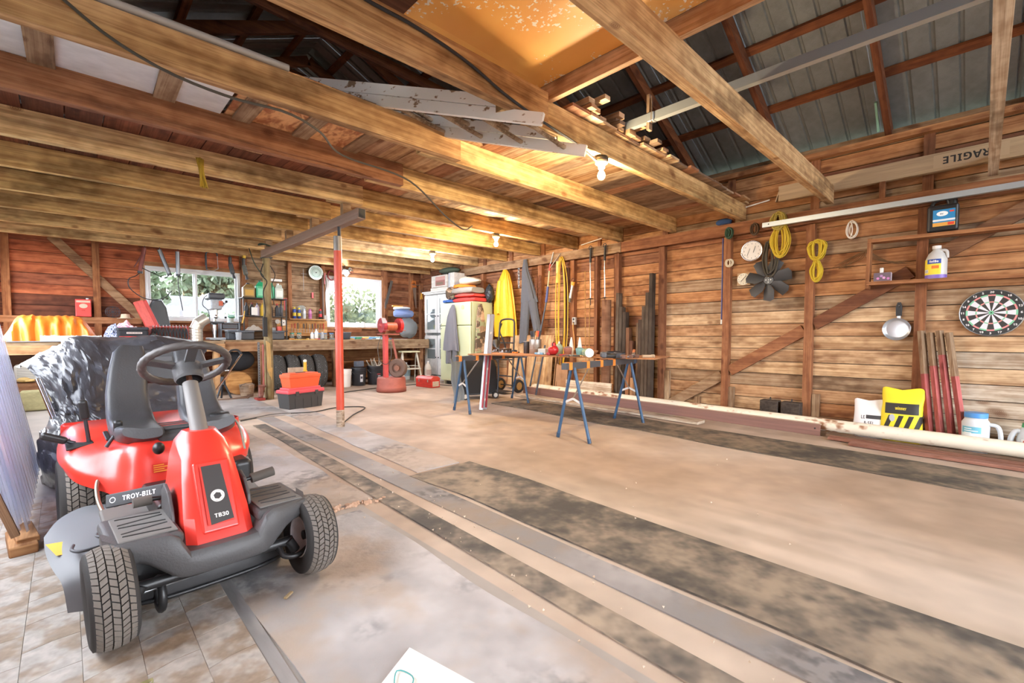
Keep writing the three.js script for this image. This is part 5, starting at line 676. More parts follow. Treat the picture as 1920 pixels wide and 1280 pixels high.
  const clearG = std('#e8f0f0', 0.05, { transmission: 0.8, thickness: 0, ior: 1.45 }); ['green', 'green', 'blue', 'blue', 'blue', 'blue', 'white'].forEach((c, k) => { const t = thing('glass_jar', `${ORD[k]} glass jar from the left in the bench row, ${c} lid`, 'jar', [3.14 + k * 0.125 + (k > 1 ? 0.14 : 0), BT, -9.35 + (k % 2) * 0.02]); P(t, 'glass', lathe([[0, 0], [0.042, 0.003], [0.044, 0.09], [0.036, 0.105], [0.036, 0.115]]), clearG); P(t, 'lid', cy(0.039, 0.039, 0.02, 0, 0.12, 0), plastic({ green: '#3f9a86', blue: '#5b8fc9', white: '#e6e6e6' }[c])); P(t, 'contents', cy(0.038, 0.036, 0.05 + 0.008 * (k % 4), 0, 0.035, 0), std(['#7d8a86', '#8a8070', '#b8a68a', '#a89a86', '#c2b49c', '#9a8c78', '#d5d0c8'][k], 0.9)); });
  [['white plastic bottle', 3.46, '#e9e9e6'], ['tall white glue bottle', 3.54, '#f0f0ee'], ['grey tub', 3.66, '#a9adb2']].forEach(([l, x, c], k) => bottle(l + ' among the jars on the bench', x, BT, -9.18, 0.034, 0.15 + 0.06 * (k % 2), plastic(c), plastic('#cfcfd2')));
  // clutter along the bench front and under the right window
  const bits = (l, n, x0, x1, z0, z1, cols, name = 'bench_tool') => { for (let k = 0; k < n; k++) { const x = mix(x0, x1, (k + 0.5) / n), z = mix(z0, z1, rnd()), c = cols[k % cols.length], t = thing(name, `${ORD[k]} ${l} from the left`, 'hand tool', [x, BT, z], rnd(0, PI)); P(t, 'handle', rb(0.1, 0.022, 0.026, 0.009, -0.03, 0.012, 0), plastic(c)); P(t, 'head', rb(0.07, 0.012, 0.018, 0.004, 0.05, 0.008, 0), darkSteel); } };
  bits('tool lying along the bench front', 9, 2.95, 4.2, -8.95, -8.82, ['#d08a2c', '#3b3b3e', '#e0a83c', '#a8323a', '#2f3338', '#6a6e74']); bits('small tool lying below the right window', 6, 4.45, 5.05, -9.2, -8.85, ['#c9402e', '#3f6fa8', '#e8e4da', '#3d3f44']);
  T('yellow_folding_rule', 'yellow folding rule lying along the bench edge', 'rule', mg(bx(0.22, 0.008, 0.02, 3.12, BT + 0.005, -8.86, 0, 0.1), bx(0.22, 0.008, 0.02, 3.33, BT + 0.005, -8.87, 0, -0.1)), plastic('#e3b53a'));
  for (const [k, c] of ['#5aa0c8', '#3f8f70', '#e0c06a', '#6fb0d8', '#88b8c8'].entries()) { const t = thing('parts_tray', `${ORD[k]} shallow parts tray from the left under the right window`, 'tray', [4.4 + k * 0.16, BT, -9.5]); P(t, 'tray', rb(0.14, 0.05, 0.12, 0.008, 0, 0.025, 0), plastic(c)); P(t, 'contents', rb(0.12, 0.02, 0.1, 0.006, 0, 0.05, 0), std('#d9d4c8', 0.8, { map: cloudy })); }
  for (const [k, x] of [4.1, 4.35, 4.48].entries()) T('paper_roll', `${ORD[k]} white paper roll from the left on the right window sill`, 'paper roll', cy(0.04, 0.04, 0.12, x + 0.35, 1.37, -9.8), white);
  const tub = thing('dark_tub', 'dark grey tub on the bench beside the red pole', 'tub', [4.05, BT, -8.98]); P(tub, 'tub', lathe([[0, 0], [0.08, 0], [0.105, 0.14], [0.1, 0.14], [0.078, 0.01], [0, 0.01]]), plastic('#4b4f57')); P(tub, 'rim', tor(0.103, 0.005, 0, 0.14, 0, PI / 2), plastic('#5b5f67'));
  T('white_paper', 'white papers spread on the bench under the right window', 'paper', mg(bx(0.42, 0.004, 0.26, 4.75, BT + 0.003, -8.98, 0, 0.1), bx(0.3, 0.003, 0.2, 5.2, BT + 0.003, -8.88, 0, -0.2)), white);
  // ---- wall between the windows
  const dial = thing('wall_dial', 'round greenish dial hanging on the wall between the windows', 'wall dial', [3.79, 2.44, -9.8]); P(dial, 'case', cy(0.15, 0.15, 0.04, 0, 0, 0, PI / 2, 0, 0, 32), metal('#9aa3a0', 0.4)); P(dial, 'face', cy(0.125, 0.125, 0.006, 0, 0, 0.021, PI / 2, 0, 0, 32), paint('#bcd6cf', 0.4)); P(dial, 'inner_ring', tor(0.085, 0.004, 0, 0, 0.025), plastic('#8fb3a8')); P(dial, 'hub', cy(0.012, 0.012, 0.012, 0, 0, 0.026, PI / 2), black);
  const rope = []; for (let k = 0; k < 30; k++) rope.push([4.14 + (0.075 + 0.004 * (k % 3)) * Math.cos(k * 0.9), 2.42 + 0.1 * Math.sin(k * 0.9), -9.855 + 0.01 * (k % 4)]); T('air_hose', 'coiled red hose hanging left of the right window top', 'hose', tube(rope, 0.009, false, 160), plastic('#b0505a'));
  T('fluorescent_strip', 'short white box shelf on the wall above the rack', 'shelf', rb(0.26, 0.05, 0.06, 0.01, 3.0, 2.22, -9.84), white); const tag = thing('red_tag', 'small red tag hanging from a string on the wall below the dial', 'tag', [3.75, 1.98, -9.885]); P(tag, 'string', rod([0, 0.05, 0], [0, 0.16, 0], 0.002), black); P(tag, 'tag', rb(0.04, 0.12, 0.01, 0.004, 0, -0.01, 0), plastic('#d0565a'));
  T('pipe_wrench', 'dark pipe and cords running down the wall left of the right window', 'pipe', mg(rod([3.93, 1.35, -9.79], [3.93, 2.4, -9.79], 0.018), tube([[3.98, 2.4, -9.78], [4.0, 2.2, -9.78], [3.97, 2.0, -9.78], [3.985, 1.6, -9.78], [3.97, 1.4, -9.78]], 0.008)), std('#6b5a50', 0.6)); T('wall_outlet', 'grey outlet box on the wall at the right window corner', 'outlet', rb(0.07, 0.11, 0.04, 0.008, 3.975, 1.5, -9.79), plastic('#a9a7a2')); T('hanging_wire', 'thin wire hook hanging beside the wall dial', 'wire', mg(rod([3.55, 2.05, -9.83], [3.55, 2.5, -9.83], 0.003), rod([3.5, 2.4, -9.83], [3.62, 2.4, -9.83], 0.003)), steel); T('glass_plate', 'clear round glass plate behind the spray cans', 'plate', cy(0.09, 0.09, 0.008, 3.5, 1.66, -9.83, PI / 2), clearG); T('red_handle_tool', 'red handled scraper hanging at the right of the rack', 'hand tool', mg(rb(0.025, 0.2, 0.02, 0.006, 3.1, 1.72, -9.6), rb(0.1, 0.05, 0.01, 0.003, 3.1, 1.83, -9.6)), plastic('#c8404a'));
  T('hand_saw_small', 'red handled small pruner hanging on the right of the pipe', 'hand tool', mg(rb(0.02, 0.18, 0.015, 0.005, 3.95, 2.3, -9.74), rb(0.03, 0.06, 0.01, 0.003, 3.96, 2.42, -9.74)), plastic('#b8606a'));

  // ---- tools hanging from the last joist in front of the left window
  const HZ = -9.36, HY = 2.555;
  const gun = (l, x, lean, c, nozzle) => { const t = thing('grease_gun', l, 'grease gun', [x, HY, HZ]); P(t, 'hook', tube([[0, 0.02, 0], [0.01, -0.01, 0.02], [0, -0.05, 0.02]], 0.004), darkSteel); P(t, 'barrel', rod([0, -0.05, 0.02], [lean, -0.42, 0.02], 0.03, 0.03, 18), c); P(t, 'end_cap', rod([lean, -0.42, 0.02], [lean * 1.06, -0.45, 0.02], 0.034, 0.034, 18), darkSteel); P(t, 'nozzle', tube(nozzle, 0.007), black); return t; };
  gun('brown red grease gun hung from the joist at the window left', 0.93, -0.06, paint('#8d4a42', 0.4), [[-0.06, -0.44, 0.02], [-0.12, -0.5, 0.03], [-0.2, -0.55, 0.03], [-0.2, -0.68, 0.03], [0.0, -0.85, 0.03], [0.22, -0.83, 0.03], [0.34, -0.7, 0.03]]); gun('grey grease gun hung slanting in front of the window', 1.12, 0.12, metal('#8a9098', 0.4), [[0.12, -0.45, 0.02], [0.06, -0.5, 0.03], [-0.1, -0.43, 0.04], [-0.24, -0.36, 0.04]]); gun('straight hose pump hung upright in front of the window', 1.36, 0.0, metal('#9aa0a8', 0.4), [[0, -0.45, 0.02], [0.0, -0.6, 0.02], [0.02, -0.8, 0.02], [0.05, -1.02, 0.02]]);
  P(scene.getObjectByName('grease_gun'), 'lever', rod([0.02, -0.04, 0.02], [-0.13, -0.36, 0.03], 0.009), paint('#7d4a44', 0.4));
  const hs = thing('hacksaw', 'dark hacksaw hung from the joist above the window right pane', 'saw', [1.86, HY, HZ]); P(hs, 'frame', tube([[-0.09, -0.3, 0], [-0.1, -0.1, 0], [-0.08, 0.0, 0], [0.06, 0.0, 0], [0.07, -0.05, 0]], 0.012), plastic('#3d4a55')); P(hs, 'blade', rod([0.07, -0.05, 0], [0.08, -0.27, 0], 0.004), steel); P(hs, 'grip', rb(0.03, 0.18, 0.025, 0.01, -0.1, -0.14, 0), plastic('#2f3a44')); P(hs, 'lower_arm', tube([[-0.09, -0.3, 0], [0.0, -0.31, 0], [0.08, -0.27, 0]], 0.006), steel);
  const dr = (l, x, acc) => { const t = thing('power_drill', l, 'drill', [x, HY, HZ + 0.02]); P(t, 'hook', rod([0, 0, 0], [0, -0.06, 0], 0.005), darkSteel); P(t, 'handle', rb(0.05, 0.16, 0.06, 0.018, 0, -0.12, 0), plastic('#2f3338')); P(t, 'body', rb(0.07, 0.2, 0.08, 0.03, 0.02, -0.25, 0, 0, 0, 0.2), plastic(acc)); P(t, 'chuck', cy(0.016, 0.026, 0.08, 0.05, -0.38, 0, 0, 0, 0.2), darkSteel); P(t, 'vents', mg(...[0, 1, 2, 3].map((k) => bx(0.05, 0.008, 0.004, 0.015 + k * 0.004, -0.2 - k * 0.025, 0.041))), black); };
  dr('dark power drill hung from the joist at the window right edge', 2.12, '#474c52'); dr('power drill with a yellow top hung beside the dark drill', 2.33, '#5d5f58'); T('yellow_chuck_key', 'small yellow tag on top of the right hanging drill', 'tag', rb(0.05, 0.05, 0.04, 0.012, 2.33, 2.53, HZ + 0.08), plastic('#d8b63a'));
}
// ================================================================ grinder, cabinet, fridge, clothes
function drape(rings, folds, amp, seg = 36, ph = 0) {   // hanging cloth: rings [x, y, z, halfX, halfZ], fold count, fold depth
  return loft(rings.map(([x, y, z, a, b], i) => { const t = i / (rings.length - 1), o = []; for (let k = 0; k < seg; k++) { const s = k / seg * 2 * PI, r = 1 + amp * t * Math.sin(s * folds + ph + t) + amp * 0.5 * Math.sin(s * (folds * 2 + 1) + 2 * t); o.push([x + a * r * Math.cos(s), y + 0.012 * Math.sin(s * 3) * t, z + b * r * Math.sin(s)]); } return o; }).reverse().map((r) => r.reverse()), true, true, 1.0);
}
{
  const g = thing('bench_grinder', 'red pedestal bench grinder on a drum shaped base', 'grinder', [4.2, fy(-7.45), -7.45]), rd = paint('#c94f4c', 0.4), br = paint('#a85c4a', 0.5);
  P(g, 'drum_base', lathe([[0, 0], [0.262, 0], [0.265, 0.07], [0.255, 0.085], [0.25, 0.24], [0.235, 0.26], [0, 0.26]], 0, 0, 0, 0, 0, 0, 40), std('#b5685a', 0.6, { map: cloudy })); P(g, 'post', rb(0.075, 0.8, 0.075, 0.006, -0.11, 0.64, 0), paint('#d65a58', 0.4)); P(g, 'brace', beam([0.02, 0.95, 0.02], [0.12, 0.26, 0.12], 0.04, 0.03), br); P(g, 'table', rb(0.34, 0.02, 0.2, 0.005, -0.05, 1.03, 0), br); P(g, 'motor', cy(0.075, 0.075, 0.2, 0.0, 1.17, 0, 0, 0, PI / 2, 28), paint('#b8633f', 0.45));
  for (const s of [-1, 1]) { P(g, 'wheel_guard', mg(cy(0.13, 0.13, 0.06, s * 0.165, 1.19, 0, 0, 0, PI / 2, 32)), s < 0 ? paint('#b8434a', 0.4) : paint('#d0302f', 0.35)); P(g, 'guard_hub', lathe([[0, 0.03], [0.03, 0.02], [0.045, 0]], s * 0.195, 1.19, 0, 0, 0, -s * PI / 2), rd); P(g, 'tool_rest', rb(0.06, 0.012, 0.08, 0.003, s * 0.17, 1.1, 0.14), br); } P(g, 'spark_shield', rb(0.08, 0.1, 0.006, 0.002, -0.2, 1.27, 0.12, -0.4), std('#dfe4e4', 0.1, { transmission: 0.7, thickness: 0 }));
  P(g, 'power_lead', tube([[-0.2, 1.05, 0.05], [-0.3, 0.8, 0.08], [-0.26, 0.55, 0.1], [-0.14, 0.5, 0.1], [-0.06, 0.62, 0.1], [-0.04, 0.9, 0.06]], 0.006), plastic('#4a4644'));
  const wh = thing('brake_wheel', 'rusty ribbed wheel leaning on top of the grinder base', 'wheel', [4.26, fy(-7.45) + 0.26, -7.33], 0.6); P(wh, 'rim', lathe([[0.09, -0.04], [0.14, -0.05], [0.165, -0.05], [0.17, 0], [0.165, 0.05], [0.14, 0.05], [0.09, 0.04]], 0, 0.165, 0, 0.5, 0, PI / 2, 32), std('#6b564b', 0.7)); P(wh, 'hub', cy(0.05, 0.06, 0.09, 0, 0.165, 0, 0.5, 0, PI / 2), std('#8a5f4c', 0.7)); P(wh, 'web', cy(0.1, 0.1, 0.03, 0, 0.165, 0, 0.5, 0, PI / 2), std('#75594b', 0.7));
  const rt = thing('red_toolbox', 'small red metal toolbox with rounded lid on the floor by the fridge', 'toolbox', [5.08, fy(-7.6), -7.6], 0.12), tr = paint('#dd3f33', 0.35); P(rt, 'body', rb(0.22, 0.15, 0.46, 0.008, 0, 0.075, 0), tr); P(rt, 'lid', ext([[-0.112, 0], [0.112, 0], [0.112, 0.02], [0.06, 0.06], [-0.06, 0.06], [-0.112, 0.02]], 0.465, 0.004).translate(0, 0.15, 0), paint('#e2574b', 0.35)); P(rt, 'handle', rb(0.025, 0.02, 0.15, 0.006, 0, 0.22, 0), metal('#d9d4d0', 0.4)); for (const z of [-0.13, 0.13]) P(rt, 'latch', rb(0.012, 0.05, 0.03, 0.003, -0.113, 0.13, z), chrome); P(rt, 'end_panel', rb(0.16, 0.1, 0.006, 0.002, 0, 0.07, 0.232), std('#d9cfc0', 0.7, { map: cloudy }));
  // white glazed cabinet
  const cb = thing('glazed_cabinet', 'tall white cabinet with glass doors behind the green fridge', 'cabinet', [5.95, fy(-8.5), -8.48]), wp = paint('#e9eae8', 0.45), gl = std('#dfe8ea', 0.05, { transmission: 0.85, thickness: 0, ior: 1.45 });
  P(cb, 'carcass', mg(bx(0.02, 1.9, 1.0, 0.37, 0.98, 0), bx(0.38, 1.9, 0.02, 0.19, 0.98, -0.49), bx(0.38, 1.9, 0.02, 0.19, 0.98, 0.49), bx(0.38, 0.02, 1.0, 0.19, 1.93, 0), bx(0.38, 0.1, 1.0, 0.19, 0.05, 0)), wp); P(cb, 'cornice', mg(rb(0.46, 0.03, 1.1, 0.01, 0.17, 1.975, 0), rb(0.42, 0.03, 1.04, 0.01, 0.18, 1.945, 0)), wp); for (const y of [0.5, 0.8, 1.1, 1.34, 1.62]) P(cb, 'shelf', bx(0.34, 0.016, 0.96, 0.19, y, 0), wp);
  for (const [zc, nm] of [[-0.25, 'l'], [0.25, 'r']]) for (const [y0, y1] of [[0.12, 1.0], [1.06, 1.9]]) { const d = new THREE.Group(); d.name = 'door'; cb.add(d); const H = y1 - y0, w = 0.48, s = 0.075; P(d, 'door_frame', mg(bx(0.025, H, s, -0.01, (y0 + y1) / 2, zc - w / 2 + s / 2), bx(0.025, H, s, -0.01, (y0 + y1) / 2, zc + w / 2 - s / 2), bx(0.025, s, w - 2 * s, -0.01, y1 - s / 2, zc), bx(0.025, y0 < 0.5 ? 0.36 : s, w - 2 * s, -0.01, y0 + (y0 < 0.5 ? 0.18 : s / 2), zc)), wp); const g0 = y0 + (y0 < 0.5 ? 0.36 : s); P(d, 'pane', bx(0.004, y1 - s - g0, w - 2 * s, -0.01, (g0 + y1 - s) / 2, zc), gl); P(d, 'glazing_bar', bx(0.02, 0.022, w - 2 * s, -0.012, g0 + (y1 - s - g0) * 0.5, zc), wp); P(d, 'knob', sph(0.014, -0.035, (y0 + y1) / 2 - 0.05, zc + (nm === 'l' ? 0.2 : -0.2)), darkSteel); void nm; }
  for (const [l, y, z, c, w] of [['beige bundle', 1.63, -0.25, '#c2ab98', 0.18], ['grey cloth bundle', 1.35, -0.22, '#9a948c', 0.22], ['yellow packet', 1.11, -0.26, '#e6c65a', 0.14], ['white packet', 0.81, -0.25, '#d8d4cc', 0.2]]) T('cabinet_item', l + ' on a shelf behind the cabinet glass', 'packet', rb(0.18, 0.13, w, 0.03, 6.13, fy(-8.5) + y + 0.074, -8.48 + z), cloth(c));
  // green fridge
  const f = thing('green_fridge', 'avocado green two door fridge standing by the right wall', 'fridge', [5.62, fy(-7.44), -7.44]), gn = std('#c6cda6', 0.35);
  P(f, 'body', rb(0.53, 1.6, 0.99, 0.015, 0.325, 0.88, 0), gn); P(f, 'freezer_door', rb(0.055, 0.46, 0.99, 0.02, 0.03, 1.445, 0), gn); P(f, 'main_door', rb(0.055, 1.125, 0.99, 0.02, 0.03, 0.645, 0), gn); P(f, 'gasket', bx(0.02, 1.58, 0.97, 0.062, 0.88, 0), plastic('#57593f')); P(f, 'foot_panel', bx(0.4, 0.08, 0.9, 0.28, 0.04, 0), darkSteel); for (const z of [-0.4, 0.4]) P(f, 'foot', rb(0.06, 0.08, 0.06, 0.01, 0.06, 0.04, z), paint('#b9b9a2', 0.5)); for (const y of [1.25, 1.16]) P(f, 'hinge', rb(0.03, 0.02, 0.05, 0.005, 0.0, y, -0.47), steel); P(f, 'badge', cy(0.045, 0.045, 0.006, 0.0, 1.57, 0.27, 0, 0, PI / 2, 20), paint('#aeb88c', 0.4));
  T('hanging_smock', 'long grey smock hanging on the fridge door', 'coat', drape([[5.575, 1.74, -7.42, 0.02, 0.03], [5.565, 1.66, -7.43, 0.03, 0.075], [5.56, 1.5, -7.45, 0.035, 0.12], [5.555, 1.2, -7.46, 0.04, 0.165], [5.555, 0.95, -7.46, 0.045, 0.2], [5.555, 0.82, -7.46, 0.045, 0.21]], 6, 0.24), cloth('#74747a'));
  T('hanging_trousers', 'grey trousers hanging below the smock on the fridge', 'trousers', mg(drape([[5.56, 1.0, -7.52, 0.03, 0.08], [5.556, 0.8, -7.54, 0.035, 0.09], [5.556, 0.56, -7.55, 0.035, 0.085]], 3, 0.1), drape([[5.56, 1.0, -7.36, 0.03, 0.07], [5.556, 0.7, -7.35, 0.03, 0.075], [5.556, 0.48, -7.35, 0.03, 0.07]], 3, 0.1, 36, 1)), cloth('#65666b'));
  const camo = std('#ffffff', 0.95, { map: (() => { const a = fbm(6, 6, 701, 3), b = fbm(6, 6, 702, 3); return tex(256, 256, (u, v) => a(u, v) > 0.58 ? [0.36, 0.3, 0.24] : b(u, v) > 0.55 ? [0.6, 0.62, 0.48] : b(v, u) < 0.42 ? [0.78, 0.66, 0.55] : [0.62, 0.52, 0.42], true, [1.6, 1.6]); })() });
  T('camo_jacket', 'camouflage jacket hanging on the side of the fridge', 'jacket', drape([[5.83, 1.74, -6.885, 0.04, 0.025], [5.83, 1.62, -6.875, 0.07, 0.035], [5.82, 1.4, -6.86, 0.1, 0.045], [5.83, 1.1, -6.85, 0.13, 0.05], [5.83, 0.8, -6.85, 0.14, 0.055], [5.82, 0.62, -6.85, 0.12, 0.05]], 6, 0.16), camo);
  // on top of cabinet and fridge
  const cz = fy(-8.5) + 1.99; const c1 = thing('picture_carton', 'white carton with a reddish picture lying on the cabinet', 'carton', [6.13, cz, -8.45]); P(c1, 'carton', rb(0.36, 0.07, 0.62, 0.005, 0, 0.036, 0), paint('#e1ddd4', 0.7)); P(c1, 'upper_carton', rb(0.34, 0.26, 0.58, 0.005, 0, 0.21, 0), paint('#dedbd4', 0.7)); P(c1, 'picture', plane(0.36, 0.2, -0.172, 0.21, 0.05, 0, -PI / 2), print(0.36, 0.2, (q, w, h) => { q.fillStyle = '#9c6a62'; q.fillRect(0, 0, w, h); q.fillStyle = '#c79a92'; q.fillRect(0, 0, w, h * 0.4); q.fillStyle = '#7d6a58'; q.fillRect(w * 0.1, h * 0.6, w * 0.7, h * 0.3); }));
  const c2 = thing('white_cube', 'plain white storage box on the cabinet beside the picture carton', 'storage box', [6.1, cz, -8.02]); P(c2, 'box', rb(0.34, 0.36, 0.2, 0.006, 0.05, 0.181, 0.0), paint('#e4e1da', 0.6)); P(c2, 'front_trim', rb(0.008, 0.34, 0.05, 0.002, -0.122, 0.18, -0.07), paint('#b8c2cc', 0.5));
  T('loft_bag', 'dark green bag lying on the white storage box under the joists', 'bag', sph(0.2, 6.1, cz + 0.365 + 0.07, -8.25, 0.8, 0.35, 1.6, 16), cloth('#4c5a4c'));
  const FT = fy(-7.44) + 1.68, fold = (l, nm, y, h, z0, z1, c, sd, x = 5.92, d = 0.24, mat, pw = 0.14) => T(nm, l, 'blanket', (() => { const a = fbm(4, 4, sd, 3), o = []; for (let i = 0; i <= 14; i++) { const t = i / 14, e = Math.pow(Math.sin(Math.max(0.03, Math.min(0.97, t)) * PI), pw) * (0.86 + 0.28 * a(t * 0.7, 0.37)), r = []; for (let k = 0; k < 18; k++) { const s = k / 18 * 2 * PI, cx = Math.sign(Math.cos(s)) * Math.pow(Math.abs(Math.cos(s)), 0.5), sy = Math.sign(Math.sin(s)) * Math.pow(Math.abs(Math.sin(s)), 0.6); r.push([x + d * cx * e * (0.9 + 0.2 * a(t, s / 7)), y + h / 2 + h / 2 * sy * e * (0.75 + 0.5 * a(s / 7, t)) + 0.02 * (a(0.3, t) - 0.5), mix(z0, z1, t)]); } o.push(r); } return loft(o.map((r) => r.reverse()), true, true, 0.9); })(), mat ?? cloth(c));
  fold('blue folded towel at the left on top of the fridge', 'folded_towel', FT, 0.08, -7.92, -7.66, '#3a62a8', 711, 5.86); fold('red folded blanket at the bottom of the pile on the fridge', 'folded_blanket', FT, 0.1, -7.64, -6.96, '#dc4540', 712); fold('second red folded blanket in the pile on the fridge', 'folded_blanket', FT + 0.1, 0.07, -7.6, -7.0, '#e0564c', 713); fold('grey rolled blanket in the pile on the fridge', 'folded_blanket', FT + 0.17, 0.12, -7.62, -6.98, '#9b968c', 714, 5.86, 0.2, undefined, 0.08); fold('orange blanket in the pile on the fridge', 'folded_blanket', FT + 0.29, 0.08, -7.7, -7.2, '#e2892f', 715, 5.9, 0.2, undefined, 0.3); fold('cream fringed blanket on top of the pile on the fridge', 'folded_blanket', FT + 0.36, 0.15, -7.66, -7.04, '#d8cbb4', 716, 5.96, 0.2, undefined, 0.75); fold('patterned brown cloth hanging at the left of the blanket pile', 'patterned_cloth', FT + 0.08, 0.26, -7.9, -7.68, '#b59a86', 717, 5.9, 0.2, camo);
  T('black_sack', 'shiny black plastic sack behind the blanket pile', 'sack', (() => { const a = fbm(6, 6, 721, 4); return sheet((u, v) => { const th = u * 2 * PI, ph = v * PI, r = 1 + 0.5 * (a(u, v) - 0.5); return [6.1 + 0.1 * r * Math.sin(ph) * Math.cos(th), 1.965 + 0.17 * r * Math.cos(ph), -6.91 + 0.1 * r * Math.sin(ph) * Math.sin(th)]; }, 30, 20, 0.4); })(), std('#2c3236', 0.25, { bumpMap: wrinkle, bumpScale: 0.01 }));
  // back wall, right corner
  const hs = thing('hand_saw', 'hand saw with an orange wooden handle on the back wall corner', 'saw', [6.18, 2.1, -9.8]); P(hs, 'blade', ext([[-0.05, 0.22], [0.05, 0.22], [0.06, -0.3], [0.03, -0.3]], 0.004), metal('#b4b3ae', 0.35)); P(hs, 'handle', ext([[-0.06, 0.2], [0.05, 0.22], [0.04, 0.36], [-0.05, 0.38], [-0.08, 0.3]], 0.025, 0.006, [[[-0.03, 0.26], [0.02, 0.27], [0.015, 0.33], [-0.03, 0.33]]]), wood('#d88a48', woodB));
  const pl = thing('yellow_pliers', 'yellow handled shears hanging in the back wall corner', 'shears', [6.33, 2.12, -9.72]); P(pl, 'handle', rod([0, 0.06, 0], [-0.025, -0.1, 0], 0.013), plastic('#e8b03a')); P(pl, 'handle', rod([0, 0.06, 0], [0.025, -0.09, 0], 0.013), plastic('#e8b03a')); P(pl, 'jaw', rod([0, 0.06, 0], [0, 0.14, 0], 0.009), darkSteel); P(pl, 'cord', rod([0, 0.14, 0], [0, 0.24, 0], 0.002), black); T('rail_rod', 'thin metal rail across the back wall corner above the saw', 'rail', rod([6.1, 2.37, -9.77], [6.39, 2.37, -9.77], 0.008), steel);
  T('leather_sheath', 'dark leather strap and sheath hanging right of the window', 'sheath', mg(beam([5.56, 2.42, -9.79], [5.4, 1.86, -9.79], 0.02, 0.06), rb(0.04, 0.12, 0.02, 0.006, 5.38, 1.82, -9.77)), std('#4f4a45', 0.7));
  T('grey_sack', 'full grey rubbish sack at the right end of the bench', 'sack', (() => { const a = fbm(6, 6, 731, 4); return sheet((u, v) => { const th = u * 2 * PI, ph = v * PI, r = 1 + 0.35 * (a(u, v) - 0.5); return [5.55 + 0.22 * r * Math.sin(ph) * Math.cos(th), 1.3 + 0.225 * r * Math.cos(ph), -9.1 + 0.2 * r * Math.sin(ph) * Math.sin(th)]; }, 30, 20, 0.6); })(), cloth('#767c80')); fold('blue and white cloths heaped on the grey sack', 'cloth_heap', 1.53, 0.17, -9.3, -8.92, '#7d93c4', 733, 5.45, 0.25, undefined, 0.6); fold('pale folded jeans on top of the blue cloth heap', 'cloth_heap', 1.7, 0.07, -9.3, -8.95, '#d3dde2', 734, 5.42, 0.2, undefined, 0.5); T('yellow_level', 'short yellow level lying across the cloth heap', 'level', rb(0.28, 0.025, 0.04, 0.006, 5.36, 1.785, -9.2, 0, 0.1), plastic('#e3b34c'));
}
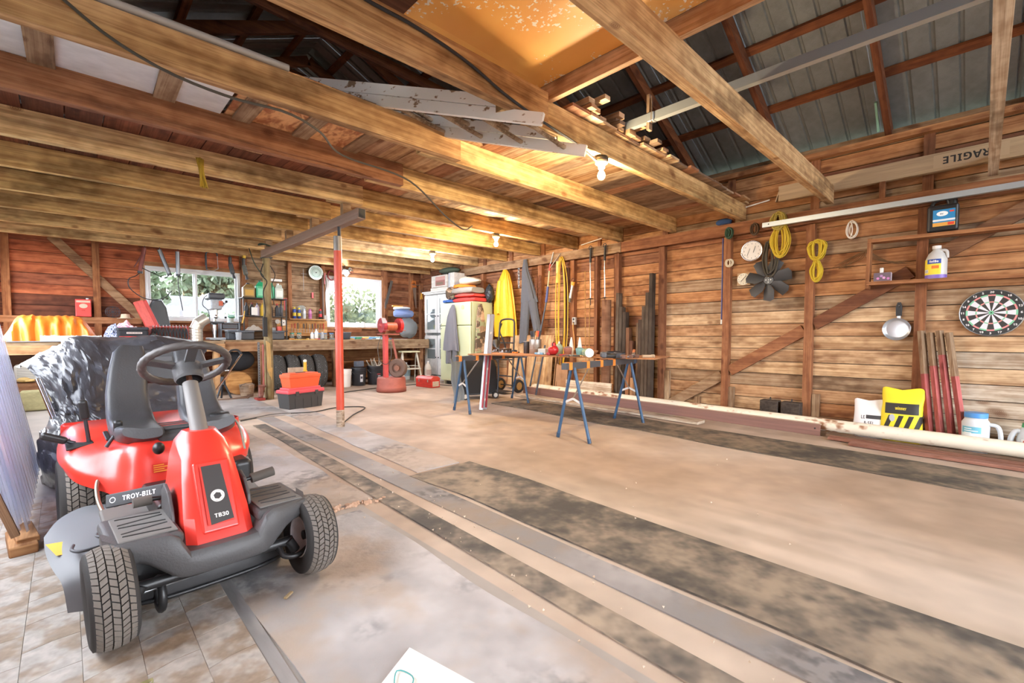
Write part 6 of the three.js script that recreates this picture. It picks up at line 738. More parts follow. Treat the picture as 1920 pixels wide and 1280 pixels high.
// ================================================================ trestle table and what stands by it
{
  const blue = paint('#3d5f80', 0.4), whp = paint('#e8e6e0', 0.5), org = plastic('#e08a3a', 0.5);
  const trestle = (label, a, b, feet) => {
    const t = thing('folding_trestle', label, 'trestle'), y = 0.805, at2 = (s) => [mix(a[0], b[0], s), y, mix(a[1], b[1], s)];
    P(t, 'top_rail', beam(at2(0), at2(1), 0.06, 0.065), plastic('#4a4c50', 0.5)); for (const s of [0.03, 0.24, 0.42, 0.6, 0.94]) { const p = at2(s), q = at2(s + 0.035); P(t, 'clamp', beam(p, q, 0.068, 0.075), s === 0.94 ? blue : org); }
    feet.forEach(([x, z], i) => { const s = i < 2 ? 0.1 : 0.9, p = at2(s), f = [x, fy(z) + 0.005, z]; P(t, 'leg', rod(f, [p[0], y - 0.02, p[2] + (z > p[2] ? 0.02 : -0.02)], 0.0165), blue); P(t, 'foot', rod(f, [mix(x, p[0], 0.05), fy(z) + 0.05, mix(z, p[2], 0.05)], 0.02), plastic('#2c4660')); });
    for (const k of [0, 2]) { const s = k ? 0.9 : 0.1, p = at2(s), m = (f) => [mix(f[0], p[0], 0.52), 0.43, mix(f[1], p[2], 0.52)], A = m(feet[k]), B = m(feet[k + 1]), C = [(A[0] + B[0]) / 2, 0.47, (A[2] + B[2]) / 2]; P(t, 'spreader', mg(beam(A, C, 0.008, 0.022), beam(C, B, 0.008, 0.022)), whp); P(t, 'diagonal_brace', beam([C[0], 0.47, C[2]], at2(k ? 0.68 : 0.32), 0.006, 0.018), metal('#b5b1a8', 0.4)); }
  };
  trestle('blue folding trestle nearest the camera under the tool board', [3.52, -2.88], [5.12, -3.04], [[3.67, -3.08], [3.68, -2.68], [5.0, -3.26], [5.02, -2.86]]);
  trestle('blue folding trestle at the far end by the fridge', [3.7, -4.9], [5.3, -5.12], [[3.84, -5.1], [3.8, -4.7], [5.27, -5.42], [5.06, -4.84]]);
  const TY = 0.86; T('table_board', 'long thin board laid over the two trestles as a table', 'board', uvm(bx(0.74, 0.016, 2.6, 4.74, TY - 0.0085, -3.9, 0, 0.25), 'z'), wood('#c4946c', woodA));
  const put = (name, label, cat, x, z, geos, turn = 0) => { while (x < 4.15 + (-2.55 - z) * 0.255) { x *= 1.01; z *= 1.01; } const t = thing(name, label, cat, [x, TY, z], turn); for (const [n, g, m] of geos) P(t, n, g, m); return t; };
  const tin = (l, x, z, r, h, c) => put('tin_can', l, 'tin', x, z, [['can', lathe([[0, 0], [r, 0], [r, h], [r * 0.95, h], [r * 0.95, 0.01], [0, 0.01]]), c], ['rim', tor(r, 0.004, 0, h, 0, PI / 2), steel], ['rib', mg(...[0.35, 0.5, 0.65].map((k) => tor(r, 0.003, 0, h * k, 0, PI / 2))), c]]);
  tin('dark paint tin standing left of the tool filled tin', 4.78, -4.6, 0.05, 0.17, metal('#5a5a5c', 0.5)); tin('ribbed steel tin filled with tools on the table board', 4.72, -4.38, 0.085, 0.2, metal('#b3b1aa', 0.4));
  for (let k = 0; k < 6; k++) put('hex_tool', `small tool sticking out of the ribbed tin, ${['red handled', 'black', 'orange handled', 'long black', 'bent', 'thin'][k]}`, 'hand tool', 4.72 + 0.04 * Math.cos(k * 1.05), -4.38 + 0.04 * Math.sin(k * 1.05), [['shaft', rod([0, 0.015, 0], [0.02 * Math.cos(k * 1.05), 0.26, 0.02 * Math.sin(k)], 0.006), darkSteel], ['handle', rod([0.018 * Math.cos(k * 1.05), 0.24, 0.02 * Math.sin(k)], [0.03 * Math.cos(k * 1.05), 0.32, 0.03 * Math.sin(k)], 0.012), plastic(['#d84a34', '#2b2b2e', '#e07a34', '#2b2b2e', '#3a3c40', '#4a4c50'][k])]]);
  put('wood_block', 'dark wooden block on the table edge below the paint tin', 'wood block', 4.3, -4.55, [['block', grainy(rb(0.16, 0.06, 0.12, 0.005, 0, 0.031, 0), 'x'), wood('#5d4a3d', woodA)], ['tag', bx(0.05, 0.003, 0.04, 0, 0.063, 0), white]]);
  put('clear_tray', 'clear plastic tray on the table between tin and red can', 'tray', 4.62, -4.1, [['tray', rb(0.16, 0.08, 0.14, 0.01, 0, 0.041, 0), std('#d5d6d0', 0.3, { transmission: 0.3, thickness: 0 })], ['contents', rb(0.13, 0.03, 0.11, 0.01, 0, 0.06, 0), std('#a89a8a', 0.9)]]); put('blue_pack', 'flat light blue packet at the table front edge', 'packet', 4.22, -3.82, [['packet', rb(0.1, 0.028, 0.15, 0.006, 0, 0.015, 0), paint('#7fb4d8', 0.5)], ['strip', bx(0.102, 0.012, 0.04, 0, 0.02, 0), white]]);
  put('red_fuel_can', 'round red fuel can on the table board', 'fuel can', 4.5, -3.86, [['can', sph(0.07, 0, 0.07, 0, 1, 0.9, 1, 20), paint('#c22c30', 0.3)], ['neck', lathe([[0.03, 0], [0.026, 0.03], [0.03, 0.04], [0, 0.045]], 0, 0.12, 0), paint('#d8383a', 0.3)], ['handle', tor(0.05, 0.006, 0, 0.12, 0, 0, 0.5, 0, PI), darkSteel]]); put('red_tool', 'low red clamp in front of the round red can', 'clamp', 4.3, -3.72, [['body', rb(0.14, 0.04, 0.06, 0.012, 0, 0.021, 0), paint('#a83036', 0.4)], ['screw', cy(0.01, 0.01, 0.1, 0.02, 0.05, 0, PI / 2), steel]]);
  put('gas_canister', 'grey and green canister behind the red can', 'canister', 4.76, -3.98, [['body', lathe([[0, 0], [0.05, 0], [0.052, 0.1], [0.03, 0.14], [0.012, 0.15], [0, 0.15]]), paint('#9aa890', 0.4)], ['valve', cy(0.01, 0.01, 0.03, 0, 0.16, 0), chrome]]); put('clay_pot', 'small brown enamel pot on the table board', 'pot', 4.6, -3.7, [['pot', lathe([[0, 0], [0.045, 0], [0.058, 0.1], [0.054, 0.1], [0.04, 0.01]]), paint('#a8705c', 0.4)], ['lid', lathe([[0.056, 0.1], [0.03, 0.115], [0, 0.12]]), paint('#7d6a70', 0.4)]]); put('teal_pot', 'small teal pot beside the white bottles', 'pot', 4.66, -3.56, [['pot', lathe([[0, 0], [0.04, 0], [0.052, 0.09], [0.048, 0.09], [0.035, 0.01]]), paint('#7fb0ac', 0.4)], ['lid', lathe([[0.05, 0.09], [0.02, 0.105], [0, 0.106]]), paint('#6a9a98', 0.4)]]);
  for (const [l, x, z] of [['white cone bottle nearer the tins at the back of the table', 4.82, -3.82], ['white cone bottle next to the bowl at the back of the table', 4.82, -3.68]]) put('cone_bottle', l, 'bottle', x, z, [['body', lathe([[0, 0], [0.035, 0], [0.036, 0.06], [0.016, 0.19], [0.012, 0.21], [0, 0.21]]), plastic('#e6e2d8', 0.4)], ['nozzle', cy(0.008, 0.012, 0.025, 0, 0.22, 0), plastic('#d5d0c4')]]);
  put('woven_bowl', 'tan bowl behind the green jar', 'bowl', 4.72, -3.44, [['bowl', lathe([[0, 0], [0.06, 0], [0.1, 0.06], [0.095, 0.06], [0.055, 0.008]]), std('#b98d63', 0.8)], ['rim', tor(0.098, 0.005, 0, 0.06, 0, PI / 2), std('#a57a52', 0.8)]]); put('green_jar', 'pale green glass jar lying on its side on the table', 'jar', 4.34, -3.2, [['glass', cy(0.052, 0.052, 0.14, 0, 0.054, 0, 0, 0, PI / 2, 24), std('#bfe0cc', 0.1, { transmission: 0.55, thickness: 0 })], ['lid', cy(0.05, 0.05, 0.02, -0.08, 0.054, 0, 0, 0, PI / 2, 24), white]], 0.9);
  for (const [k, [l, c, d]] of [['yellow glue stick', '#d8c23a', 0], ['brown wooden file', '#8f5a3c', 1], ['rusty pliers', '#6b4a3e', 2], ['red socket', '#b03a38', 3], ['grey coil', '#9a9a96', 4], ['brass fitting', '#b8924a', 5], ['dark wrench', '#4a4642', 6], ['tan scraper', '#b98a62', 7]].entries()) put('small_tool', `${l} lying in the clutter at the middle of the table`, 'hand tool', 4.2 + 0.09 * (d % 3), -3.66 + 0.075 * k * 0.9, [['body', rb(0.09, 0.022, 0.026, 0.008, 0, 0.012, 0), std(c, 0.6)], ['tip', rb(0.05, 0.01, 0.014, 0.003, 0.06, 0.007, 0), darkSteel]], k * 0.8);
  const drl = (l, x, z, c, turn) => put('cordless_tool', l, 'power tool', x, z, [['body', rb(0.2, 0.07, 0.065, 0.025, 0, 0.036, 0), plastic(c)], ['handle', rb(0.05, 0.045, 0.13, 0.018, -0.05, 0.024, 0.08), plastic('#2b2d30')], ['chuck', cy(0.018, 0.024, 0.06, 0.12, 0.036, 0, 0, 0, PI / 2), darkSteel], ['battery', rb(0.08, 0.06, 0.06, 0.01, -0.05, 0.031, 0.16), plastic('#3a3c42')]], turn);
  drl('dark power tool with a grey grip near the table end', 4.34, -2.98, '#4d5056', 0.7); drl('black power tool behind the grey grip tool', 4.66, -3.06, '#2c2c30', -0.4); put('orange_knife', 'orange handled blade lying across the tools at the table end', 'knife', 4.72, -2.82, [['handle', rb(0.17, 0.026, 0.03, 0.01, 0, 0.07, 0, 0, 0, 0.12), wood('#d88a5a', woodB)], ['blade', rb(0.16, 0.006, 0.03, 0.002, -0.15, 0.05, 0, 0, 0, 0.12), steel], ['rest', rb(0.06, 0.055, 0.04, 0.008, -0.02, 0.028, 0), darkSteel]], 0.5);
  for (const [k, l] of ['grey bar clamp lying along the near end of the table', 'short dark clamp lying at the near corner of the table'].entries()) put('bar_clamp', l, 'clamp', 4.55 - k * 0.14, -2.74 - k * 0.06, [['bar', rb(0.28, 0.014, 0.022, 0.003, 0, 0.02, 0), k ? darkSteel : steel], ['jaw', rb(0.03, 0.04, 0.06, 0.006, -0.11, 0.021, 0.02), std('#6b4e42', 0.6)], ['jaw', rb(0.03, 0.04, 0.06, 0.006, 0.08, 0.021, 0.02), std('#6b4e42', 0.6)]], 0.2 + k * 0.4);
  put('wood_shim', 'pale wooden wedge at the near right corner of the table', 'wedge', 4.8, -2.68, [['wedge', rb(0.05, 0.03, 0.14, 0.004, 0, 0.016, 0), wood('#d8cdbb', woodB)], ['end', rb(0.05, 0.035, 0.03, 0.004, 0, 0.018, 0.05), wood('#cfc1ac', woodB)]], 0.7);
  put('inspection_lamp', 'black funnel shaped lamp lying on the far end of the table', 'lamp', 4.6, -5.06, [['funnel', lathe([[0.02, 0], [0.035, 0.08], [0.07, 0.16], [0.072, 0.17]], -0.04, 0.06, 0, 0, 0, -1.1), plastic('#2c2a28')], ['tail', tube([[-0.03, 0.06, 0], [-0.12, 0.05, 0.02], [-0.2, 0.02, 0.06], [-0.25, 0.02, 0.05]], 0.016), plastic('#3a3733')], ['stand', rb(0.06, 0.04, 0.05, 0.01, 0.02, 0.021, 0), darkSteel]], 0.9);
  for (const [k, l] of ['silver tray of sockets at the far end of the table', 'scattered chrome sockets beside the silver tray', 'small dark ratchet set near the dark paint tin'].entries()) { const g = []; for (let j = 0; j < 9; j++) g.push(cy(0.012, 0.012, 0.03, rnd(-0.08, 0.08), 0.024, rnd(-0.06, 0.06))); put('socket_set', l, 'sockets', 4.4 + 0.16 * k, -4.86 + 0.07 * (k % 2), [['tray', rb(0.2, 0.012, 0.15, 0.004, 0, 0.007, 0), k === 2 ? black : steel], ['sockets', mg(g), k === 2 ? darkSteel : chrome]]); }
  T('orange_offcuts', 'orange plastic bits on the far table edge', 'plastic bits', mg(rb(0.05, 0.02, 0.03, 0.005, 4.66, TY + 0.011, -4.7), rb(0.04, 0.02, 0.03, 0.005, 4.7, TY + 0.011, -4.8)), org);
  // spirit levels leaning on the far trestle
  for (const [k, l] of ['long silver spirit level with red stripe leaning on the far trestle', 'second silver spirit level leaning close behind the first'].entries()) { const s = thing('spirit_level', l, 'level'), A = [4.13 + k * 0.07, 0.08, -4.86], B = [4.36 + k * 0.07, 1.42, -4.95]; const q = (t) => [mix(A[0], B[0], t), mix(A[1], B[1], t), mix(A[2], B[2], t)]; const K = k ? 0 : 0; void K; P(s, 'beam', beam(A, B, 0.05, 0.028), metal('#c9ccd2', 0.35, 0.6)); P(s, 'stripe', beam(q(0.02).map((v, i) => v + (i === 2 ? 0.02 : i === 0 ? -0.004 : 0)), q(0.56).map((v, i) => v + (i === 2 ? 0.02 : i === 0 ? -0.004 : 0)), 0.02, 0.02), paint('#a8323c', 0.4)); for (const t of [0.1, 0.27, 0.42, 0.8]) P(s, 'vial', cy(0.018, 0.018, 0.036, ...q(t), 0, 0.7, PI / 2, 16), std('#eceae2', 0.3)); }
  // black wheeled fabric bin and grey panel
  const cb = thing('grass_catcher', 'black fabric grass bag on small wheels under the far trestle', 'grass bag', [4.86, fy(-5.8), -5.85], -0.35); P(cb, 'bag', (() => { const R = (y, w, d) => { const o = []; for (let k = 0; k < 24; k++) { const a = k / 24 * 2 * PI; o.push([Math.sign(Math.cos(a)) * Math.pow(Math.abs(Math.cos(a)), 0.4) * w, y, Math.sign(Math.sin(a)) * Math.pow(Math.abs(Math.sin(a)), 0.4) * d]); } return o; }; return loft([R(0.1, 0.3, 0.2), R(0.2, 0.33, 0.22), R(0.5, 0.32, 0.21), R(0.62, 0.28, 0.18), R(0.66, 0.2, 0.12)].map((r) => r.reverse()), true, true, 0.8); })(), cloth('#2f2e2e')); P(cb, 'frame', tube([[-0.3, 0.1, 0.2], [-0.32, 0.6, 0.16], [-0.1, 0.72, 0.1], [0.2, 0.72, 0.1], [0.32, 0.6, 0.16], [0.3, 0.1, 0.2]], 0.012), darkSteel); for (const x of [-0.26, 0.26]) P(cb, 'wheel', cy(0.055, 0.055, 0.03, x, 0.056, 0.21, PI / 2, 0, 0, 20), tyreDark); for (const x of [-0.26, 0.26]) P(cb, 'wheel_hub', cy(0.035, 0.035, 0.034, x, 0.056, 0.21, PI / 2, 0, 0, 16), paint('#d0ccc2', 0.5)); P(cb, 'skid', rb(0.6, 0.03, 0.36, 0.01, 0, 0.085, 0), black);
  T('grey_canvas', 'grey blue canvas sheet hanging behind the far trestle legs', 'canvas', sheet((u, v) => [4.16 + 0.3 * u + 0.02 * Math.sin(v * 9), 0.1 + 0.66 * v, -5.55 - 0.14 * u - 0.1 * v + 0.03 * Math.sin(u * 14 + v * 2)], 24, 12, 1.0), cloth('#7f8890'));
  // hand truck by the wall
  const ht = thing('hand_truck', 'black hand truck with pneumatic tyres against the right wall', 'hand truck', [5.66, fy(-6.0), -6.0], -PI / 2), bt = paint('#2b2b2d', 0.4); P(ht, 'frame', tube([[-0.19, 0.1, 0], [-0.19, 1.2, -0.05], [-0.17, 1.3, -0.06], [0.17, 1.3, -0.06], [0.19, 1.2, -0.05], [0.19, 0.1, 0]], 0.016, false, 50), bt); P(ht, 'loop_handle', tube([[-0.15, 1.25, -0.06], [-0.05, 1.1, 0.08], [0.0, 0.95, 0.04], [0.0, 0.8, -0.02]], 0.014), bt); for (const y of [0.3, 0.6, 0.9]) P(ht, 'cross_bar', rod([-0.19, y, -0.02], [0.19, y, -0.02], 0.012), bt); P(ht, 'toe_plate', rb(0.4, 0.012, 0.22, 0.004, 0, 0.04, 0.12), bt); for (const s of [-1, 1]) { P(ht, 'tyre', lathe([[0.07, -0.03], [0.11, -0.04], [0.125, 0], [0.11, 0.04], [0.07, 0.03]], s * 0.24, 0.13, -0.1, 0, 0, PI / 2, 24), tyreDark); P(ht, 'rim', cy(0.072, 0.072, 0.05, s * 0.24, 0.13, -0.1, 0, 0, PI / 2), paint('#b58a4a', 0.5)); } P(ht, 'axle', rod([-0.26, 0.13, -0.1], [0.26, 0.13, -0.1], 0.01), bt);
}
// ================================================================ along the right wall
{
  const WX = 6.3;                                           // face of the studs
  // timbers, channel and painted pipe at the foot of the wall
  const pipeMap = (() => { const a = fbm(10, 4, 801, 4), b = fbm(40, 20, 803, 3); return tex(1024, 256, (u, v) => lerp3([0.9, 0.86, 0.78], [0.55, 0.36, 0.24], sm(0.56, 0.72, 0.65 * a(u, v) + 0.35 * b(u, v))), true, [1 / 3, 1]); })();
  T('steel_pipe', 'long rusty white painted pipe lying along the foot of the right wall', 'pipe', uvm(rod([5.99, fy(-5.6) + 0.11, -5.6], [5.99, fy(2.0) + 0.11, 2.0], 0.068, 0.068, 24), 'z'), std('#ffffff', 0.6, { map: pipeMap }));
  const ch = thing('steel_channel', 'brown steel channel lying in front of the white pipe', 'steel channel', [0, 0, 0]); P(ch, 'web', bx(0.012, 0.125, 4.5, 5.85, fy(-3.4) + 0.066, -3.45, SLOPE), paint('#8a655a', 0.5)); P(ch, 'flange', bx(0.05, 0.01, 4.5, 5.88, fy(-3.4) + 0.125, -3.45, SLOPE), paint('#cdb7a0', 0.6)); P(ch, 'bolt_hole', cy(0.009, 0.009, 0.003, 5.843, fy(-1.25) + 0.08, -1.25, 0, 0, PI / 2, 10), black);
  T('floor_plank', 'whitish plank lying on the floor in front of the steel channel', 'plank', grainy(bx(0.2, 0.03, 3.2, 5.52, fy(-3.95) + 0.024, -3.95, SLOPE, -0.02), 'z'), wood('#cfc8bd', woodC));
  for (const [l, x, c, z0, z1, y] of [['dark weathered plank under the white pipe', 5.9, '#7a6250', -1.15, 2.1, 0.024], ['reddish plank lying beside the dark plank at the wall foot', 5.74, '#966a5a', -1.1, 2.1, 0.024], ['narrow red brown plank lying outermost at the wall foot', 5.6, '#a0766a', -0.9, 2.1, 0.02]]) T('floor_plank', l, 'plank', grainy(bx(0.12, 0.026, z1 - z0, x, fy((z0 + z1) / 2) + y, (z0 + z1) / 2, SLOPE), 'z'), wood(c, woodB));
  for (const [l, z] of [['left of the two dark iron weights behind the pipe', -1.79], ['right of the two dark iron weights behind the pipe', -1.56]]) { const w = thing('iron_weight', l, 'weight', [6.16, fy(z) + 0.0, z]); P(w, 'block', rb(0.14, 0.3, 0.2, 0.012, 0, 0.152, 0), std('#4b443f', 0.8, { map: woodC })); P(w, 'ring', tor(0.018, 0.004, 0, 0.315, 0), darkSteel); }
  const bagTex = (f) => print(0.34, 0.34, f, 700);
  const sack = (name, l, z, w, h, d, mat, x = 6.17) => { const a = fbm(4, 4, Math.round(z * -1000) + 5, 3), rows = [0, 0.08, 0.25, 0.5, 0.72, 0.86, 0.95, 1].map((t) => { const o = [], k = t < 0.1 ? 0.9 : t > 0.8 ? 1 : 1.03 - 0.1 * t, dd = t > 0.7 ? mix(1, 0.12, (t - 0.7) / 0.3) : 1; for (let i = 0; i < 24; i++) { const s = i / 24 * 2 * PI, c = Math.sign(Math.cos(s)) * Math.pow(Math.abs(Math.cos(s)), 0.6), q = Math.sign(Math.sin(s)) * Math.pow(Math.abs(Math.sin(s)), 0.6); o.push([x + d * dd * c * (0.9 + 0.3 * a(t, i / 24)) / 2 + 0.04 * Math.max(0, t - 0.7), fy(z) + 0.0 + h * t * (1 + 0.05 * Math.sin(s * 2)), z + w * k * q * (0.94 + 0.14 * a(i / 24, t)) / 2]); } return o; }); const g = loft(rows.map((r) => r.reverse()), true, true, 0.8), p = g.attributes.position, uv = g.attributes.uv; for (let i = 0; i < p.count; i++) uv.setXY(i, (p.getZ(i) - z) / w + 0.5, (p.getY(i) - fy(z)) / h); return T(name, l, 'bag', g, mat); };
  sack('salt_bag', 'crumpled white printed bag of sand and salt leaning at the wall foot', -0.83, 0.26, 0.4, 0.15, bagTex((g, w, h) => { g.fillStyle = '#e6e4e4'; g.fillRect(0, 0, w, h); g.fillStyle = '#3a383a'; g.fillRect(w * 0.45, h * 0.36, w * 0.5, h * 0.1); g.font = 'bold ' + Math.round(h * 0.13) + 'px sans-serif'; g.textAlign = 'center'; g.fillText('LE', w * 0.35, h * 0.47); g.fillText('& SEL', w * 0.55, h * 0.62); g.fillStyle = '#2a3038'; g.font = 'bold ' + Math.round(h * 0.11) + 'px sans-serif'; g.fillText('SAND & SALT', w * 0.5, h * 0.8); }));
  sack('yellow_bag', 'yellow and black striped bag of ice melt leaning at the wall foot', -0.56, 0.33, 0.54, 0.18, bagTex((g, w, h) => { g.fillStyle = '#f0d92c'; g.fillRect(0, 0, w, h); g.fillStyle = '#2b2926'; g.fillRect(w * 0.12, h * 0.24, w * 0.8, h * 0.2); g.fillStyle = '#f0d92c'; g.font = 'bold ' + Math.round(h * 0.08) + 'px sans-serif'; g.textAlign = 'center'; g.fillText('winner', w * 0.5, h * 0.36); g.fillStyle = '#2b2926'; for (let k = 0; k < 4; k++) { g.beginPath(); g.moveTo(w * (0.1 + k * 0.24), h * 0.7); g.lineTo(w * (0.22 + k * 0.24), h * 0.7); g.lineTo(w * (0.34 + k * 0.24), h * 0.47); g.lineTo(w * (0.22 + k * 0.24), h * 0.47); g.fill(); } g.fillRect(w * 0.1, h * 0.74, w * 0.55, h * 0.1); g.fillStyle = '#f4f2ea'; g.fillRect(w * 0.5, h * 0.76, w * 0.36, h * 0.08); g.fillStyle = '#2b2926'; g.font = 'bold ' + Math.round(h * 0.07) + 'px sans-serif'; g.fillText('ICE MELT', w * 0.68, h * 0.825); g.fillStyle = '#b8bcc4'; g.beginPath(); g.arc(w * 0.3, h * 0.52, w * 0.07, 0, 7); g.fill(); }));
  // red stakes
  ['first', 'second', 'third', 'last'].forEach((n, k) => { const z0 = -0.33 + k * 0.082, z1 = -0.44 + k * 0.068, s = thing('red_stake', `red painted wooden stake leaning at the wall, ${n} from the left`, 'stake', [0, 0, 0], 0, 'red painted stakes'), h = 1.16 - 0.02 * (k % 2), j = 0.62 + 0.17 * ((k * 7) % 3) / 2, A = [6.2, fy(0) + 0.012, z0], B = [6.275, h, z1], q = [mix(A[0], B[0], j), mix(A[1], B[1], j), mix(A[2], B[2], j)]; P(s, 'painted_shaft', uvm(beam(A, q, 0.06, 0.036), 'y'), wood(k % 2 ? '#b9686a' : '#ad5e60', woodB)); P(s, 'bare_end', uvm(beam(q, B, 0.06, 0.036), 'y'), wood('#a08c76', woodC)); });
  // detergent jugs
  const jg = thing('detergent_tub', 'cloudy plastic tub with a blue lid and handle at the wall foot', 'tub', [6.16, fy(0), -0.02]); P(jg, 'tub', lathe([[0, 0], [0.085, 0], [0.095, 0.1], [0.098, 0.24], [0.08, 0.27], [0.08, 0.29], [0, 0.29]], 0, 0.05, 0), plastic('#d3d9de', 0.35)); P(jg, 'lid', cy(0.082, 0.082, 0.045, 0, 0.36, 0, 0, 0, 0, 28), plastic('#4f8fd0', 0.4)); P(jg, 'handle', tube([[-0.02, 0.28, 0.09], [-0.02, 0.27, 0.14], [-0.02, 0.18, 0.165], [-0.02, 0.08, 0.16]], 0.018), plastic('#d3d9de', 0.35)); P(jg, 'label', ni(new THREE.CylinderGeometry(0.0985, 0.097, 0.15, 16, 1, true, PI * 1.15, 1.5)).translate(0, 0.18, 0), print(0.14, 0.15, (g, w, h) => { g.fillStyle = '#dfeaee'; g.fillRect(0, 0, w, h); g.fillStyle = '#6fb7cf'; g.fillRect(0, 0, w, h * 0.4); g.fillStyle = '#f6f9fa'; for (let k = 0; k < 6; k++) g.fillRect(w * 0.15, h * (0.1 + k * 0.13), w * (0.4 + 0.3 * (k % 2)), h * 0.05); })); P(jg, 'base', cy(0.086, 0.086, 0.05, 0, 0.025, 0), plastic('#c9d0d5', 0.4));
  const j2 = thing('detergent_jug', 'cloudy plastic jug with a green collar and clear cap at the right edge', 'jug', [6.16, fy(0), 0.34]); P(j2, 'jug', lathe([[0, 0], [0.09, 0], [0.1, 0.15], [0.085, 0.24], [0.055, 0.28], [0, 0.28]], 0, 0.02, 0), plastic('#d0d6da', 0.35)); P(j2, 'handle', tube([[-0.02, 0.24, -0.06], [-0.02, 0.25, -0.1], [-0.02, 0.16, -0.135], [-0.02, 0.07, -0.11]], 0.02), plastic('#d0d6da', 0.35)); P(j2, 'collar', cy(0.065, 0.07, 0.035, 0, 0.305, 0), plastic('#4fae74')); P(j2, 'cap', lathe([[0.05, 0], [0.055, 0.03], [0.042, 0.09], [0, 0.09]], 0, 0.315, 0), std('#e8ecee', 0.15, { transmission: 0.5, thickness: 0 })); P(j2, 'label', ni(new THREE.CylinderGeometry(0.1, 0.099, 0.13, 16, 1, true, PI * 1.25, 1.4)).translate(0, 0.12, 0), print(0.13, 0.13, (g, w, h) => { g.fillStyle = '#eef2f4'; g.fillRect(0, 0, w, h); g.fillStyle = '#4f86c8'; g.fillRect(w * 0.1, h * 0.35, w * 0.8, h * 0.35); g.fillStyle = '#58a868'; g.fillRect(w * 0.1, h * 0.7, w * 0.5, h * 0.2); g.fillStyle = '#d05a4a'; g.fillRect(w * 0.1, h * 0.08, w * 0.2, h * 0.12); }));
  // open shelf frame with jugs
  const sh = thing('wall_shelf', 'open two board wooden shelf frame on the right wall', 'shelf'), sw = wood('#a87852', woodB); P(sh, 'upper_board', grainy(bx(0.14, 0.035, 1.9, 6.24, 2.1, 0.06, 0.02), 'z'), sw); P(sh, 'lower_board', grainy(bx(0.14, 0.035, 1.9, 6.24, 1.655, 0.06, 0.015), 'z'), sw); P(sh, 'end_board', grainy(bx(0.13, 0.53, 0.03, 6.24, 1.88, -0.88, 0.02), 'y'), sw); P(sh, 'end_board', grainy(bx(0.13, 0.48, 0.03, 6.24, 1.88, 0.98), 'y'), sw);
  const bj = thing('washer_jug', 'black jug with a blue printed label on the upper shelf board', 'jug', [6.23, 2.131, -0.31]); P(bj, 'jug', rb(0.12, 0.26, 0.23, 0.025, 0, 0.13, 0), plastic('#232224', 0.4)); P(bj, 'handle', tube([[0, 0.25, -0.09], [0, 0.305, -0.06], [0, 0.32, 0.02], [0, 0.26, 0.05]], 0.018), plastic('#232224', 0.4)); P(bj, 'neck', cy(0.03, 0.035, 0.05, 0, 0.28, 0.07), plastic('#1c1c1e')); P(bj, 'label', plane(0.16, 0.16, -0.061, 0.13, 0.01, 0, -PI / 2), print(0.16, 0.16, (g, w, h) => { g.fillStyle = '#2a86c0'; g.fillRect(0, 0, w, h); g.fillStyle = '#eef4f8'; g.beginPath(); g.ellipse(w * 0.42, h * 0.25, w * 0.26, h * 0.15, 0, 0, 7); g.fill(); g.fillStyle = '#1d3a5c'; g.font = 'bold ' + Math.round(h * 0.12) + 'px sans-serif'; g.fillText('RV', w * 0.32, h * 0.3); g.fillStyle = '#d8402e'; g.fillRect(w * 0.74, h * 0.1, w * 0.2, h * 0.1); g.fillStyle = '#dfe8ee'; g.fillRect(0, h * 0.58, w, h * 0.12); g.fillStyle = '#e0a44a'; g.fillRect(0, h * 0.78, w, h * 0.22); g.fillStyle = '#d8402e'; g.fillRect(w * 0.68, h * 0.8, w * 0.28, h * 0.16); }, 1600));
  const rj = thing('cleaner_jug', 'grey jug with a yellow and blue label on the lower shelf board', 'jug', [6.23, 1.674, -0.345]); P(rj, 'jug', lathe([[0, 0], [0.078, 0], [0.082, 0.02], [0.082, 0.19], [0.06, 0.25], [0.032, 0.28], [0.03, 0.3], [0, 0.3]], 0, 0, 0, 0, 0, 0, 28), plastic('#c9c7c4', 0.4)); P(rj, 'liquid_base', cy(0.0825, 0.0825, 0.035, 0, 0.02, 0, 0, 0, 0, 28), plastic('#7d62b8', 0.4)); P(rj, 'label', ni(new THREE.CylinderGeometry(0.0835, 0.0835, 0.15, 24, 1, true, PI * 1.05, 1.9)).translate(0, 0.115, 0), print(0.18, 0.15, (g, w, h) => { g.fillStyle = '#f0d83c'; g.fillRect(0, 0, w, h); g.fillStyle = '#24489c'; g.fillRect(w * 0.3, 0, w * 0.7, h * 0.3); g.fillStyle = '#ffffff'; g.font = 'bold ' + Math.round(h * 0.2) + 'px sans-serif'; g.fillText('RelBo', w * 0.42, h * 0.22); g.fillStyle = '#e87a2c'; g.fillRect(w * 0.55, h * 0.42, w * 0.35, h * 0.2); g.fillStyle = '#fafafa'; g.fillRect(w * 0.08, h * 0.66, w * 0.3, h * 0.22); g.fillStyle = '#333'; for (let k = 0; k < 9; k++) g.fillRect(w * (0.1 + k * 0.03), h * 0.68, w * 0.012, h * 0.18); }, 1600)); P(rj, 'handle', tube([[-0.01, 0.28, 0.02], [-0.01, 0.27, 0.07], [-0.01, 0.2, 0.08]], 0.014), plastic('#c9c7c4', 0.4)); P(rj, 'cap', cy(0.034, 0.034, 0.03, 0, 0.312, 0), plastic('#e2e0dc'));
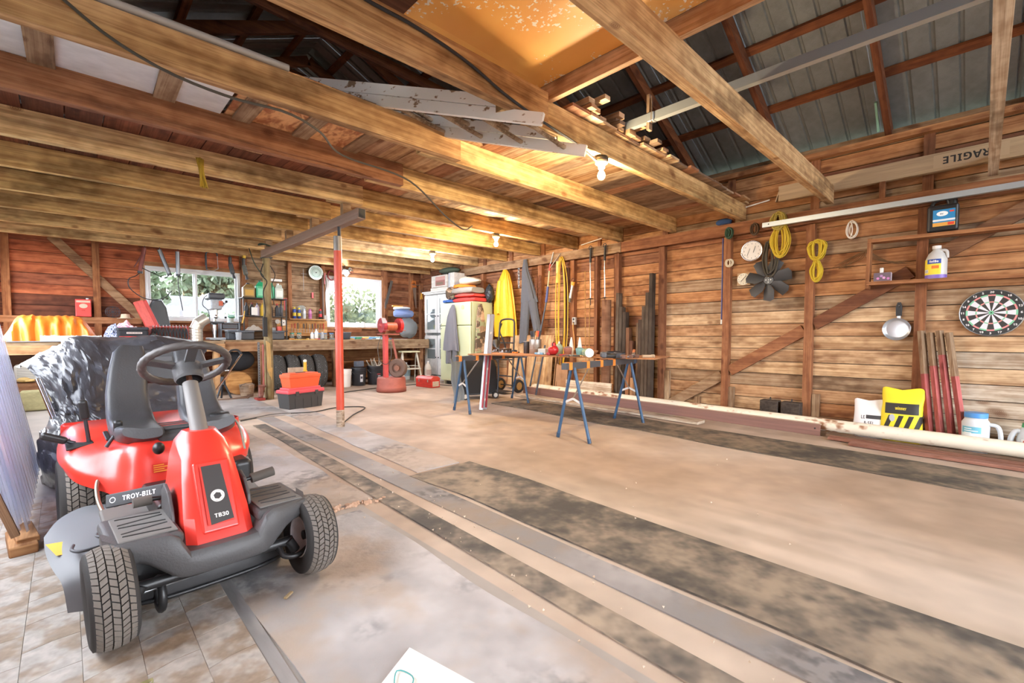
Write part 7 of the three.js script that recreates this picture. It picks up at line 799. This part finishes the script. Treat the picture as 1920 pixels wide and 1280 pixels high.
  const fb = thing('flower_box', 'small carton printed with pink flowers on the lower shelf board', 'carton', [6.23, 1.675, -0.76]); P(fb, 'carton', rb(0.07, 0.1, 0.145, 0.004, 0, 0.051, 0), paint('#d8cfd6', 0.6)); P(fb, 'print', plane(0.142, 0.098, -0.0365, 0.051, 0, 0, -PI / 2), print(0.142, 0.098, (g, w, h) => { g.fillStyle = '#6a5a66'; g.fillRect(0, 0, w, h); for (const [x, y, c] of [[0.25, 0.6, '#d88ac8'], [0.6, 0.55, '#e2a2d4'], [0.85, 0.65, '#c878b8'], [0.45, 0.35, '#b58ac0']]) for (let k = 0; k < 6; k++) { g.fillStyle = c; g.beginPath(); g.ellipse(w * x + 9 * Math.cos(k * 1.05), h * y + 9 * Math.sin(k * 1.05), 9, 5, k * 1.05, 0, 7); g.fill(); } }, 1200)); P(fb, 'spout', rb(0.03, 0.055, 0.03, 0.006, 0, 0.128, -0.01), white);
  // dartboard, pan
  const db = thing('dartboard', 'round dartboard hanging on the right wall', 'dartboard', [6.385, 1.33, 0.05]); P(db, 'board', cy(0.222, 0.222, 0.03, 0, 0, 0, 0, 0, PI / 2, 56), black); P(db, 'face', at(ni(new THREE.CircleGeometry(0.221, 64)), -0.0165, 0, 0, 0, -PI / 2), print(0.442, 0.442, (g, w) => {
    const c = w / 2, R = w / 2, seg = (r0, r1, k, col) => { const a0 = (k - 0.5) * PI / 10 - PI / 2, a1 = (k + 0.5) * PI / 10 - PI / 2; g.fillStyle = col; g.beginPath(); g.arc(c, c, r0 * R, a0, a1); g.arc(c, c, r1 * R, a1, a0, true); g.fill(); };
    g.fillStyle = '#2d2e2d'; g.fillRect(0, 0, w, w); const N = [20, 1, 18, 4, 13, 6, 10, 15, 2, 17, 3, 19, 7, 16, 8, 11, 14, 9, 12, 5];
    for (let k = 0; k < 20; k++) { const d = k % 2 === 0; seg(0.06, 0.78, k, d ? '#34322f' : '#dcd9de'); seg(0.73, 0.79, k, d ? '#e08a88' : '#7cc29a'); seg(0.44, 0.49, k, d ? '#d88a86' : '#84bf9c'); }
    g.fillStyle = '#6fc090'; g.beginPath(); g.arc(c, c, R * 0.08, 0, 7); g.fill(); g.fillStyle = '#20402e'; g.beginPath(); g.arc(c, c, R * 0.03, 0, 7); g.fill();
    g.fillStyle = '#f2f2f0'; g.font = 'bold ' + Math.round(w * 0.062) + 'px sans-serif'; g.textAlign = 'center'; g.textBaseline = 'middle'; for (let k = 0; k < 20; k++) { const a = k * PI / 10 - PI / 2; g.fillText(String(N[k]), c + 0.89 * R * Math.cos(a), c + 0.89 * R * Math.sin(a)); }
  }, 1400)); P(db, 'wire_rim', tor(0.22, 0.004, -0.016, 0, 0, 0, PI / 2), steel);
  const pan = thing('frying_pan', 'aluminium frying pan hanging on the right wall', 'pan', [6.37, 1.18, -0.64]); P(pan, 'pan', lathe([[0, 0.0], [0.085, 0.0], [0.1, 0.012], [0.115, 0.045], [0.118, 0.045], [0.104, 0.006], [0.086, -0.004], [0, -0.004]], -0.03, 0, 0, 0, 0, -PI / 2 + PI, 40), metal('#c9cccf', 0.3, 0.8)); P(pan, 'neck', rb(0.012, 0.05, 0.03, 0.004, -0.005, 0.13, 0.01), metal('#d0d3d6', 0.3)); P(pan, 'handle', ext([[-0.02, 0.145], [0.02, 0.145], [0.022, 0.24], [0.01, 0.28], [-0.01, 0.28], [-0.022, 0.24]], 0.018, 0.005, [[[-0.008, 0.23], [0.008, 0.23], [0.006, 0.265], [-0.006, 0.265]]]).rotateY(PI / 2).translate(-0.008, 0, 0.01), black); P(pan, 'nail', rod([0.03, 0.25, 0.01], [-0.03, 0.25, 0.01], 0.003), steel);
  // clock, thermometer, fan, ropes
  const ck = thing('wall_clock', 'round white wall clock with a chrome rim', 'clock', [6.35, 2.2, -2.1]); P(ck, 'case', cy(0.128, 0.13, 0.035, 0, 0, 0, 0, 0, PI / 2, 40), chrome); P(ck, 'rim', tor(0.124, 0.01, -0.018, 0, 0, 0, PI / 2), chrome); P(ck, 'dial', at(ni(new THREE.CircleGeometry(0.118, 48)), -0.0195, 0, 0, 0, -PI / 2), print(0.236, 0.236, (g, w) => { g.fillStyle = '#e9e5df'; g.fillRect(0, 0, w, w); g.fillStyle = '#5a5550'; g.font = Math.round(w * 0.11) + 'px sans-serif'; g.textAlign = 'center'; g.textBaseline = 'middle'; for (let k = 1; k <= 12; k++) { const a = k * PI / 6 - PI / 2; g.fillText(String(k), w / 2 + 0.39 * w * Math.cos(a), w / 2 + 0.39 * w * Math.sin(a)); } }, 1600)); P(ck, 'hour_hand', rod([-0.023, -0.025, 0.02], [-0.023, 0.055, -0.045].map((v, i) => (i === 2 ? 0.045 : v)), 0.003), black); P(ck, 'minute_hand', rod([-0.025, 0.03, 0.025].map((v, i) => (i === 2 ? -0.02 : v)), [-0.025, -0.065, -0.055], 0.0022), black); P(ck, 'nail', rod([0.05, 0.1, 0], [-0.01, 0.1, 0], 0.003), steel);
  const th = thing('dial_thermometer', 'small round dial thermometer on a square card below the clock', 'thermometer', [6.365, 1.85, -2.2]); P(th, 'card', rb(0.008, 0.16, 0.16, 0.002, 0.0, 0, 0), paint('#c9a880', 0.7)); P(th, 'dial', cy(0.075, 0.075, 0.014, -0.01, 0, 0, 0, 0, PI / 2, 32), paint('#e8e2cc', 0.4)); P(th, 'needle', rod([-0.019, -0.03, -0.03], [-0.019, 0.04, 0.035], 0.003), black); P(th, 'ticks', mg(...[...Array(12)].map((_, k) => bx(0.002, 0.012, 0.004, -0.018, 0.058 * Math.cos(k * PI / 6), 0.058 * Math.sin(k * PI / 6)))), darkSteel); P(th, 'mount', bx(0.03, 0.03, 0.03, 0.015, 0, 0), studMats[0]);
  const fn = thing('engine_fan', 'black seven blade engine fan hung on the right wall', 'fan', [6.33, 1.81, -1.89]); P(fn, 'hub', cy(0.055, 0.06, 0.03, 0, 0, 0, 0, 0, PI / 2, 24), std('#55585a', 0.5)); const blade = crease(ext([[-0.025, 0.06], [0.03, 0.06], [0.085, 0.13], [0.09, 0.24], [0.04, 0.265], [-0.05, 0.25], [-0.05, 0.13]], 0.006, 0.001), 0.5).rotateY(PI / 2 + 0.35); for (let k = 0; k < 7; k++) { const b = P(fn, 'blade', blade, std('#3d3d3e', 0.5)); b.rotation.x = k * 2 * PI / 7 + 0.5; b.position.x = -0.01; } for (let k = 0; k < 4; k++) P(fn, 'bolt', cy(0.008, 0.008, 0.01, -0.02, 0.028 * Math.cos(k * PI / 2), 0.028 * Math.sin(k * PI / 2), 0, 0, PI / 2, 8), steel); P(fn, 'spike', rod([0.07, 0, 0], [-0.02, 0, 0], 0.006), steel);
  const coil = (name, label, x, y, z, w, h, n, r, mat, sq = 0.3, wob = 0.02) => { const p = []; for (let k = 0; k < n * 12; k++) { const a = k / 12 * 2 * PI, q = Math.floor(k / 12); p.push([x - 0.012 * (q % 4) + 0.006 * Math.sin(k), y + h * Math.cos(a) * (1 - 0.05 * ((q * 5) % 7)), z + w * Math.sin(a) * (1 - sq * Math.max(0, Math.cos(a))) * (1 - 0.1 * ((q * 3) % 8)) + wob * Math.sin(q * 2.1)]); } return T(name, label, 'rope', tube(p, r, false, n * 26, 6), mat); };
  coil('belt_loop', 'dark fan belts looped over the engine fan', 6.3, 2.08, -1.87, 0.085, 0.24, 3, 0.013, rubber('#4c463a'), 0.25, 0.006); coil('yellow_rope', 'yellow rope hank hanging below the door track', 6.26, 2.28, -1.75, 0.105, 0.22, 12, 0.0075, cloth('#d8b83a'), 0.3, 0.012); coil('rope_ball', 'wound bundle of pale yellow rope on top of the yellow hank', 6.24, 2.5, -1.77, 0.085, 0.11, 12, 0.009, cloth('#b8a250'), 0.0, 0.01);
  coil('yellow_rope', 'upper loop of the tied yellow rope hank on a stud', 6.27, 2.1, -1.37, 0.085, 0.12, 13, 0.0075, cloth('#d3b534'), -0.5, 0.006); coil('yellow_rope', 'lower loop of the tied yellow rope hank on a stud', 6.27, 1.87, -1.37, 0.06, 0.135, 13, 0.0075, cloth('#d3b534'), 0.5, 0.006); coil('white_cable', 'tangled white extension cord on a nail above the shelf', 6.36, 2.3, -1.06, 0.055, 0.1, 5, 0.006, plastic('#e6ddcf'), 0.2, 0.018); coil('green_rope', 'knot of dark green rope on the ledger', 6.25, 2.45, -2.35, 0.045, 0.07, 5, 0.009, cloth('#3f5a48'), 0, 0.012); coil('dark_rope', 'brown wire coil hanging on the ledger beside the track end', 6.25, 2.45, -2.04, 0.05, 0.075, 4, 0.006, cloth('#5d4a38'), 0, 0.008); coil('white_string', 'small ring of white rope on a stud left of the clock', 6.29, 2.07, -2.36, 0.05, 0.05, 3, 0.008, cloth('#ddd0b4'), 0, 0.004);
  const bp = thing('blue_pole', 'thin dark blue pole with a white tip hanging left of the clock stud', 'pole', [6.33, 1.27, -2.46]); P(bp, 'pole', rod([0, 0.06, 0], [0, 1.14, 0.0], 0.009), plastic('#3a3f78')); P(bp, 'tip', rod([0, 0, 0], [0, 0.06, 0], 0.012), white); P(bp, 'peg', rod([0, 1.12, 0], [0.07, 1.12, 0], 0.005), steel);
  T('dried_branch', 'wispy dried branch tucked behind the shelf end', 'branch', mg(...[...Array(16)].map((_, k) => tube([[6.37, 2.06, -0.93], [6.36, 1.98 - 0.006 * k, -0.93 - 0.02 * k * (k % 2 ? 1 : -0.8)], [6.35, 1.9 - 0.008 * (k % 5), -0.93 - (k % 2 ? 0.28 : -0.24) + 0.012 * k]], 0.0025, false, 8, 4))), std('#7d6040', 0.9)); T('baseball_hat', 'dark blue cap lying on the ledger under the joist end', 'cap', mg(sph(0.08, 6.29, 2.615, -2.44, 0.7, 0.55, 1.3), rb(0.1, 0.012, 0.12, 0.005, 6.25, 2.582, -2.4)), cloth('#34507e'));
  for (const [l, y, z, L] of [['thin white strip on the wall above the far ledger', 2.69, -4.63, 0.42], ['thin white strip on the wall between the two near joists', 2.79, -2.06, 0.3]]) T('white_strip', l, 'strip', bx(0.012, 0.014, L, 6.36, y, z, -0.12), white);
  // ---- middle of the right wall
  T('yellow_raincoat', 'bright yellow raincoat hanging on the right wall', 'raincoat', mg(drape([[6.26, 2.42, -6.63, 0.03, 0.04], [6.25, 2.34, -6.61, 0.05, 0.09], [6.23, 2.15, -6.61, 0.06, 0.17], [6.22, 1.8, -6.60, 0.065, 0.23], [6.22, 1.4, -6.57, 0.07, 0.25], [6.22, 1.1, -6.55, 0.07, 0.25]], 6, 0.26), drape([[6.17, 2.2, -6.69, 0.03, 0.05], [6.15, 1.9, -6.71, 0.035, 0.06], [6.15, 1.55, -6.71, 0.03, 0.06]], 4, 0.14)), std('#eab421', 0.5, { bumpMap: wrinkle, bumpScale: 0.006 }));
  T('grey_overalls', 'dark grey overalls hanging on the right wall', 'overalls', mg(drape([[6.235, 2.55, -6.05, 0.02, 0.04], [6.225, 2.35, -6.04, 0.04, 0.07], [6.23, 2.05, -5.98, 0.05, 0.13], [6.22, 1.75, -5.93, 0.055, 0.19]], 5, 0.2), drape([[6.22, 1.8, -6.0, 0.055, 0.12], [6.22, 1.4, -6.05, 0.06, 0.11], [6.21, 0.98, -6.08, 0.055, 0.1]], 4, 0.12), drape([[6.22, 1.8, -5.86, 0.055, 0.1], [6.22, 1.45, -5.78, 0.055, 0.09], [6.22, 1.2, -5.72, 0.05, 0.085]], 4, 0.12, 36, 1)), std('#5d6067', 0.9, { bumpMap: wrinkle, bumpScale: 0.008 }));
  const link = (label, z, y0, y1, n, x = 6.27, mat = std('#8a5a42', 0.7)) => { const g = []; for (let s = 0; s < n; s++) for (let k = 0; k < (y0 - y1) / 0.032; k++) g.push(at(ni(new THREE.TorusGeometry(0.013, 0.0045, 4, 8)), x - 0.012 * (s % 3), y0 - k * 0.032, z + (s - (n - 1) / 2) * 0.03 + 0.006 * Math.sin(k), 0, (k % 2) * PI / 2, 0, [1, 1.5, 1])); return T('chain', label, 'chain', mg(g), mat); };
  link('thick bundle of rusty chain hanging on a stud', -5.75, 2.2, 1.5, 6); link('shiny chain with a clip hanging between coat and overalls', -6.28, 2.5, 2.02, 2, 6.3, steel);
  const pr = thing('pole_pruner', 'pole pruner with red and blue grips leaning on the right wall', 'pruner', [0, 0, 0]); P(pr, 'lower_pole', rod([5.98, fy(-5.6) + 0.03, -5.7], [6.22, 1.75, -5.5], 0.014), paint('#4a5560', 0.5)); P(pr, 'grip', rod([6.215, 1.72, -5.505], [6.235, 2.0, -5.48], 0.022), plastic('#3c4a86')); P(pr, 'upper_pole', rod([6.235, 2.0, -5.48], [6.24, 2.3, -5.45], 0.012), plastic('#c9c39a')); P(pr, 'red_joint', rod([6.24, 2.28, -5.45], [6.24, 2.4, -5.43], 0.016), plastic('#cf4a3c')); P(pr, 'blade', rod([6.24, 2.38, -5.43], [6.24, 2.6, -5.36], 0.008), steel); P(pr, 'hook', tube([[6.24, 2.32, -5.44], [6.24, 2.42, -5.34], [6.24, 2.55, -5.2]], 0.007), metal('#c0b8a8', 0.4));
  const loopPts = (y0, y1, z, w, n) => { const p = []; for (let k = 0; k < n * 8; k++) { const a = k / 8 * 2 * PI, q = Math.floor(k / 8); p.push([6.245 - 0.012 * (q % 3), mix(y0, y1 + 0.16 * (q % 3), 0.5 - 0.5 * Math.cos(a)), z + w * Math.sin(a) * (0.5 + 0.5 * ((q * 2) % 3) / 2) + 0.02 * (q % 2)]); } return p; };
  T('extension_cable', 'long yellow extension cord looped down the right wall behind the table', 'cord', tube(loopPts(2.5, 0.42, -5.18, 0.14, 4), 0.0075, false, 200), plastic('#e3b52c')); T('trouble_lamp', 'yellow and white trouble lamp hanging in the extension cord loops', 'lamp', mg(rod([6.24, 2.42, -5.25], [6.24, 2.22, -5.26], 0.035, 0.028), rod([6.24, 2.22, -5.26], [6.24, 2.05, -5.27], 0.02, 0.026)), plastic('#dcc66a'));
  const fl = thing('torch', 'yellow ended silver torch hanging on a stud', 'torch', [6.26, 1.9, -4.96]); P(fl, 'barrel', rod([0, -0.14, -0.03], [0, 0.08, 0.02], 0.024), metal('#cfcabc', 0.4)); P(fl, 'head', rod([0, 0.08, 0.02], [0, 0.14, 0.035], 0.032, 0.036), plastic('#e5a53a')); P(fl, 'tail', rod([0, -0.2, -0.045], [0, -0.13, -0.03], 0.026), plastic('#57503f')); P(fl, 'loop', tor(0.03, 0.004, 0, 0.17, 0.03, 0, PI / 2), black);
  const ol = thing('wall_socket', 'grey double socket with a plugged cord on a stud', 'socket', [6.3, 1.37, -4.93]); P(ol, 'box', rb(0.04, 0.13, 0.08, 0.008, 0, 0, 0), plastic('#a9a6a0')); for (const y of [-0.03, 0.03]) P(ol, 'outlet', cy(0.018, 0.018, 0.006, -0.021, y, 0, 0, 0, PI / 2), black); P(ol, 'lead', tube([[-0.03, -0.03, 0], [-0.06, -0.12, 0.02], [-0.05, -0.3, 0.04], [-0.06, -0.5, 0.05]], 0.007), plastic('#dc9a4a'));
  for (const [k, z] of [-4.55, -4.27].entries()) { const h = thing('hiking_pole', `black gripped hiking pole hanging on the ledger, ${k ? 'right' : 'left'} of the pair`, 'hiking pole', [6.23, 0, z]); P(h, 'grip', rod([0, 2.32, 0.0], [0, 2.56, 0.01], 0.02, 0.016), black); P(h, 'strap', tor(0.03, 0.006, 0, 2.56, 0, 0, PI / 2), black); P(h, 'shaft', rod([0, 1.74, 0.01], [0, 2.34, 0], 0.009), chrome); P(h, 'basket', lathe([[0.008, 0], [0.04, 0.004], [0.04, 0.01], [0.008, 0.014]], 0, 1.72, 0.01), black); P(h, 'tip', rod([0, 1.62, 0.012], [0, 1.74, 0.01], 0.006), black); }
  T('cardboard_tube', 'thick brown cardboard tube standing at the right wall', 'tube', lathe([[0.075, 0], [0.075, 1.62], [0.066, 1.62], [0.066, 0]], 6.19, fy(-4.2), -4.2), std('#8c6a54', 0.85, { map: woodB })); for (const [k, l] of ['thin cane standing left of the hiking poles', 'thin cane standing close beside the first cane'].entries()) T('cane', l, 'cane', rod([6.25, fy(-4.6) + 0.0, -4.64 + 0.06 * k], [6.29, 2.2 + 0.05 * k, -4.7 + 0.1 * k], 0.007), wood('#c9a66a', woodB)); T('dark_plank', 'tall dark wooden slat leaning behind the yellow cord', 'slat', grainy(beam([6.285, fy(-5.1), -5.16], [6.285, 2.3, -5.08], 0.02, 0.09), 'y'), wood('#5f4436', woodA));
  // standing lumber
  const lum = (l, z, w, h, c, y0 = 0, x = 6.23, d = 0.1) => T('lumber', l, 'lumber', grainy(bx(d, h, w, x, fy(z) + y0 + h / 2 + 0.002, z, 0, 0, -0.015), 'y'), wood(c, woodC));
  ['tallest', 'second tallest', 'third tallest', 'shortest'].forEach((n, k) => lum(`${n} dark grey board in the right hand lumber group`, -3.435 - k * 0.057, 0.05, 1.98 - k * 0.2 - (k > 0 ? 0.08 : 0), ['#4c443d', '#5a5148', '#62584e', '#574c44'][k]));
  ['tallest', 'second', 'third', 'fourth', 'shortest'].forEach((n, k) => lum(`${n} weathered board in the left hand lumber group by the tube`, -4.0 + k * 0.062, 0.052, [1.72, 1.5, 1.42, 1.18, 0.98][k], ['#6a625a', '#59524c', '#4a423c', '#7d5c46', '#6f4e3c'][k])); ['pale', 'brown', 'reddish'].forEach((n, k) => lum(`${n} narrow stick standing between the two lumber groups`, -3.68 + k * 0.035, 0.026, 1.25 - 0.1 * k, ['#a89a8a', '#8a6a50', '#a8704c'][k], 0, 6.26, 0.05));
  lum('short brown offcut in front of the left lumber group', -3.76, 0.06, 0.62, '#a0704c', 0, 6.13, 0.06); lum('short paint spattered offcut in front of the lumber', -3.68, 0.06, 0.42, '#b5906c', 0, 6.13, 0.06);
  // panels leaning behind the table
  const ply = thing('plywood_sheet', 'large pale plywood sheet with a dark scorch leaning behind the table', 'plywood', [0, 0, 0]); P(ply, 'sheet', uvm(bx(0.012, 1.0, 1.1, 6.16, 0.63, -5.86, 0, 0, -0.1), 'y'), wood('#d9bb92', woodB)); P(ply, 'stamp', plane(0.3, 0.05, 6.151, 0.62, -5.6, 0, -PI / 2, 0), print(0.3, 0.05, (g, w, h) => { g.fillStyle = '#cfb189'; g.fillRect(0, 0, w, h); g.fillStyle = '#8a7458'; g.font = Math.round(h * 0.7) + 'px serif'; g.fillText('KREZONITE', w * 0.08, h * 0.75); }));
  T('white_board', 'low white painted board standing on edge at the wall foot', 'board', grainy(bx(0.02, 0.3, 0.9, 6.085, fy(-4.5) + 0.152, -4.48, 0, 0, -0.04), 'z'), wood('#dcd6ca', woodB)); T('cardboard_offcut', 'brown cardboard panel leaning beside the white board', 'cardboard', ext([[-0.13, 0], [0.12, 0], [0.14, 0.5], [-0.12, 0.55]], 0.008).rotateY(-PI / 2).rotateZ(-0.1).translate(6.1, fy(-5.05) + 0.002, -5.08), std('#b98e6a', 0.9, { map: cloudy }));
  for (const [k, l] of ['dark upright pipe with a blue end behind the table', 'thin dark strip standing under the table far edge'].entries()) T('upright_pipe', l, 'pipe', k ? beam([5.66, fy(-5.5), -5.52], [5.7, 0.82, -5.5], 0.012, 0.03) : rod([5.72, fy(-5.35) + 0.0, -5.3], [5.98, 0.95, -5.32], 0.017), k ? wood('#6b4a3a', woodA) : std('#3a3e48', 0.5));
  ['thin', 'wider', 'splintered'].forEach((n, k) => T('wood_strip', `${n} wooden strip leaning between plywood and cardboard panel`, 'strip', grainy(beam([6.1 - 0.01 * k, fy(-5.2), -5.1 - 0.06 * k], [6.26, 0.8 + 0.1 * k, -5.18 - 0.04 * k], 0.012, 0.03 + 0.01 * k), 'y'), wood(['#a5805e', '#8d6a4e', '#b58f6a'][k], woodB)));
  // white board corner on the floor in front of the camera, debris
  const wpn = thing('white_sheet', 'corner of a white panel lying on the floor at the bottom edge', 'panel', [0.74, fy(-1.1) + 0.01, -1.1], 0); P(wpn, 'panel', ext([[0.07, 0.235], [-0.14, 0.12], [-0.3, -0.3], [0.2, -0.4]], 0.01, 0.002).rotateX(-PI / 2).translate(0, 0.006, 0), plastic('#f6f6f3', 0.5)); P(wpn, 'wire', tube([[-0.08, 0.016, -0.08], [-0.02, 0.018, -0.16], [0.0, 0.016, -0.1], [-0.06, 0.016, -0.05]], 0.002), plastic('#4fa8a8'));
  const deb = []; for (let k = 0; k < 90; k++) { const z = rnd(-3.5, -0.4), x = pick([rnd(1.2, 1.5), rnd(1.5, 1.7), rnd(1.3, 1.75), rnd(0.5, 4.2)]); deb.push(at(ni(new THREE.TetrahedronGeometry(rnd(0.003, 0.009))), x, fy(z) + 0.012, z, rnd(0, 3), rnd(0, 3))); } const dd = T('grit', 'loose crumbs of concrete and grit scattered on the floor', 'grit', mg(deb), std('#d8c6b0', 0.9)); dd.userData.kind = 'stuff';
  T('leaf_clod', 'dried leaf lying on the floor at lower left', 'leaf', sheet((u, v) => [0.06 + 0.1 * u, fy(-1.72) + 0.02 + 0.012 * Math.sin(u * 5) * Math.sin(v * 4), -1.76 + 0.06 * v * (0.4 + Math.sin(u * PI))], 8, 6, 1), std('#8f8a62', 0.9)); T('wood_chip', 'small pale wood chip on the floor in front of the mower', 'wood chip', rb(0.05, 0.008, 0.014, 0.003, 0.62, fy(-1.95) + 0.014, -1.95, 0, 0.7), wood('#e0cfa8', woodB));
  // broken seam of crumbled concrete between the two grey sheets, teal strips at the rafter feet
  const rb2 = []; for (let k = 0; k < 70; k++) { const t = rnd(), x = mix(0.62, 1.46, t), z = mix(-2.68, -2.7, t) + 0.03 * Math.sin(x * 9) + rnd(-0.025, 0.025); rb2.push(at(ni(new THREE.DodecahedronGeometry(rnd(0.008, 0.02))), x, fy(z) + 0.008, z, rnd(0, 3), rnd(0, 3), 0, [1.3, 0.6, 1])); } const rub = T('rubble_seam', 'line of crumbled reddish concrete between two grey floor sheets', 'rubble', mg(rb2), std('#b99880', 0.95)); rub.userData.kind = 'stuff';
  for (const [l, z] of [['teal strip of wood beside the near rafter foot', -0.84], ['teal strip of wood beside the middle rafter foot', -1.86]]) T('teal_batten', l, 'batten', beam([6.25, 3.28, z], [6.02, 3.5, z], 0.02, 0.03), paint('#8fbfae', 0.6));
  for (const [l, pts] of [['black cable lying on the floor from the toolboxes towards the red pole', [[1.45, -6.1], [1.9, -6.3], [2.3, -6.15], [2.7, -6.3], [3.0, -6.1], [2.6, -5.6], [2.3, -5.2]]], ['black cable lying across the floor behind the grinder base', [[3.3, -7.7], [3.9, -7.9], [4.6, -8.0], [5.2, -7.95], [5.5, -7.2], [5.3, -6.9]]]]) T('floor_cable', l, 'cable', tube(pts.map(([x, z]) => [x, fy(z) + 0.012, z]), 0.008), rubber('#3a3836'));
}
renderer.render(scene, camera);
